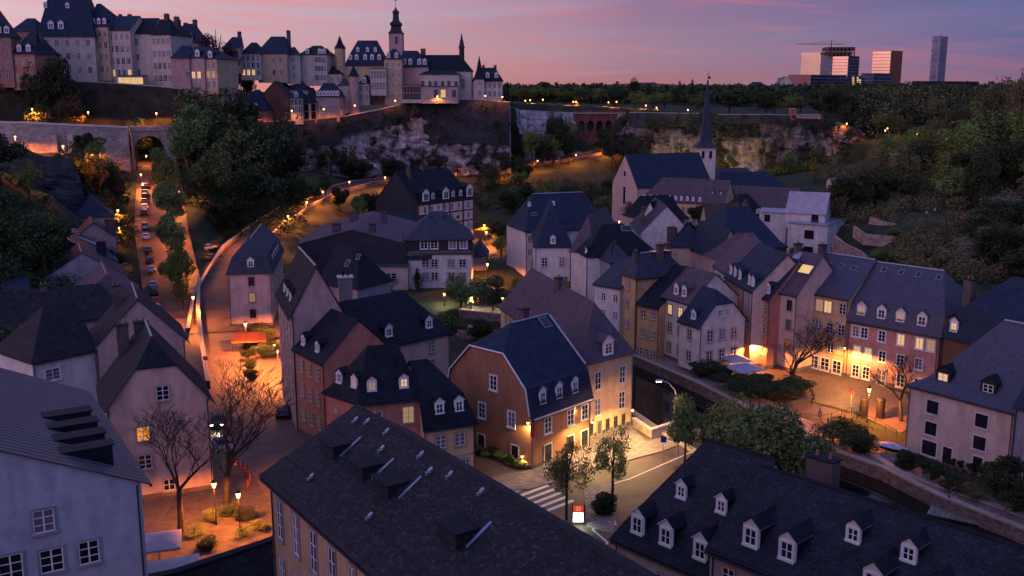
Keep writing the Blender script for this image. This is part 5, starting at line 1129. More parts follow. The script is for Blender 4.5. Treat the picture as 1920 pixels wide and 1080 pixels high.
t = tower('small dark roof turret with needle spire on the church nave', 'roof turret', 866, 432, [(1.15,136),(1.1,88)], mat('lead_dark', (0,0,0)), mat('lead_dark', (0,0,0)), n=6, rot=0, name='roof_turret', parts=[(1.5,90),(1.1,86),(.8,78),(.55,74),(.1,62)])
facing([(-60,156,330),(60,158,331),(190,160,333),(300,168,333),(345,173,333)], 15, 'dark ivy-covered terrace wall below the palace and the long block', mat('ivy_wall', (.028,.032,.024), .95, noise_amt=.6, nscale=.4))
# parapet of the church terrace, lit
v0, v1 = PD(757,186,414), PD(945,182,417); 
# ================================================================== office towers on the horizon
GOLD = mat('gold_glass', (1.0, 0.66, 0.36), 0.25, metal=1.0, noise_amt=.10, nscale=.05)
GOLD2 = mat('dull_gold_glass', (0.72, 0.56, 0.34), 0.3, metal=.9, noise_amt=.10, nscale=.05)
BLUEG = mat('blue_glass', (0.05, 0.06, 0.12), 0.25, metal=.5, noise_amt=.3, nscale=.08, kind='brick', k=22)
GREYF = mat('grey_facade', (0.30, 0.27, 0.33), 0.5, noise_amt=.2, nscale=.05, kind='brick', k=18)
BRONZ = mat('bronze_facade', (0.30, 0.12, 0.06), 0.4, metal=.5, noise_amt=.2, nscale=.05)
def slab(label, x0, x1, xe, ytl, yb, d, mf, ms, mt=DARKM, name='office_tower', cat='office tower', flo=None, turn=40):
    """left face x0..x1, right face x1..xe; built as a real box with floor bands"""
    c = PD(x1, ytl, d); a = PD(x0, ytl, d+ (x1-x0)/FPX*d*math.tan(R_(turn))*.6); e = PD(xe, ytl, d+(xe-x1)/FPX*d*1.0)
    zt = c.z; zb = PD(x1, yb, d).z-10
    A, Cc, E = Vector((a.x,a.y,0)), Vector((c.x,c.y,0)), Vector((e.x,e.y,0)); B = A+(E-Cc)
    root = thing(name, label, cat, (c.x, c.y, 0)); b = MB(); o = Cc
    def f(p, q_, m): b.face([(p.x-o.x,p.y-o.y,zb),(q_.x-o.x,q_.y-o.y,zb),(q_.x-o.x,q_.y-o.y,zt),(p.x-o.x,p.y-o.y,zt)], m)
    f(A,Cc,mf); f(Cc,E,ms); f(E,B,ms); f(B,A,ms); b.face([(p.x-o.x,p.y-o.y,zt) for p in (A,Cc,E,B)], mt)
    ob('facade', b.mesh('facade'), root)
    b = MB(); n = flo or int((zt-zb)/4.2)
    for k in range(1, n+1):
        z = zb+(zt-zb)*k/n
        for p, q_ in ((A,Cc),(Cc,E)):
            dd = (q_-p); nrm = Vector((dd.y,-dd.x,0)).normalized()*.35; dn = dd.normalized()*.35
            p2, q2 = p+nrm-o-dn*0, q_+nrm-o
            b.face([(p2.x,p2.y,z-.5),(q2.x,q2.y,z-.5),(q2.x,q2.y,z+.1),(p2.x,p2.y,z+.1)], ms if ms is not BLUEG else GREYF)
            b.face([(p.x-o.x,p.y-o.y,z+.1),(q_.x-o.x,q_.y-o.y,z+.1),(q2.x,q2.y,z+.1),(p2.x,p2.y,z+.1)], DARKM)
    ob('floor_bands', b.mesh('floor_bands'), root)
    return root, zt
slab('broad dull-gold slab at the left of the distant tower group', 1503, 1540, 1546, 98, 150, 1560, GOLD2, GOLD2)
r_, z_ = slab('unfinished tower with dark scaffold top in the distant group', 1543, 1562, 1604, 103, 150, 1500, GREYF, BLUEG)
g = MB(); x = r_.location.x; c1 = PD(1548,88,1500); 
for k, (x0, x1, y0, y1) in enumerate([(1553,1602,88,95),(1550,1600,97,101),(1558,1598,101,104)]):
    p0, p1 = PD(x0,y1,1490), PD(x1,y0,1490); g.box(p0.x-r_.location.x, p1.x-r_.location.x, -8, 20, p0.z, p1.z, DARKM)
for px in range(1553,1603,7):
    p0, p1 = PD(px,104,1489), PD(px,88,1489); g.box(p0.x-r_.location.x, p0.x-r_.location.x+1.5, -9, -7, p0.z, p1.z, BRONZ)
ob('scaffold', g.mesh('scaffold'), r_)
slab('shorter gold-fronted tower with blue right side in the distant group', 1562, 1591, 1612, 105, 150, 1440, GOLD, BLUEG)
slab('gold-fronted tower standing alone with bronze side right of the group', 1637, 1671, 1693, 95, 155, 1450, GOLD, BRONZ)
p0 = PD(1677,106,1446); p1 = PD(1692,158,1446)
tw, zt_ = slab('slim tall grey tower with bright seam at the right of the horizon', 1749, 1764, 1778, 68, 160, 1700, GREYF, GREYF)
g = MB(); 
for px, w_ in ((1762,2.6),): p = PD(px,66,1694); q_ = PD(px,158,1694); g.box(p.x-tw.location.x-w_/2, p.x-tw.location.x+w_/2, -9, -7, q_.z, p.z, ZINCL)
p = PD(1750,76,1697); g.box(-13, -11.5, -2, 4, p.z-60, p.z, ZINCL) if False else None
ob('bright_seam', g.mesh('bright_seam'), tw)
slab('long low office block with violet-lit front at the foot of the towers', 1478, 1521, 1587, 140, 168, 1380, pl_('office_pink',(190,120,110)), BLUEG, name='office_block', cat='office block')
slab('low block glittering with lit windows between the tower groups', 1597, 1603, 1615, 142, 170, 1370, BLUEG, BLUEG, name='office_block', cat='office block')
slab('dark stepped office block under the lone gold tower', 1615, 1640, 1672, 137, 170, 1380, BLUEG, BLUEG, name='office_block', cat='office block')
slab('very long low dark roofline right of the towers', 1711, 1720, 1836, 152, 168, 1500, DARKM, DARKM, name='office_block', cat='office block')
slab('small grey blocks on the horizon left of the tower group', 1458, 1470, 1494, 146, 160, 1500, GREYF, BRONZ, name='office_block', cat='office block')
# lit panes of the glittering block, each a window
root = [o for o in COL.objects if o.get('label','').startswith('low block glittering')][0]
wm = MB(); wm.box(-1.2,1.2,-.3,0,-1.0,1.0,LIT); wm = wm.mesh('window')
rs = random.Random(4)
for cx in range(4):
    for cz in range(6):
        if rs.random() < .75:
            p = PD(1599+cx*4.2, 146+cz*4.3, 1366); ob('window', wm, root, (p.x-root.location.x, -6, p.z))
cr = thing('tower_crane', 'thin tower crane with long horizontal jib above the unfinished tower', 'crane', (PD(1558,100,1470).x, 1470, 0)); g = MB()
z0, z1 = PD(1558,104,1470).z, PD(1558,76,1470).z; zj = PD(1558,83,1470).z
g.tube((0,0,z0),(0,0,z1),.8,.6,DARKM,4); ob('mast', g.mesh('mast'), cr); g = MB()
x0 = PD(1494,83,1470).x-cr.location.x; x1 = PD(1584,83,1470).x-cr.location.x
g.tube((x0,0,zj+.5),(x1,0,zj),.55,.55,BRONZ,4); g.tube((x0*.7,0,zj),(0,0,z1),.2,.2,DARKM,3); g.tube((x1*.8,0,zj),(0,0,z1),.2,.2,DARKM,3); ob('jib', g.mesh('jib'), cr)
# spotted houses / farmsteads on the right plateau
U('pale house among the trees below the office towers', 1408, 1436, 160, 168, 900, UP_W, SLATE, rise_px=6, cols=3, rows=1)
U('steep-roofed white house peeping over the plateau trees', 1455, 1492, 160, 172, 1000, UP_W, ZINC, rise_px=16, cols=2, rows=1, ridge='v', prof='gable', hip=(0,0))
U('low pale building on the horizon behind the avenue trees', 1192, 1238, 160, 172, 900, UP_W, SLATE2, rise_px=5, cols=3, rows=1)
U('ruined tower stump with jagged crest on the rock plateau', 1484, 1494, 205, 232, 452, pl_('ruin',(170,110,96)), ROCKW, rise_px=1, depth=4, cols=[.5], rows=1, w=.8, h=1, ws='d', prof='mono', hip=(0,0), cat='ruin', name='ruin')
U('low ruined wall blocks beside the tower stump', 1492, 1540, 216, 234, 452, UP_P, ROCKW, rise_px=1, depth=4, cols=[.3,.7], rows=1, w=1, h=1, ws='d', prof='mono', hip=(0,0), cat='ruin', name='ruin')
U('grassy peaked roof of an old fort behind the casemate rock', 1605, 1655, 238, 242, 470, TAN, mat('tile_brown', (0,0,0)), rise_px=24, depth=14, cols=[.5], rows=1, w=1, h=.4, ridge='v', prof='gable', hip=(0,0))
U('stone gatehouse fragment with arch among the right-hand trees', 1676, 1702, 292, 330, 330, RUBBLE, ROCKW, rise_px=2, depth=4, cols=[.5], rows=1, w=1.4, h=2, ws='d', prof='mono', hip=(0,0), cat='ruin', name='ruin')
U('little white hut between the shrubs right of the abbey', 1560, 1577, 340, 352, 300, W_PINK, ZINC, rise_px=5, depth=5, cols=[.5], rows=1, w=.9, h=1.2, prof='gable', hip=(0,0), name='hut', cat='hut')
# ================================================================== trees
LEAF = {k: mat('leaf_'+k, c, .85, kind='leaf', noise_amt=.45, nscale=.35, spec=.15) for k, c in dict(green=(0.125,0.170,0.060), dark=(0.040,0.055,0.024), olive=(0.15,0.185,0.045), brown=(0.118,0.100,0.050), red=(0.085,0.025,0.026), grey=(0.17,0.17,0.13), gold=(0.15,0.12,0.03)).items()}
BARK = mat('bark', (0.045, 0.034, 0.028), .95, noise_amt=.4, nscale=3)
def leaf_mesh(name, m, n, size, seed, lobes=9, flat=1.0, hollow=.55, drop=.25, elong=1.35):
    rs = np.random.RandomState(seed)
    # lobes: smaller balls spread over the crown, so the outline is uneven
    lc = rs.normal(size=(lobes, 3)); lc /= np.linalg.norm(lc, axis=1)[:, None]; lc *= rs.uniform(.25, .62, (lobes, 1)); lr = rs.uniform(.28, .50, lobes)
    k = rs.randint(0, lobes, n); d = rs.normal(size=(n, 3)); d /= np.linalg.norm(d, axis=1)[:, None]
    r = rs.uniform(hollow, 1.0, n)**.6; p = lc[k] + d*(lr[k]*r)[:, None]
    # knots: clumps within lobes
    kn = np.sin(p*9.0+seed).sum(1); keep = kn > -1.3+drop*2; p = p[keep]; n = len(p)
    t1 = rs.normal(size=(n, 3)); t1 /= np.linalg.norm(t1, axis=1)[:, None]; t2 = np.cross(t1, rs.normal(size=(n, 3))); t2 /= np.linalg.norm(t2, axis=1)[:, None]+1e-9
    s = rs.uniform(.6, 1.3, (n, 1))*size
    v = np.empty((n, 3, 3)); v[:, 0] = p-t1*s*.5; v[:, 1] = p+t1*s*.5; v[:, 2] = p+t2*s*elong*.6
    v[:, :, 2] *= flat
    me = bpy.data.meshes.new(name); vv = v.reshape(-1, 3)
    me.vertices.add(len(vv)); me.vertices.foreach_set('co', vv.ravel()); me.loops.add(len(vv)); me.loops.foreach_set('vertex_index', np.arange(len(vv)))
    me.polygons.add(n); me.polygons.foreach_set('loop_start', np.arange(0, 3*n, 3)); me.polygons.foreach_set('loop_total', np.full(n, 3))
    me.materials.append(m); me.update(calc_edges=True); return me
CR = {}
for k in LEAF:
    dense = k in ('green', 'dark')
    CR[k] = [leaf_mesh('crown', LEAF[k], 7500 if dense else 4500, .085 if dense else .060, 10*j+len(k), lobes=9+3*j, hollow=.35, drop=.1 if dense else .3) for j in range(3)]
CR['con'] = [leaf_mesh('crown', LEAF['dark'], 4200, .09, 77+j, lobes=12) for j in range(1)]
for me in CR['con']:
    for v_ in me.vertices:
        t = (v_.co.z+1)/2; v_.co.x *= 1.15*(1-t)+.05; v_.co.y *= 1.15*(1-t)+.05
def bark_tree(seed, depth=6, spread=.62, n0=3, thin=1.0):
    rs = random.Random(seed); b = MB()
    def grow(p, d, ln, r, k):
        segs = 3 if k > 1 else 2; q_ = p
        for s in range(segs):
            d2 = (d + Vector((rs.uniform(-.22,.22), rs.uniform(-.22,.22), rs.uniform(-.08,.16)))).normalized(); e = q_+d2*ln/segs; r2 = r*.86
            b.tube(q_, e, max(r, .0011), max(r2, .0009), BARK, 6 if r > .004 else 3, cap=False); q_ = e; d = d2; r = r2
            if k > 0 and s < segs-1 and rs.random() < .6: grow(q_, (d+Vector((rs.uniform(-1,1), rs.uniform(-1,1), rs.uniform(-.1,.7)))*spread).normalized(), ln*.6, r*.55, k-2 if k > 1 else 0)
        if k <= 0: return
        for j in range(n0 if k > 3 else rs.choice((2, 3))):
            an = 2*math.pi*(j/3+rs.random()*.4); side = Vector((math.cos(an), math.sin(an), .25))
            grow(q_, (d*.9+side*spread*rs.uniform(.8,1.3)).normalized(), ln*rs.uniform(.62,.82), r*.68, k-1)
    grow(Vector((0,0,0)), Vector((0,0,1)), .22, .021*thin, depth)
    me = b.mesh('bare_crown', fix=False)
    z = max(v.co.z for v in me.vertices)
    for v in me.vertices: v.co /= z
    return me
BARE = [bark_tree(3, 6, .85), bark_tree(11, 6, .95), bark_tree(23, 6, .9)]
tk = MB(); tk.tube((0,0,0),(0,0,.55),.035,.024,BARK,6); tk.tube((0,0,.5),(.13,.05,.86),.02,.008,BARK,4); tk.tube((0,0,.45),(-.14,.04,.80),.02,.007,BARK,4); tk.tube((0,0,.48),(.02,-.13,.84),.02,.007,BARK,4); tk.tube((0,0,.5),(0,0,.95),.022,.006,BARK,4)
TRUNK = tk.mesh('trunk')
NT = {}
def NTH(i): return ORD[i] if i < 20 else ('%d%s' % (i+1, {1:'st',2:'nd',3:'rd'}.get((i+1) % 10, 'th')))
KN = dict(green='leafy green', dark='dark evergreen', olive='olive budding', brown='brown budding', red='dark red', grey='pale blossoming', gold='lamp-lit golden', con='dark conical', bare='bare')
rsT = random.Random(5)
GR = {}
def tree(kind, x, y, z, h, w, label, group=None, flat=None, low=.0):
    """crown of total height h (foot to tip) and width w"""
    cat = 'tree'; nm = {'con': 'conifer_tree', 'bare': 'bare_tree'}.get(kind, 'leafy_tree')
    if h < 3.2: nm, cat = 'shrub', 'shrub'
    root = thing(nm, label, cat, (x, y, z-.15), rsT.uniform(0, 6.28), group)
    if kind == 'bare':
        m = BARE[NT.get('b', 0) % 3]; NT['b'] = NT.get('b', 0)+1
        o = ob('trunk_and_limbs', m, root, sc=(w*.95, w*.95, h)); ob('twigs', CRT, root, (0,0,h*.62), sc=(w*.42,w*.42,h*.34)) if False else None
        return root
    k = NT.get(kind, 0); NT[kind] = k+1; ms = CR[kind]; m = ms[k % len(ms)]
    ob('trunk', TRUNK, root, sc=(max(w*.9, h*.5), max(w*.9, h*.5), h))
    c0 = low if low else (.22 if h > 6 else .05)
    if kind == 'con': c0 = .02
    hh = h*(1-c0)/2
    ob('crown', m, root, (0, 0, h*c0+hh), sc=(w/2*1.12, w/2*1.12, hh*1.1))
    return root
def T(kind, px, py, h, w, label, dz=0, d=None, group=None, low=.0):
    v = hit(px, py) if d is None else Vector((*X(px, d), hz(*X(px, d))))
    return tree(kind, v.x, v.y, v.z, h, w, label, group, low=low)
# named trees near the viewer
v = P(338, 1000, 0)
tree('bare', v.x, v.y, 0, 13.5, 12, 'bare tree in front of the pink-white gabled house, left of the near lamps')
v = P(425, 945, 0)
tree('bare', v.x, v.y, 0, 15.5, 12.5, 'bare leaning tree by the red barrier in the steep street')
v = P(1478, 722, 0)
tree('bare', v.x, v.y, 0, 11.5, 13.5, 'spreading bare tree at the corner of the hotel garden on the square')
v = P(1690, 790, 0)
tree('bare', v.x, v.y, 0, 9.5, 9.0, 'bare tree in front of the long pink mansard house')
v = P(1148, 955, 0); tree('olive', v.x, v.y, 0, 9.5, 5.4, 'young street tree with sparse leaves rising from a clipped round base, near the road', low=.25)
v = P(1062, 975, 0); tree('olive', v.x, v.y, 0, 9.8, 5.6, 'sparse olive tree beside the lit advertising pillar')
v = P(1284, 872, 0); tree('green', v.x, v.y, 0, 9.0, 4.5, 'slim tree at the left end of the riverside clump')
for i, (px, py, h, w, k) in enumerate([(1352,900,10.0,9,'olive'),(1415,925,12.0,11,'green'),(1478,945,11,10,'green'),(1530,932,7.5,7,'green'),(1400,905,11.5,8,'olive'),(1318,880,8.5,5.5,'olive')]):
    v = P(px, py, -.5); tree(k, v.x, v.y, -1.0, h, w, ['leafy tree at the left of the riverside clump behind the near right roofs','tallest leafy tree in the middle of the riverside clump','rounded leafy tree right of centre in the riverside clump','lower leafy tree at the right end of the riverside clump','yellowish tree peeping out of the middle of the riverside clump','thin yellowish tree beside the tall curved street lamp'][i])
v = P(1135, 965, 0); tree('dark', v.x, v.y, 0, 2.6, 4.2, 'clipped dark round bush by the road next to the advertising pillar', low=.02)
# garden in the centre
for i, (px, py, h, w, k) in enumerate([(840,650,7,7,'green'),(865,600,6,8,'green'),(900,565,5,7,'green'),(925,600,5,6,'dark'),(850,560,6,6,'olive'),(1010,560,7,7,'olive'),(1040,590,8,8,'olive'),(1060,575,6,6,'green'),(895,640,4,6,'dark'),(965,560,5,5,'olive'),(783,545,6,4,'con'),(700,560,5,6,'olive'),(730,560,5,6,'bare'),(930,545,4,6,'green'),(1015,520,6,5,'dark')]):
    T(k, px, py, h, w, ['broad green tree beside the house with two white dormers','green tree at the left of the sunken garden','bushy green tree at the back of the sunken garden','dark shrub-like tree by the garden lamp','olive tree above the left garden path','budding olive tree below the white house','fullest olive tree between the garden and the tall white wall','green tree against the foot of the tall white wall','dark bush by the garden retaining wall','thin olive tree at the garden end','small conifer in front of the white school-like house','olive bush before the pale pink lower storey','bare little tree before the pale pink lower storey','green bush along the garden fence','dark ivy-like tree under the window of the white house'][i])
# left dark mass beside the steep street: few very large trees
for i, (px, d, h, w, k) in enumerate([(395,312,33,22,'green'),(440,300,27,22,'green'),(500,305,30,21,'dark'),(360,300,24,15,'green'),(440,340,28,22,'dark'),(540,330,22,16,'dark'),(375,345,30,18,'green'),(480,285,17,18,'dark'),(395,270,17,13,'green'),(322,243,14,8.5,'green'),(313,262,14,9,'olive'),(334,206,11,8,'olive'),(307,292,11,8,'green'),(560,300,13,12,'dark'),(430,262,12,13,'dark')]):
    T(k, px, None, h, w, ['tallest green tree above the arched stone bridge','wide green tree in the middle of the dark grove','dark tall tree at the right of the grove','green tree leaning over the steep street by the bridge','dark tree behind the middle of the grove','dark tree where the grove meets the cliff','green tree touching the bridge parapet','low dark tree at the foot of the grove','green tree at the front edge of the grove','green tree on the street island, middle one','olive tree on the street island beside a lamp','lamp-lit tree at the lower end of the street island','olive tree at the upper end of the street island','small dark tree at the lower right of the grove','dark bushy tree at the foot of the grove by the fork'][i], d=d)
for i, (px, d, h_, w_, k) in enumerate([(338,198,7.5,6,'olive'),(328,214,10,7.5,'green'),(331,222,11,7,'olive'),(320,231,12,8,'green'),(326,250,12,8,'olive'),(314,275,11,8,'dark')]):
    T(k, px, None, h_, w_, 'leafy tree in the row on the street island, '+ORD[i]+' from the near end', d=d, low=.12)
# left slopes
def scatter(n, poly_px, kinds, hr, wr, labf, group, dz=None, seed=1, name=None):
    """many trees over a slope: pixel region boxes (x0,x1,d0,d1)"""
    rs = random.Random(seed); it = []
    for i in range(n):
        x0, x1, d0, d1 = rs.choice(poly_px); px = rs.uniform(x0, x1); it.append((px, rs.uniform(d0, d1), rs.choice(kinds), rs.uniform(*hr), rs.uniform(*wr)))
    it.sort()
    for i, (px, d, k, h_, w_) in enumerate(it):
        x, y = X(px, d, 10); tree(k, x, y, hz(x, y), h_, w_, labf+', '+NTH(i)+' from the left', group)
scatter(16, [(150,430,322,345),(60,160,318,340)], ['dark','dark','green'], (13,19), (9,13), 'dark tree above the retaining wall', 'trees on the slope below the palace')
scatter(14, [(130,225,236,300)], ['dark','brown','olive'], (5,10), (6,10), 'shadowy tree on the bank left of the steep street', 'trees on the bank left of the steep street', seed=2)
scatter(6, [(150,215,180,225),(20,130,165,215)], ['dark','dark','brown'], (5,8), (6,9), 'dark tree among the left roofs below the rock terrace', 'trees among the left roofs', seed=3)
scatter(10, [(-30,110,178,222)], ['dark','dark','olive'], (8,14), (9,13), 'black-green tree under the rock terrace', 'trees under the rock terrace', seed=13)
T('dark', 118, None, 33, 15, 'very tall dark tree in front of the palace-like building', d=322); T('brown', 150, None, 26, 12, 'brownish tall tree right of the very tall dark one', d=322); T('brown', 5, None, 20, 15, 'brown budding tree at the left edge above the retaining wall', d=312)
T('dark', 85, None, 24, 10, 'dark tree leaning left beside the very tall one', d=325)
v = PD(410,166,366); tree('red', v.x, v.y, v.z, 22, 15, 'dark red tree between the yellow end building and the white houses'); v = PD(388,160,362); tree('red', v.x, v.y, v.z, 17, 11, 'smaller dark red tree at the left of the tall red one'); v = PD(432,160,372); tree('red', v.x, v.y, v.z, 16, 10, 'low dark red tree at the right of the tall red one')
T('dark', 30, 700, 8, 9, 'dark garden tree left of the pale blue-white wing'); T('dark', 60, 660, 6, 8, 'dark shrub tree under the annexes at far left'); T('dark', 20, 650, 9, 10, 'dark tree at the left edge beneath the flat-lidded annex')
# cliff foot and middle slopes
scatter(11, [(560,780,392,410)], ['dark','dark','brown'], (8,15), (8,12), 'dark tree at the cliff foot', 'trees against the left foot of the cliff', seed=4)
scatter(9, [(760,1000,405,428)], ['dark','brown','dark'], (6,13), (6,10), 'low dark tree along the road under the cliff', 'low trees along the road under the cliff', seed=5)
scatter(8, [(960,1080,425,452)], ['dark','olive','dark'], (12,22), (8,12), 'tree in the dark gully between bastion and red bridge', 'trees in the gully left of the red bridge', seed=6)
scatter(5, [(1130,1200,430,455)], ['dark'], (10,17), (8,11), 'dark tree at the foot of the red bridge', 'trees at the foot of the red bridge', seed=7)
scatter(20, [(880,1160,330,408)], ['dark','dark','olive','brown'], (5,11), (8,13), 'dark tree in the valley orchard left of the church', 'trees in the valley left of the church', seed=8)
scatter(12, [(560,740,300,352)], ['dark','green','dark','olive'], (5,10), (7,11), 'tree below the climbing road behind the big hall', 'trees below the climbing road', seed=9)
scatter(8, [(905,985,255,300)], ['dark','dark','olive'], (6,10), (6,9), 'dark tree near the curve of the lower lane', 'trees near the lower lane', seed=10)
scatter(14, [(1440,1570,395,435)], ['olive','green','brown'], (5,10), (7,10), 'shrubby tree along the foot of the floodlit rock', 'trees at the foot of the floodlit rock', seed=11)
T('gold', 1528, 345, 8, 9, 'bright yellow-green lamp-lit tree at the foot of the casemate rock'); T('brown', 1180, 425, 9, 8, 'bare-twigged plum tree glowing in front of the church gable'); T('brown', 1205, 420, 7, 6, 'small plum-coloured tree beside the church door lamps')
T('con', 1293, 420, 11, 6, 'dark conifer in front of the abbey wing'); T('dark', 1310, 425, 7, 8, 'dark round tree right of the conifer by the abbey wing'); T('brown', 1355, 455, 6, 6, 'bare budding tree beside the brown-roofed low house')
T('dark', 1400, 478, 3, 4, 'potted shrub on the roof terrace in the alley cluster'); T('dark', 1500, 498, 5, 5, 'dark bush under the white modern block')
# right hillside
scatter(16, [(1560,1720,238,330)], ['dark','brown','brown','dark'], (9,14), (9,14), 'brown hillside tree right of the white block', 'brown trees on the right hillside', seed=21)
scatter(20, [(1700,1960,232,330)], ['olive','green','dark','brown','olive'], (9,15), (10,16), 'tall tree on the right hillside above the terraces', 'tall trees on the right hillside', seed=22)
scatter(18, [(1640,1960,330,450)], ['olive','olive','green','brown'], (9,15), (13,19), 'olive-green crown high on the right hillside', 'olive trees high on the right hillside', seed=23)
scatter(16, [(1800,2000,178,222)], ['dark','dark','grey','brown'], (6,11), (8,12), 'dark tree behind the long pink mansard house', 'trees on the slope behind the pink row', seed=24)
scatter(10, [(1660,1840,186,206)], ['dark','olive','dark'], (2.2,4.6), (4,8), 'low bush beneath the terrace walls', 'bushes beneath the terrace walls', seed=25)
scatter(10, [(1585,1700,206,226)], ['dark','green'], (1.2,2.2), (4,9), 'hedge bush on a garden terrace', 'hedge bushes on the garden terraces', seed=26)
T('brown', 1900, None, 27, 16, 'tallest bare-crowned tree against the sky at the right edge', d=330); T('brown', 1860, None, 23, 13, 'second bare-crowned tree against the sky near the right edge', d=345); T('grey', 1890, 505, 8, 9, 'pale blossoming tree at the right edge of the slope')
scatter(10, [(1540,1720,440,480)], ['brown','dark','brown'], (8,14), (9,13), 'brown tree along the top of the casemate rock', 'trees along the top of the casemate rock', seed=27)
for i, (px, d, h_, w_, k) in enumerate([(1735,292,17,19,'olive'),(1790,300,19,21,'olive'),(1850,305,20,22,'green'),(1905,300,21,22,'olive'),(1820,262,14,16,'green'),(1770,250,12,13,'olive'),(1650,300,15,13,'brown'),(1700,268,15,12,'brown'),(1875,248,14,14,'green')]):
    T(k, px, None, h_, w_, 'full spring-leaved tree on the right hillside, '+NTH(i)+' of the big ones', d=d)
# plateau avenue left of centre to the church spire
T('bare', 968, None, 17, 17, 'bare spreading tree against the pink sky right of the small chateau', d=430)
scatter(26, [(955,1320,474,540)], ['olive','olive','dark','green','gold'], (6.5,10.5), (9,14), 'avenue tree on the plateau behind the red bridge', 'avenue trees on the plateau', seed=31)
scatter(12, [(1320,1620,480,620)], ['dark','dark','brown','olive'], (8,12), (11,17), 'tree of the park beyond the casemate rock', 'park trees beyond the casemate rock', seed=32)
scatter(6, [(1000,1300,540,600)], ['con','dark','con'], (13,17), (6,9), 'tall dark tree standing above the plateau treeline', 'tall dark trees above the plateau treeline', seed=33)
scatter(12, [(500,640,430,445),(440,480,425,445)], ['dark','brown'], (7,12), (6,9), 'dark garden tree between the upper town houses', 'garden trees between the upper town houses', seed=34)
T('green', 722, 186, 9, 10, 'round green tree on the church terrace slope', d=411); T('green', 798, None, 6, 6, 'small green tree by the grid-windowed annex', d=413)
# hotel garden hedge, ivy shrubs on the far bank
for i, (px, py, h, w) in enumerate(sorted([(1320,706,3,6),(1345,716,3,7),(1375,735,3,7),(1405,748,3,8),(1440,748,3,8),(1470,740,2.6,7),(1495,735,2.4,6),(1305,695,2.4,5),(1425,728,2.6,5)])):
    T('dark', px, py, h, w, 'dense dark hedge bush of the hotel garden, '+ORD[i]+' from the left', group='hedge bushes of the hotel garden')
for i, (px, py, h, w, k) in enumerate(sorted([(1580,830,4,8,'olive'),(1600,860,3,6,'dark'),(1560,845,3.5,6,'brown'),(1620,875,2.5,5,'dark'),(1700,885,2.6,4,'dark'),(1745,905,3,4,'dark'),(1880,935,5,6,'dark'),(1900,985,5,7,'dark'),(1820,955,2,5,'brown'),(1780,940,2,4,'dark')])):
    T(k, px, py, h, w, ORD[i]+' bush from the left on the far river bank below the pink riverside house', group='bushes on the far river bank')
for i, (px, py) in enumerate(sorted([(400,985),(430,975),(462,985),(488,1000),(365,1010),(455,1015),(385,1030)])):
    T('dark' if i % 2 else 'olive', px, py, 1.4, 2.8, ORD[i]+' low shrub from the left in the orange light of the two near lamps', group='lit shrubs under the near lamps')
for i, (px, py) in enumerate(sorted([(918,862),(940,868),(958,878),(975,880),(898,850)])):
    T('green', px, py, 1.6, 2.2, ORD[i]+' shrub from the left at the foot of the orange-brown gable', group='shrubs at the foot of the orange-brown gable')
v = P(979, 872, 0); tree('green', v.x, v.y, 0, 6.0, 1.6, 'slim climber lit by the wall lamp on the orange-brown gable', low=.2)
# far woods, one mass each
def wood(name, boxes, n, m, size, seed, label=None):
    rs = np.random.RandomState(seed); V = []
    for (a0, a1, d0, d1, h0, h1) in boxes:
        k = n//len(boxes); a = rs.uniform(a0, a1, k//60+1); d = rs.uniform(d0, d1, k//60+1)
        cx = np.array([X(p, q_, 40)[0] for p, q_ in zip(a, d)]); cy = d; cz = H_np(cx, cy); ch = rs.uniform(h0, h1, len(a))
        for j in range(len(a)):
            q_ = rs.normal(size=(60, 3)); q_ /= np.linalg.norm(q_, axis=1)[:, None]
            c = np.array([cx[j], cy[j], cz[j]+ch[j]*.55]); p = c + q_*np.array([ch[j]*.55, ch[j]*.55, ch[j]*.5])*rs.uniform(.6, 1, (60, 1)); V.append(p)
    p = np.concatenate(V); n = len(p); t1 = rs.normal(size=(n, 3)); t1 /= np.linalg.norm(t1, axis=1)[:, None]; t2 = np.cross(t1, rs.normal(size=(n, 3))); t2 /= np.linalg.norm(t2, axis=1)[:, None]
    s = rs.uniform(.7, 1.4, (n, 1))*size; v = np.stack([p-t1*s, p+t1*s, p+t2*s*1.4], 1).reshape(-1, 3)
    me = bpy.data.meshes.new(name); me.vertices.add(len(v)); me.vertices.foreach_set('co', v.ravel()); me.loops.add(len(v)); me.loops.foreach_set('vertex_index', np.arange(len(v)))
    me.polygons.add(n); me.polygons.foreach_set('loop_start', np.arange(0, 3*n, 3)); me.polygons.foreach_set('loop_total', np.full(n, 3)); me.materials.append(m); me.update(calc_edges=True)
    tag(ob(name, me), kind='stuff')
wood('woods', [(900,1500,560,800,7,11),(1300,2100,620,1100,8,12),(900,2100,1000,1300,8,12)], 60000, LEAF['dark'], 1.5, 5)
wood('woods', [(1550,2100,450,640,9,13)], 40000, LEAF['dark'], .7, 6)
wood('woods', [(1600,2100,450,560,9,13)], 16000, LEAF['brown'], .6, 26)
wood('woods', [(900,1400,800,1400,8,12)], 16000, LEAF['brown'], 1.8, 7)
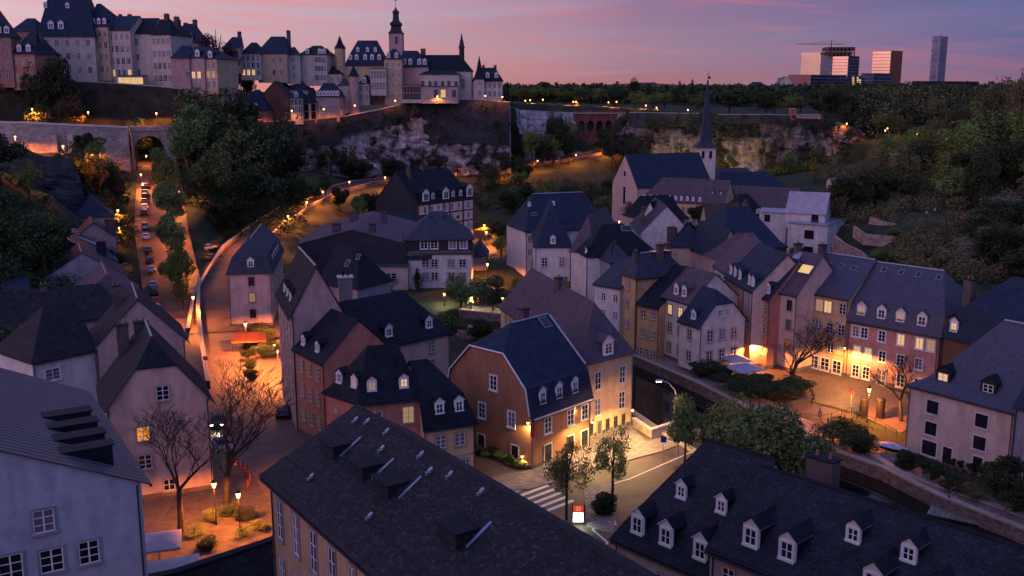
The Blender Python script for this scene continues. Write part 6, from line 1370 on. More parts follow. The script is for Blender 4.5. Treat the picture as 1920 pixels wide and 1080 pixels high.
def creeper(name, spots, m, size, seed):
    rs = np.random.RandomState(seed); V = []
    for x, y, z, r in spots:
        q_ = rs.normal(size=(int(60*r*r/4)+40, 3)); q_ /= np.linalg.norm(q_, axis=1)[:, None]; V.append(np.array([x, y, z])+q_*np.array([r, r*.5, r*1.5])*rs.uniform(.3, 1, (len(q_), 1)))
    p = np.concatenate(V); n = len(p); t1 = rs.normal(size=(n, 3)); t1 /= np.linalg.norm(t1, axis=1)[:, None]; t2 = np.cross(t1, rs.normal(size=(n, 3)))
    s = rs.uniform(.7, 1.4, (n, 1))*size; v = np.stack([p-t1*s, p+t1*s, p+t2*s], 1).reshape(-1, 3)
    me = bpy.data.meshes.new(name); me.from_pydata(v.tolist(), [], np.arange(3*n).reshape(-1, 3).tolist()); me.materials.append(m); tag(ob(name, me), kind='stuff')
_r = random.Random(12); sp_ = []
for i in range(70):
    px = _r.uniform(470, 955); top = float(np.interp(px, [470,640,760,960], [238,226,200,198])); py = top + _r.random()**1.6*95+4
    dd = float(np.interp(px, [470,640,760,960], [389,401,418,421]))-3.2; v = PD(px, py, dd); sp_.append((v.x, v.y, v.z, _r.uniform(.8, 2.6)))
for i in range(80):
    px = _r.uniform(1165, 1600); py = 222+_r.random()**1.5*80; v = PD(px, py, float(np.interp(px, [1165,1300,1600], [452,444,442]))-3.0-(py-222)*.03); sp_.append((v.x, v.y, v.z, _r.uniform(.8, 2.4)))
creeper('creeper', sp_, LEAF['dark'], .38, 3)
wood('undergrowth', [(1560,1960,232,330,2.5,5),(1700,2000,180,222,2,4)], 52000, LEAF['brown'], .24, 15)
wood('undergrowth', [(130,225,232,300,2,4),(-60,130,165,220,2,4),(330,560,262,330,2,5),(880,1160,335,410,2,4)], 50000, LEAF['dark'], .28, 16)
wood('undergrowth', [(1640,1980,330,440,3,6),(1430,1570,395,435,2,4)], 48000, LEAF['olive'], .30, 17)
b = MB()   # far hills
hp = [(1000,163),(1100,160),(1170,157),(1210,155),(1260,158),(1330,162),(1420,160),(1500,162),(1700,165)]
v = [PD(px, py, 4800) for px, py in hp]; c = [PD(px, 175, 3800) for px, py in hp]; e = [PD(px, 175, 6000) for px, py in hp]
for k in range(len(v)-1): b.face([c[k], c[k+1], v[k+1], v[k]], LEAF['brown']); b.face([v[k], v[k+1], e[k+1], e[k]], LEAF['brown'])
tag(ob('hills', b.mesh('hills', smooth=True)), kind='structure')
# ================================================================== street lamps
SOD = (1.0, 0.25, 0.04); WARM = (1.0, 0.58, 0.20)
_lm = {}
def lantern_meshes(hp):
    key = round(hp, 1)
    if key in _lm: return _lm[key]
    p = MB(); p.tube((0,0,-.3),(0,0,.5),.12,.09,DARKM,8); p.tube((0,0,.5),(0,0,hp-.35),.06,.04,DARKM,6); p.tube((0,0,hp-.35),(0,0,hp-.28),.16,.16,DARKM,6)
    g = MB(); g.lathe([(.13,hp-.27),(.27,hp+.28)], BULB, 6)
    c = MB(); c.lathe([(.33,hp+.29),(.18,hp+.45),(.05,hp+.58),(.02,hp+.75)], DARKM, 6)
    _lm[key] = (p.mesh('post'), g.mesh('lantern_glass'), c.mesh('lantern_cap')); return _lm[key]
def batwing(l):
    # street lanterns throw more light sideways than straight down
    l.use_nodes = True; nt = l.node_tree; N = nt.nodes; L = nt.links; e = [n for n in N if n.type == 'EMISSION'][0]
    g = N.new('ShaderNodeNewGeometry'); sp = N.new('ShaderNodeSeparateXYZ'); L.new(g.outputs['Incoming'], sp.inputs[0])
    cur = sp.outputs[2]
    for op, v in (('ABSOLUTE', None), ('ADD', .14), ('POWER', -1.25)):
        m_ = N.new('ShaderNodeMath'); m_.operation = op; L.new(cur, m_.inputs[0]); cur = m_.outputs[0]
        if v is not None: m_.inputs[1].default_value = v
    L.new(cur, e.inputs['Strength'])
def light(parent, loc, power, col, r=.25, wide=False):
    key = ('L', round(power), col, r, wide)
    if key not in _lm:
        l = bpy.data.lights.new('lamp_light', 'SPOT'); l.spot_size = R_(168); l.spot_blend = .35; l.energy = power*4.3; l.color = col; l.shadow_soft_size = r; _lm[key] = l
        if wide: batwing(l)
    return ob('lamp_light', _lm[key], parent, loc)
def lamp(px, py, label, power=900, col=SOD, hp=4.4, v=None, group=None):
    if v is None:
        w = hit(px, py, hp); v = w
    root = thing('street_lamp', label, 'street lamp', (v.x, v.y, v.z), 0, group)
    a, b_, c = lantern_meshes(hp)
    ob('post', a, root); ob('lantern_glass', b_, root); ob('lantern_cap', c, root)
    light(root, (0, 0, hp-.05-.42), power, col, wide=True)
    return root
def wall_lamp(px, py, z, label, power=400, col=WARM, out=.7, toward=(0,-1)):
    v = P(px, py, z); root = thing('wall_lamp', label, 'wall lamp', (v.x, v.y, v.z)); g = MB()
    g.tube((0,.9,-.1),(0,0,.12),.03,.03,DARKM,4); ob('bracket', g.mesh('bracket'), root)
    g = MB(); g.lathe([(.10,-.22),(.17,.05)], BULB, 6); ob('lantern_glass', g.mesh('lantern_glass'), root)
    g = MB(); g.lathe([(.22,.06),(.03,.26)], DARKM, 6); ob('lantern_cap', g.mesh('lantern_cap'), root)
    far = power > 600; light(root, (0, -1.1 if far else -.05, -.5), power, col, .12, wide=far); return root
# two near lamps
lamp(401, 910, 'near lantern lamp post beside the pink-white gabled house, the left of a pair', 700)
lamp(447, 938, 'near lantern lamp post in the lit garden, the right and nearer of a pair', 640)
lamp(1630, 733, 'lantern lamp post on the square beside the dark pillars', 1700)
lamp(362, 560, 'lamp post at the edge of the steep street above the red and white sign', 1300, hp=5.4)
lamp(338, 483, 'lamp post inside the golden tree on the street island', 1000)
lamp(335, 362, 'lamp post between the dark grove and the street island', 1000)
lamp(460, 610, 'lamp post beside the red awning in the fork of the streets', 2400, hp=5.4)
lamp(330, 437, 'lamp hidden in the leaves of the street island tree', 900)
lamp(221, 398, 'lamp post by the small yellow-lit tree left of the parked cars', 1100)
lamp(264, 328, 'lamp post lighting the bank near the top of the steep street', 1200)
lamp(223, 433, 'low lamp by the street wall of the left cluster', 500, hp=3.0)
lamp(274, 294, 'small lamp under the arch bridge trees', 150, hp=3)
for i, (px, py) in enumerate([(480,437),(540,407),(575,380),(605,360),(655,342),(722,333),(792,322),(858,315),(943,312)]):
    lamp(px, py, ORD[i]+' lamp counted from the fork along the road climbing under the cliff', 1300)
for i, (px, py) in enumerate([(1008,303),(1080,292),(1141,279),(1149,270)]):
    lamp(px, py, ['lamp at the foot of the gully between bastion and red bridge','lamp on the path below the pale rock left of the red bridge','lower of two lamps at the foot of the red bridge','upper of two lamps at the foot of the red bridge'][i], 900)
for i, (px, py, d) in enumerate([(60,205,318),(165,211,322),(293,213,326)]):
    v = PD(px, py, d); lamp(0, 0, ['leftmost lamp above the long pale retaining wall','middle lamp above the long pale retaining wall','lamp above the end of the arched bridge at left'][i], 1100, v=Vector((v.x, v.y, v.z-5)), hp=5)
for i, (px, py, d, pw) in enumerate([(28,257,292,2600),(118,275,236,1500),(180,281,290,2600)]):
    v = PD(px, py, d); lamp(0, 0, ['lamp shining on the pale retaining wall at the left edge','lamp at the right end of the rock terrace railing','lamp at the foot of the retaining wall beside the dark bushes'][i], pw, v=Vector((v.x, v.y, v.z-4.4)))
for i, (px, py, d) in enumerate([(473,213,388),(547,208,392),(607,205,394),(665,198,402),(741,189,408),(820,181,413),(910,180,415),(942,182,417)]):
    v = PD(px, py, d); lamp(0, 0, ['lamp in front of the orange corniche inn','lamp in front of the narrow white corniche house','lamp before the wide pink corniche house','lamp at the foot of the round pink turret','lamp at the corner of the square ochre tower house','lamp before the lit apse doorway','lamp on the terrace below the small chateau','lamp at the right end of the small chateau terrace'][i], 170, v=Vector((v.x, v.y, v.z-4.0)), hp=4.0)
av = [(985,189),(994,188),(1018,187),(1075,191),(1080,191),(1141,192),(1156,191),(1211,198),(1231,202),(1290,206),(1421,217)]
for i, (px, py) in enumerate(av):
    v = PD(px, py, 470+(i%3)*4); lamp(0, 0, ORD[i]+' lamp from the left along the plateau avenue behind the red bridge', 1200, v=Vector((v.x, v.y, v.z-4.4)))
for i, (px, py, d) in enumerate([(1588,232,446),(1660,245,440),(1664,241,442),(1719,252,400),(1723,248,402),(1812,287,300),(1775,260,330),(1711,172,600)]):
    v = PD(px, py, d); lamp(0, 0, ['lamp at the right end of the casemate rock','lower of a pair of lamps in the brown trees','upper of a pair of lamps in the brown trees','lower of a pair of lamps under the olive crowns','upper of a pair of lamps under the olive crowns','lone orange lamp deep in the right hillside trees','faint lamp among the olive crowns','far lamp on the horizon below the lone gold tower'][i], 260, v=Vector((v.x, v.y, v.z-4.4)))
for i, (px, py) in enumerate([(971,411),(908,424),(912,437),(914,498)]):
    lamp(px, py, ['lamp at the right end of the lower lane by the blue-roofed house','upper lamp at the left end of the lower lane','lower lamp at the left end of the lower lane','lamp below the lower lane near the dark channel'][i], 1100)
for i, (px, py, z) in enumerate([(1161,416,3.5),(1178,407,4.5),(1191,383,5),(1338,320,9),(1394,321,9.8),(1326,520,3.2)]):
    if i != 5: v = P(px, py, z)
    else: v = hit(px, py, 3.2)+Vector((0,0,3.2))
    lamp(0, 0, ['lamp left of the church door behind the plum tree','lamp in front of the church gable','lamp at the corner between church and abbey wing','lamp at the foot of the white belfry','orange lamp in the abbey courtyard behind the blue roofs','lamp in the narrow alley beside the beige pyramid-roofed house'][i], [700,900,500,600,1500,1700][i], v=Vector((v.x, v.y, v.z-3.2)), hp=3.2)
for i, (px, py) in enumerate([(833,553),(884,578),(942,568)]):
    lamp(px, py, ['small white garden lamp at the left of the sunken garden','small white garden lamp in the middle of the sunken garden','small white garden lamp beside the mauve roof end'][i], 150, (1, .8, .45), hp=2.2)
# wall lamps on the two lit houses
for a_ in [(1186,768,4.6,'wall lamp at the water corner of the long cream house',1300),(1112,790,4.7,'wall lamp beside the yellow doorway of the long cream house',1100),
           (1026,779,6.0,'spotlight above the left front window of the orange-brown house',250),(1078,762,6.0,'spotlight between the two right front windows of the orange-brown house',260),(990,792,6.0,'spotlight on the gable corner of the orange-brown house',300),(979,855,1.6,'low white lamp among the pots at the orange-brown gable',260),
           (1584,652,5.4,'wall lamp where the cream house meets the long pink mansard house',1400.5),(1410,640,4.2,'wall lamp at the right corner of the smaller white house',1500.5),(514,646,4.4,'wall lamp on the street corner of the tall gabled street house',3201),
           (1355,660,2.0,'yellow candle-like lamp on the hotel terrace, left one',90),(1365,668,1.6,'yellow candle-like lamp on the hotel terrace, right one',90)]:
    wall_lamp(*a_[:4], power=a_[4]*.46, col=SOD if a_[4] in (1500.5,3201) else ((1, .42, .10) if a_[4] == 1400.5 else (1, .62, .20)))
def wall_lamp_at(x, y, z, label, power, col=SOD):
    root = thing('wall_lamp', label, 'wall lamp', (x, y, z)); g = MB(); g.tube((0,.9,-.1),(0,0,.12),.03,.03,DARKM,4); ob('bracket', g.mesh('bracket'), root)
    g = MB(); g.lathe([(.10,-.22),(.17,.05)], BULB, 6); ob('lantern_glass', g.mesh('lantern_glass'), root); light(root, (0,-.05,-.5), power, col, .12)
_p = P(612,868,2.2); wall_lamp_at(_p.x, _p.y, 2.6, 'wall lamp at the foot of the terracotta corner house behind the near roof', 2600)
wall_lamp_at(-25.6, 61.4, 9.6, 'wall lamp low on the right corner of the near white building', 260)
# orange glow lamp in the side court by the mansard corner house
v = P(528, 600, 4.0); wall_lamp(530, 590, 4.5, 'wall lamp in the side court behind the mansard corner house', 1500, SOD)
# tall curved road lamp
v = P(1270, 858, 0); r_ = thing('street_lamp', 'tall grey road lamp with a long curved arm over the road by the water', 'street lamp', (v.x, v.y, 0)); g = MB()
g.tube((0,0,0),(0,0,6.2),.11,.09,ZINCL,8); ob('post', g.mesh('post'), r_); g = MB(); pts = [(0,0,6.2),(-.15,0,7.4),(-.6,0,8.6),(-1.3,0,9.4),(-2.1,0,9.75)]
for p, q_ in zip(pts, pts[1:]): g.tube(p, q_, .08, .07, ZINCL, 6)
ob('arm', g.mesh('arm'), r_); g = MB(); g.box(-2.9,-2.0,-.15,.15,9.68,9.85,ZINCL); ob('lamp_head', g.mesh('lamp_head'), r_); g = MB(); g.box(-2.85,-2.2,-.1,.1,9.58,9.67,mat('lamp_pink', (1,.7,.5), .5, noise_amt=0, emit=(1,.42,.22), es=14)); ob('lamp_glass', g.mesh('lamp_glass'), r_)
light(r_, (-2.5, 0, 9.3), 700, (1, .5, .3), .3)
# floodlights on the rock right of the spire
for i, (px, d, pw, tx) in enumerate([(1255,428,3500,0),(1345,426,8000,0),(1400,427,3500,0),(1455,427,3500,0),(1500,427,2500,0),(1215,430,1500,0)]):
    x, y = X(px, d); z = hz(x, y); r_ = thing('floodlight', 'ground floodlight washing the casemate rock, '+ORD[i]+' from the left' if i < 5 else 'small floodlight left of the spire washing the rock', 'floodlight', (x, y, z))
    g = MB(); g.box(-.5,.5,-.3,.2,0,.7,DARKM); ob('housing', g.mesh('housing'), r_); g = MB(); g.box(-.42,.42,.21,.26,.15,.65,BULB); ob('lens', g.mesh('lens'), r_)
    l = bpy.data.lights.new('flood_light', 'SPOT'); l.energy = pw; l.color = (1, .68, .22); l.spot_size = R_(115); l.spot_blend = .7; l.shadow_soft_size = .4
    o = ob('flood_light', l, r_, (0, .6, .8)); o.rotation_euler = (R_(118), 0, 0)
# ================================================================== cars
CARM = {k: mat('car_'+k, c, .28, metal=.2, noise_amt=0.03, spec=.6) for k, c in dict(white=(.62,.62,.64), silver=(.34,.35,.38), black=(.012,.012,.015), red=(.30,.015,.012), blue=(.03,.05,.16), grey=(.09,.09,.10)).items()}
TYRE = mat('tyre', (.012,.012,.012), .9, noise_amt=0); HL = mat('headlight', (1,1,1), .4, noise_amt=0, emit=(1,.9,.75), es=12); HLO = mat('headlight_off', (.5,.5,.5), .2, noise_amt=0); TL = mat('tail_light', (.25,.01,.01), .3, noise_amt=0)
_cm = {}
def car_meshes(col, van=False):
    key = (col, van)
    if key in _cm: return _cm[key]
    m = CARM[col]
    def loft(prof_, m, widths):
        b = MB(); n = len(prof_)
        # prof_: list of (x along, z); widths per height
        for s in (-1, 1):
            b.face([(x, s*widths(z), z) for x, z in prof_], m)
        for i in range(n):
            (x0, z0), (x1, z1) = prof_[i], prof_[(i+1) % n]
            b.face([(x0,-widths(z0),z0),(x1,-widths(z1),z1),(x1,widths(z1),z1),(x0,widths(z0),z0)], m)
        return b
    wf = lambda z: .88 - max(0, z-.85)*.42 - max(0, .45-z)*.2
    body = loft([(-2.1,.32),(-2.15,.62),(-2.05,.88),(-1.6,.95),(1.05,.93),(1.75,.82),(2.12,.66),(2.16,.34)], m, wf)
    top = 1.75 if van else 1.43
    roof = [(-1.95 if van else -1.5,.94),(-1.75 if van else -1.15,top-.06),(-.9,top),(.15,top),(.45,top-.06),(1.15,.93)]
    body2 = loft([(x*.985, z) for x, z in roof], m, wf)
    for f, mi in zip(body2.f, body2.m): pass
    k = len(body.v); body.v += body2.v; body.f += [tuple(i+k for i in f) for f in body2.f]; body.m += [body.mi(m)]*len(body2.f)
    g = MB()
    for s in (-1, 1):
        w = lambda z: (wf(z)+.012)*s
        g.face([(x, w(z), z) for x, z in [(-1.42,1.0),(-1.12,top-.12),(-.3,top-.10),(-.3,1.0)]], GLASS); g.face([(x, w(z), z) for x, z in [(-.2,1.0),(-.2,top-.1),(.28,top-.12),(.88,1.0)]], GLASS)
    g.face([(1.09,-.74,1.0),(1.09,.74,1.0),(.56,.60,top-.1),(.56,-.60,top-.1)], GLASS)
    xr = (-1.93,-1.80) if van else (-1.50,-1.22)
    g.face([(xr[0],-.74,1.02),(xr[0],.74,1.02),(xr[1],.62,top-.1),(xr[1],-.62,top-.1)], GLASS)
    wh = MB(); wh.tube((0,-.11,0),(0,.11,0),.32,.32,TYRE,12); wh.tube((0,-.12,0),(0,.12,0),.19,.19,ZINCL,8)
    hd = MB(); hd.box(-.05,.05,-.19,.19,-.07,.07,HL); ho = MB(); ho.box(-.05,.05,-.19,.19,-.07,.07,HLO); tl = MB(); tl.box(-.04,.04,-.16,.16,-.09,.09,TL)
    me = body.mesh('body')
    _cm[key] = (me, g.mesh('window_glass', fix=False), wh.mesh('wheel'), hd.mesh('headlight'), ho.mesh('headlight'), tl.mesh('tail_light')); return _cm[key]
def car(v, ang, col, label, group=None, on=False, van=False):
    r = thing('parked_car' if not on else 'car', label, 'car', (v.x, v.y, v.z+.03), ang, group); b_, g_, w_, h1_, h0_, t_ = car_meshes(col, van)
    ob('body', b_, r); ob('window_glass', g_, r)
    for x in (-1.32, 1.32):
        for y in (-.80, .80): ob('wheel', w_, r, (x, y, .32))
    for y in (-.62, .62): ob('headlight', h1_ if on else h0_, r, (2.13, y, .66)); ob('tail_light', t_, r, (-2.13, y, .74))
    if on:
        l = bpy.data.lights.get('car_beam') or bpy.data.lights.new('car_beam', 'SPOT'); l.energy = 260; l.color = (1,.85,.6); l.spot_size = R_(70); l.shadow_soft_size = .1
        o = ob('headlight_beam', l, r, (2.3, 0, .66)); o.rotation_euler = (R_(80), 0, R_(-90))
    return r
cs = ['grey','white','silver','black','red','black','silver','black','white','black','silver','grey','black','silver','black','white','silver','black','grey','black']
# line on the left kerb of the steep street, from near to far along LSa edge
eL = [(p[0], p[1]) for p in offset([(q_[0], q_[1]) for q_ in LS], 5.5-1.5)]
left_px = [(287,566),(279,550),(275,530),(270,512),(267,495),(264,478),(262,461),(260,443),(256,424),(252,408),(262,389),(270,376),(275,360),(283,345),(290,332)]
ccol = ['white','white','red','black','silver','silver','black','grey','white','silver','black','white','grey','black','silver','blue','grey']
kl = densify([(v[0], v[1], v[2]) for v in LS], 1.0)
off2 = offset([(k_[0], k_[1]) for k_ in kl], 3.9)
s_ = 4
for i in range(17):
    j = min(int(s_), len(off2)-2); a = off2[j]; b2 = off2[j+1]; ang = math.atan2(b2[1]-a[1], b2[0]-a[0])
    car(Vector((a[0], a[1], kl[j][2])), ang+random.uniform(-.06,.06), ccol[i], ccol[i]+' car parked up the left of the steep street, '+ORD[i]+' from the near end', 'cars parked up the left side of the steep street', van=(i in (3, 9)))
    s_ += 5.7+(i % 5 == 4)*2.5
def carp(px, py, deg, col, label, **k): v = hit(px, py); return car(v, R_(deg), col, label, **k)
carp(410, 800, -80, 'black', 'dark car with bright headlights driving down the steep street', on=True)
carp(418, 848, -60, 'silver', 'silver car parked beside the red and white barrier')
carp(531, 782, 100, 'black', 'small black car parked against the terracotta street houses')
carp(400, 487, 60, 'grey', 'grey car parked at the right of the wall near the fork, the nearer one'); carp(393, 470, 70, 'silver', 'silver car parked beyond the grey one near the fork'); carp(410, 470, 50, 'red', 'dark red car at the kerb of the climbing road near the fork')
carp(928, 858, 150, 'black', 'black car parked beside the orange-brown gable')
carp(925, 443, 15, 'silver', 'silver car on the lower lane among the lamps'); carp(940, 438, 15, 'grey', 'grey car on the lower lane ahead of the silver one')
# ================================================================== street furniture
REDP = mat('red_paint', (.42,.02,.02), .5, noise_amt=.05); BLUEP = mat('blue_paint', (.02,.06,.35), .5, noise_amt=.05)
# red-white barrier near the bare tree
fb = thing('barrier', 'red and white plastic barrier around the roadworks below the silver car', 'barrier', (0,0,0))
pts = [P(x, y, 0) for x, y in [(428,880),(450,876),(466,888),(470,905),(462,922)]]
for a, c in zip(pts, pts[1:]):
    n = 4
    for k in range(n):
        p0 = a.lerp(c, k/n); p1 = a.lerp(c, (k+1)/n); g = MB(); g.face([(p0.x,p0.y,.75),(p1.x,p1.y,.75),(p1.x,p1.y,1.0),(p0.x,p0.y,1.0)], REDP if k % 2 else WHITE); g.face([(p0.x,p0.y,.35),(p1.x,p1.y,.35),(p1.x,p1.y,.6),(p0.x,p0.y,.6)], REDP if k % 2 else WHITE); g.tube((p0.x,p0.y,0),(p0.x,p0.y,1.05),.04,.04,REDP,4); ob('panel', g.mesh('panel', fix=False), fb)
# restaurant awning / terrace in the fork
v = P(468, 636, 2.0); REDA = mat('awning_red', (.035,.006,.006), .8, noise_amt=.1); aw = thing('awning', 'red scalloped terrace awning in the fork of the two streets', 'awning', (v.x, v.y, 0), .15); g = MB()
g.face([(-2.9,-1.3,2.0),(2.9,-1.3,2.0),(2.7,1.4,2.9),(-2.7,1.4,2.9)], REDA); g.face([(-2.9,-1.3,2.0),(2.9,-1.3,2.0),(2.9,-1.35,1.7),(-2.9,-1.35,1.7)], mat('awning_yellow', (.12,.06,.03), .8)); g.face([(-2.9,-1.3,2.0),(-2.7,1.4,2.9),(-2.7,1.4,2.2),(-2.9,-1.3,1.7)], REDP); ob('cloth', g.mesh('cloth'), aw)
g = MB()
for x in (-2.7,2.7): g.tube((x,-1.2,0),(x,-1.2,2.0),.05,.05,DARKM,5); g.tube((x*.95,1.3,0),(x*.95,1.3,2.8),.05,.05,DARKM,5)
ob('frame', g.mesh('frame'), aw)
# hedge islands in the fork
for i, (a, c, w_) in enumerate([((462,640),(470,712),1.4),((488,625),(505,668),3.0)]):
    p0, p1 = P(*a, 0), P(*c, 0)
    for k in range(5):
        q_ = p0.lerp(p1, k/4); tree('dark', q_.x, q_.y, 0, 1.9, w_*2, ORD[i*5+k]+' clipped hedge bush on the traffic islands in the fork, counted from the far left', 'hedge bushes in the fork')
def sign(px, py, hgt, shape, m, label, name='road_sign', face=None, wd=.7, hh=.7):
    v = hit(px, py); r = thing(name, label, 'sign', (v.x, v.y, v.z)); g = MB(); g.tube((0,0,0),(0,0,hgt),.04,.04,ZINCL,5); ob('post', g.mesh('post'), r)
    g = MB()
    if shape == 'disc': g.tube((0,-.06,hgt-.35),(0,-.02,hgt-.35),wd/2,wd/2,m,14)
    else: g.box(-wd/2,wd/2,-.07,-.03,hgt-hh,hgt,m)
    ob('sign_face', g.mesh('sign_face'), r)
    if face: face(r, hgt)
    return r
def mark_p(r, hgt):
    c = bpy.data.curves.new('letter', 'FONT'); c.body = 'P'; c.size = .6; c.align_x = 'CENTER'; c.align_y = 'CENTER'; c.materials.append(WHITE); c.extrude = .004
    o = ob('letter', c, r, (0,-.085,hgt-.4)); o.rotation_euler = (math.pi/2, 0, 0)
def bar(r, hgt): g = MB(); g.box(-.26,.26,-.075,-.065,hgt-.42,hgt-.28,WHITE); ob('white_bar', g.mesh('white_bar'), r)
sign(388, 720, 4.2, 'disc', REDP, 'red and white no-entry sign on a post by the street wall', face=bar, wd=.75)
sign(1243, 865, 3.1, 'box', BLUEP, 'small blue parking sign on a grey post by the road', wd=.7, hh=.75) 
sign(1594, 783, 3.6, 'disc', REDP, 'round sign with red rim at the bridge end', wd=.7)
sign(998, 890, 6.0, 'box', REDP, 'dark red hotel banner on a white pole at the corner of the orange-brown house', wd=.5, hh=1.6)
sign(522, 690, 2.8, 'disc', BLUEP, 'blue round sign on the street corner under the wall lamp', wd=.6)
# lit advertising pillar by the road
v = P(1084, 985, 0); ad_ = thing('advertising_pillar', 'lit white advertising pillar with red lettering panel between two dark frames', 'advertising pillar', (v.x, v.y, 0)); g = MB()
g.box(-.75,.75,.0,.18,.3,3.0,DARKM); g.box(-.9,-.76,-.02,.2,0,3.1,DARKM); g.box(.76,.9,-.02,.2,0,3.1,DARKM); ob('frame', g.mesh('frame'), ad_)
g = MB(); g.face([(-.72,-.02,.5),(.72,-.02,.5),(.72,-.02,1.9),(-.72,-.02,1.9)], mat('lit_poster', (.9,.9,.9), .5, noise_amt=0, emit=(.85,1,.85), es=1.6)); ob('poster', g.mesh('poster', fix=False), ad_)
g = MB(); g.box(-.72,.72,-.08,0,1.95,3.0,mat('red_panel', (.5,.05,.02), .5, noise_amt=0, emit=(1,.10,.03), es=.35)); ob('red_panel', g.mesh('red_panel'), ad_)
ad_.scale = (.74,.74,.74)
c = bpy.data.curves.new('number', 'FONT'); c.body = '22'; c.size = .75; c.align_x = 'CENTER'; c.align_y = 'CENTER'; c.extrude = .005; c.materials.append(mat('pale_letters', (.9,.6,.5), .5, noise_amt=0, emit=(1,.5,.4), es=.5))
o = ob('number', c, ad_, (0,-.10,2.48)); o.rotation_euler = (math.pi/2,0,0)
light(ad_, (0,-.9,1.2), 25, (.85,1,.8), .4)
# dark pillars and bins on the square
def pillar(px, py, label, h=2.6, r=.5):
    v = P(px, py, 0); o = thing('advertising_column', label, 'column', (v.x, v.y, 0)); g = MB(); g.lathe([(r*1.1,0),(r,.15),(r,h-.3)], DARKM, 12); ob('shaft', g.mesh('shaft'), o); g = MB(); g.lathe([(r*1.2,h-.3),(r*1.15,h-.1),(.1,h+.1)], SLATE3, 12); ob('cap', g.mesh('cap'), o)
pillar(1618, 780, 'dark round advertising column left of the lamp on the square'); pillar(1650, 784, 'dark round advertising column right of the lamp on the square', 2.8, .55)
# bollards on the corner of the square
bm_ = MB(); bm_.lathe([(.11,0),(.10,.85),(.14,.9),(.05,1.0)], DARKM, 8); bm_ = bm_.mesh('bollard')
for i, (px, py) in enumerate(sorted([(1508,722),(1514,728),(1519,735),(1523,742),(1526,750),(1522,758),(1598,800),(1612,808),(1575,792),(1552,798)])):
    v = P(px, py, .05); tag(ob('bollard', bm_, None, v), ORD[i]+' short dark bollard from the left at the edge of the square', 'bollard', 'bollards around the square')
# hotel terrace parasols and the near parasols
def parasol(px, py, z, w, label, m=mat('parasol_cloth', (.45,.38,.40), .9, noise_amt=.1), rz=0):
    v = P(px, py, z); r = thing('parasol', label, 'parasol', (v.x, v.y, 0), rz); g = MB(); g.tube((0,0,0),(0,0,z),.05,.04,ZINCL,5); ob('pole', g.mesh('pole'), r)
    g = MB(); a = [(-w/2,-w/2),(w/2,-w/2),(w/2,w/2),(-w/2,w/2)]
    for k in range(4):
        p, q_ = a[k], a[(k+1) % 4]; g.face([(*p,z-.35),(*q_,z-.35),(0,0,z+.25)], m); g.face([(*p,z-.35),(*q_,z-.35),(*q_,z-.55),(*p,z-.55)], m)
    ob('canopy', g.mesh('canopy'), r)
GB = mat('parasol_grey', (.30,.32,.42), .9, noise_amt=.1)
parasol(1380, 668, 2.8, 3.6, 'grey-blue square parasol on the hotel terrace, the farther one', GB, .3); parasol(1397, 685, 2.7, 4.6, 'wide pale parasol on the hotel terrace, the nearer one', GB, .5)
parasol(295, 1008, 2.8, 4.2, 'closed-topped brownish parasol at the foot of the near white building', rz=.3); parasol(322, 1062, 2.8, 5.0, 'dusty pink parasol at the very bottom left by the dark garden wall', rz=.4)
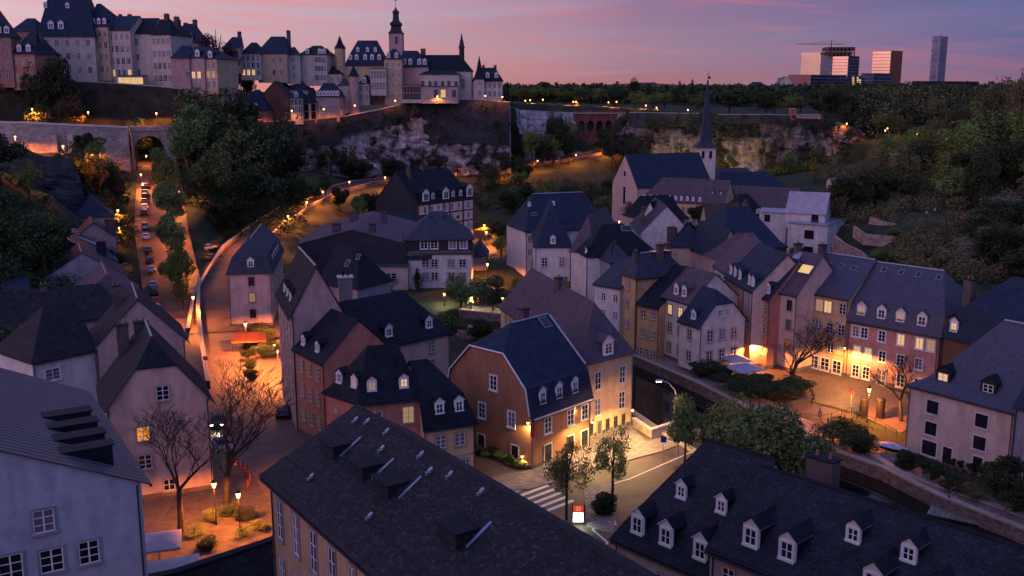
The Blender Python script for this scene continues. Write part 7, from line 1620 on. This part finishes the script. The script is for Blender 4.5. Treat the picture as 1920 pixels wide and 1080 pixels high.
# platform with two people in the river, terrace wall and pots
v = P(1792, 964, -1.6); pf = thing('platform', 'square floating wooden platform moored beside the river path', 'platform', (v.x, v.y, 0), -.55); g = MB()
for k in range(9): 
    pb = MB(); pb.box(-2.6+k*.58,-2.6+k*.58+.54,-2.2,2.2,-1.40,-1.30,mat('deck_wood', (.20,.18,.17), .8, noise_amt=.3)); ob('plank', pb.mesh('plank'), pf)
g.box(-2.6,2.6,-2.1,2.1,-3.1,-1.41,DARKM); ob('float', g.mesh('float'), pf)
def person(x, y, z, rz, label, top, legs, pose='stand', skin=(.30,.17,.12), hair=(.03,.02,.015)):
    r = thing('person', label, 'person', (x, y, z), rz)
    J = {'pelvis':(0,0,.95),'waist':(0,0,1.12),'chest':(0,.01,1.36),'neck':(0,0,1.50),'head':(0,-.02,1.60),'crown':(0,-.01,1.74)}
    walk = .16 if pose == 'walk' else .03
    for s, n in ((-1,'l'),(1,'r')):
        J['sh'+n]=(s*.19,0,1.42); J['el'+n]=(s*.26,.02+s*walk*.6,1.14); J['wr'+n]=(s*.27,-.08-s*walk*.6,.90); J['hd'+n]=(s*.27,-.11-s*walk*.6,.81)
        J['hip'+n]=(s*.10,0,.90); J['kn'+n]=(s*.11,-.05-s*walk,.50); J['an'+n]=(s*.11,.03+s*walk,.08); J['toe'+n]=(s*.12,-.13+s*walk,.04)
    E = [('pelvis','waist'),('waist','chest'),('chest','neck'),('neck','head'),('head','crown')]
    for n in 'lr': E += [('chest','sh'+n),('sh'+n,'el'+n),('el'+n,'wr'+n),('wr'+n,'hd'+n),('pelvis','hip'+n),('hip'+n,'kn'+n),('kn'+n,'an'+n),('an'+n,'toe'+n)]
    RA = dict(pelvis=.15,waist=.135,chest=.17,neck=.06,head=.10,crown=.085); k = list(J)
    def rad(n): return RA.get(n) or {'sh':.075,'el':.05,'wr':.035,'hd':.045,'hi':.10,'kn':.065,'an':.045,'to':.04}[n[:2]]
    me = bpy.data.meshes.new('body'); me.from_pydata([J[n] for n in k], [(k.index(a), k.index(b)) for a, b in E], []); o = ob('body', me, r)
    md = o.modifiers.new('skin', 'SKIN'); 
    for i, n in enumerate(k): me.skin_vertices[0].data[i].radius = (rad(n), rad(n)*.8)
    me.skin_vertices[0].data[0].use_root = True
    o.modifiers.new('sub', 'SUBSURF').render_levels = 1
    o.modifiers['sub'].levels = 1
    dg = bpy.context.evaluated_depsgraph_get(); m2 = bpy.data.meshes.new_from_object(o.evaluated_get(dg)); o.modifiers.clear(); o.data = m2; m2.materials.clear()
    for nm, c in (('skin_tone', skin), (top[0], top[1]), (legs[0], legs[1])): m2.materials.append(mat(nm, c, .9, noise_amt=.1))
    for p in m2.polygons:
        z_ = p.center.z; p.material_index = 0 if (z_ > 1.50 or (abs(p.center.x) > .22 and z_ < .92)) else (1 if z_ > .93 else 2)
    hb = MB(); hb.lathe([(.112,1.63),(.118,1.70),(.09,1.78),(.03,1.81)], mat('hair_'+str(hair[0]), hair, .9), 10); ob('hair', hb.mesh('hair', smooth=True), r); return r
try:
    v = hit(1537, 787); person(v.x, v.y, v.z+.05, .6, 'person in a blue jacket walking across the bridge', ('jacket_blue', (.03,.06,.45)), ('trousers_dark', (.02,.02,.03)), 'walk')
    person(pf.location.x-.8, pf.location.y+.2, -1.3, 1.5, 'person in dark clothes on the floating platform, the left one', ('coat_dark', (.02,.02,.03)), ('jeans_dark', (.02,.03,.05)))
    person(pf.location.x+.3, pf.location.y+.9, -1.3, -1.6, 'person in a pale top on the floating platform, the right one', ('shirt_pale', (.3,.32,.4)), ('trousers_dark', (0,0,0)))
    v = hit(1757, 878); 
    for i, (px, py, c) in enumerate([(1737,411,(.35,.35,.45)),(1752,404,(.45,.30,.28)),(1762,404,(.12,.12,.15))]):
        v = hit(px, py); person(v.x, v.y, v.z, i*2.0, ['person in white standing on the hillside lawn, the left of three','person in a pinkish top in the middle of the group on the hillside lawn','person in grey at the right of the group on the hillside lawn'][i], ('top_%d' % i, c), ('trousers_dark', (0,0,0)))
except Exception as ex: print('person failed', ex)
# terrace in front of the pink riverside house
TER = [P(1640,835,0), P(1700,872,0), P(1905,942,0), P(1960,965,0)]
tw_ = wall_strip('terrace_wall', [(p.x-2.0, p.y-3.0) for p in TER], .1, -2.6, .6, RUBBLE, STONE, .2, label='rubble terrace wall below the pink riverside house', cat='terrace wall')
for i, (px, py) in enumerate(sorted([(1800,884),(1818,889),(1837,894),(1856,899),(1785,880)])):
    v = P(px, py, .05); r_ = thing('potted_plant', ORD[i]+' potted round shrub from the left on the terrace of the pink riverside house', 'potted plant', v, 0, 'potted shrubs on the riverside terrace'); g = MB(); g.lathe([(.22,0),(.32,.5)], mat('clay_pot', (0,0,0)), 8); ob('pot', g.mesh('pot'), r_); ob('foliage', CR['dark'][0], r_, (0,0,.95), sc=.6)
# tarpaulined boat-shaped heap on the slip
v = P(1672, 846, .2); bt = thing('boat', 'small boat under a crumpled blue-white tarpaulin on the slip below the bridge', 'boat', (v.x, v.y, v.z), -.7); g = MB()
g.lathe([(.1,0),(.9,.25),(1.15,.8)], DARKM, 10); 
for i_, vv in enumerate(g.v): g.v[i_] = (vv[0]*2.3, vv[1]*.95, vv[2])
bt.scale = (.72,.72,.72); ob('hull', g.mesh('hull'), bt); g = MB(); rs = random.Random(2)
g.lathe([(1.18,.82),(.95,1.12),(.5,1.3),(.05,1.25)], mat('tarpaulin', (.35,.42,.55), .5, noise_amt=.3, nscale=2, bump=.8, bscale=3), 12)
for i_, vv in enumerate(g.v): g.v[i_] = (vv[0]*2.3, vv[1]*.95, vv[2]+rs.uniform(-.10,.12))
ob('tarpaulin', g.mesh('tarpaulin'), bt)
# railing on the bridge and the quay corner by the cream house
railing('dark metal railing along the far edge of the bridge by the square', [tuple(P(x, y, .1)) for x, y in [(1500,790),(1540,795),(1596,778)]], 1.1, m=DARKM)
railing('dark railing along the square above the river slip', [tuple(P(x, y, .1)) for x, y in [(1606,786),(1640,800),(1680,822)]], 1.1, m=DARKM)
q0 = [P(1186,800,0), P(1222,822,0), P(1290,800,0)]
wall_strip('parapet_wall', [(p.x, p.y) for p in q0], 1.1, -4, .4, ROCKW, STONEL, .15, label='lamp-lit stone parapet at the water corner below the long cream house', cat='wall')
wl = [P(x, y, 0) for x, y in [(372,548),(370,600),(376,660),(388,730)]]
wall_strip('street_wall', [(p.x, p.y) for p in wl], [3.2,2.4,1.8,1.1], -1, .5, DARKW, STONE, .2, label='long low wall between the steep street and the fork road', cat='wall')
gw = [P(x, y, -1.5) for x, y in [(868,640),(905,650),(940,655)]]
wall_strip('garden_wall', [(p.x, p.y) for p in gw], 1.5, -4, .5, RUBBLE, STONE, .2, label='pale garden retaining wall above the dark channel', cat='wall')
# satellite dish and bench-like details near the terrace
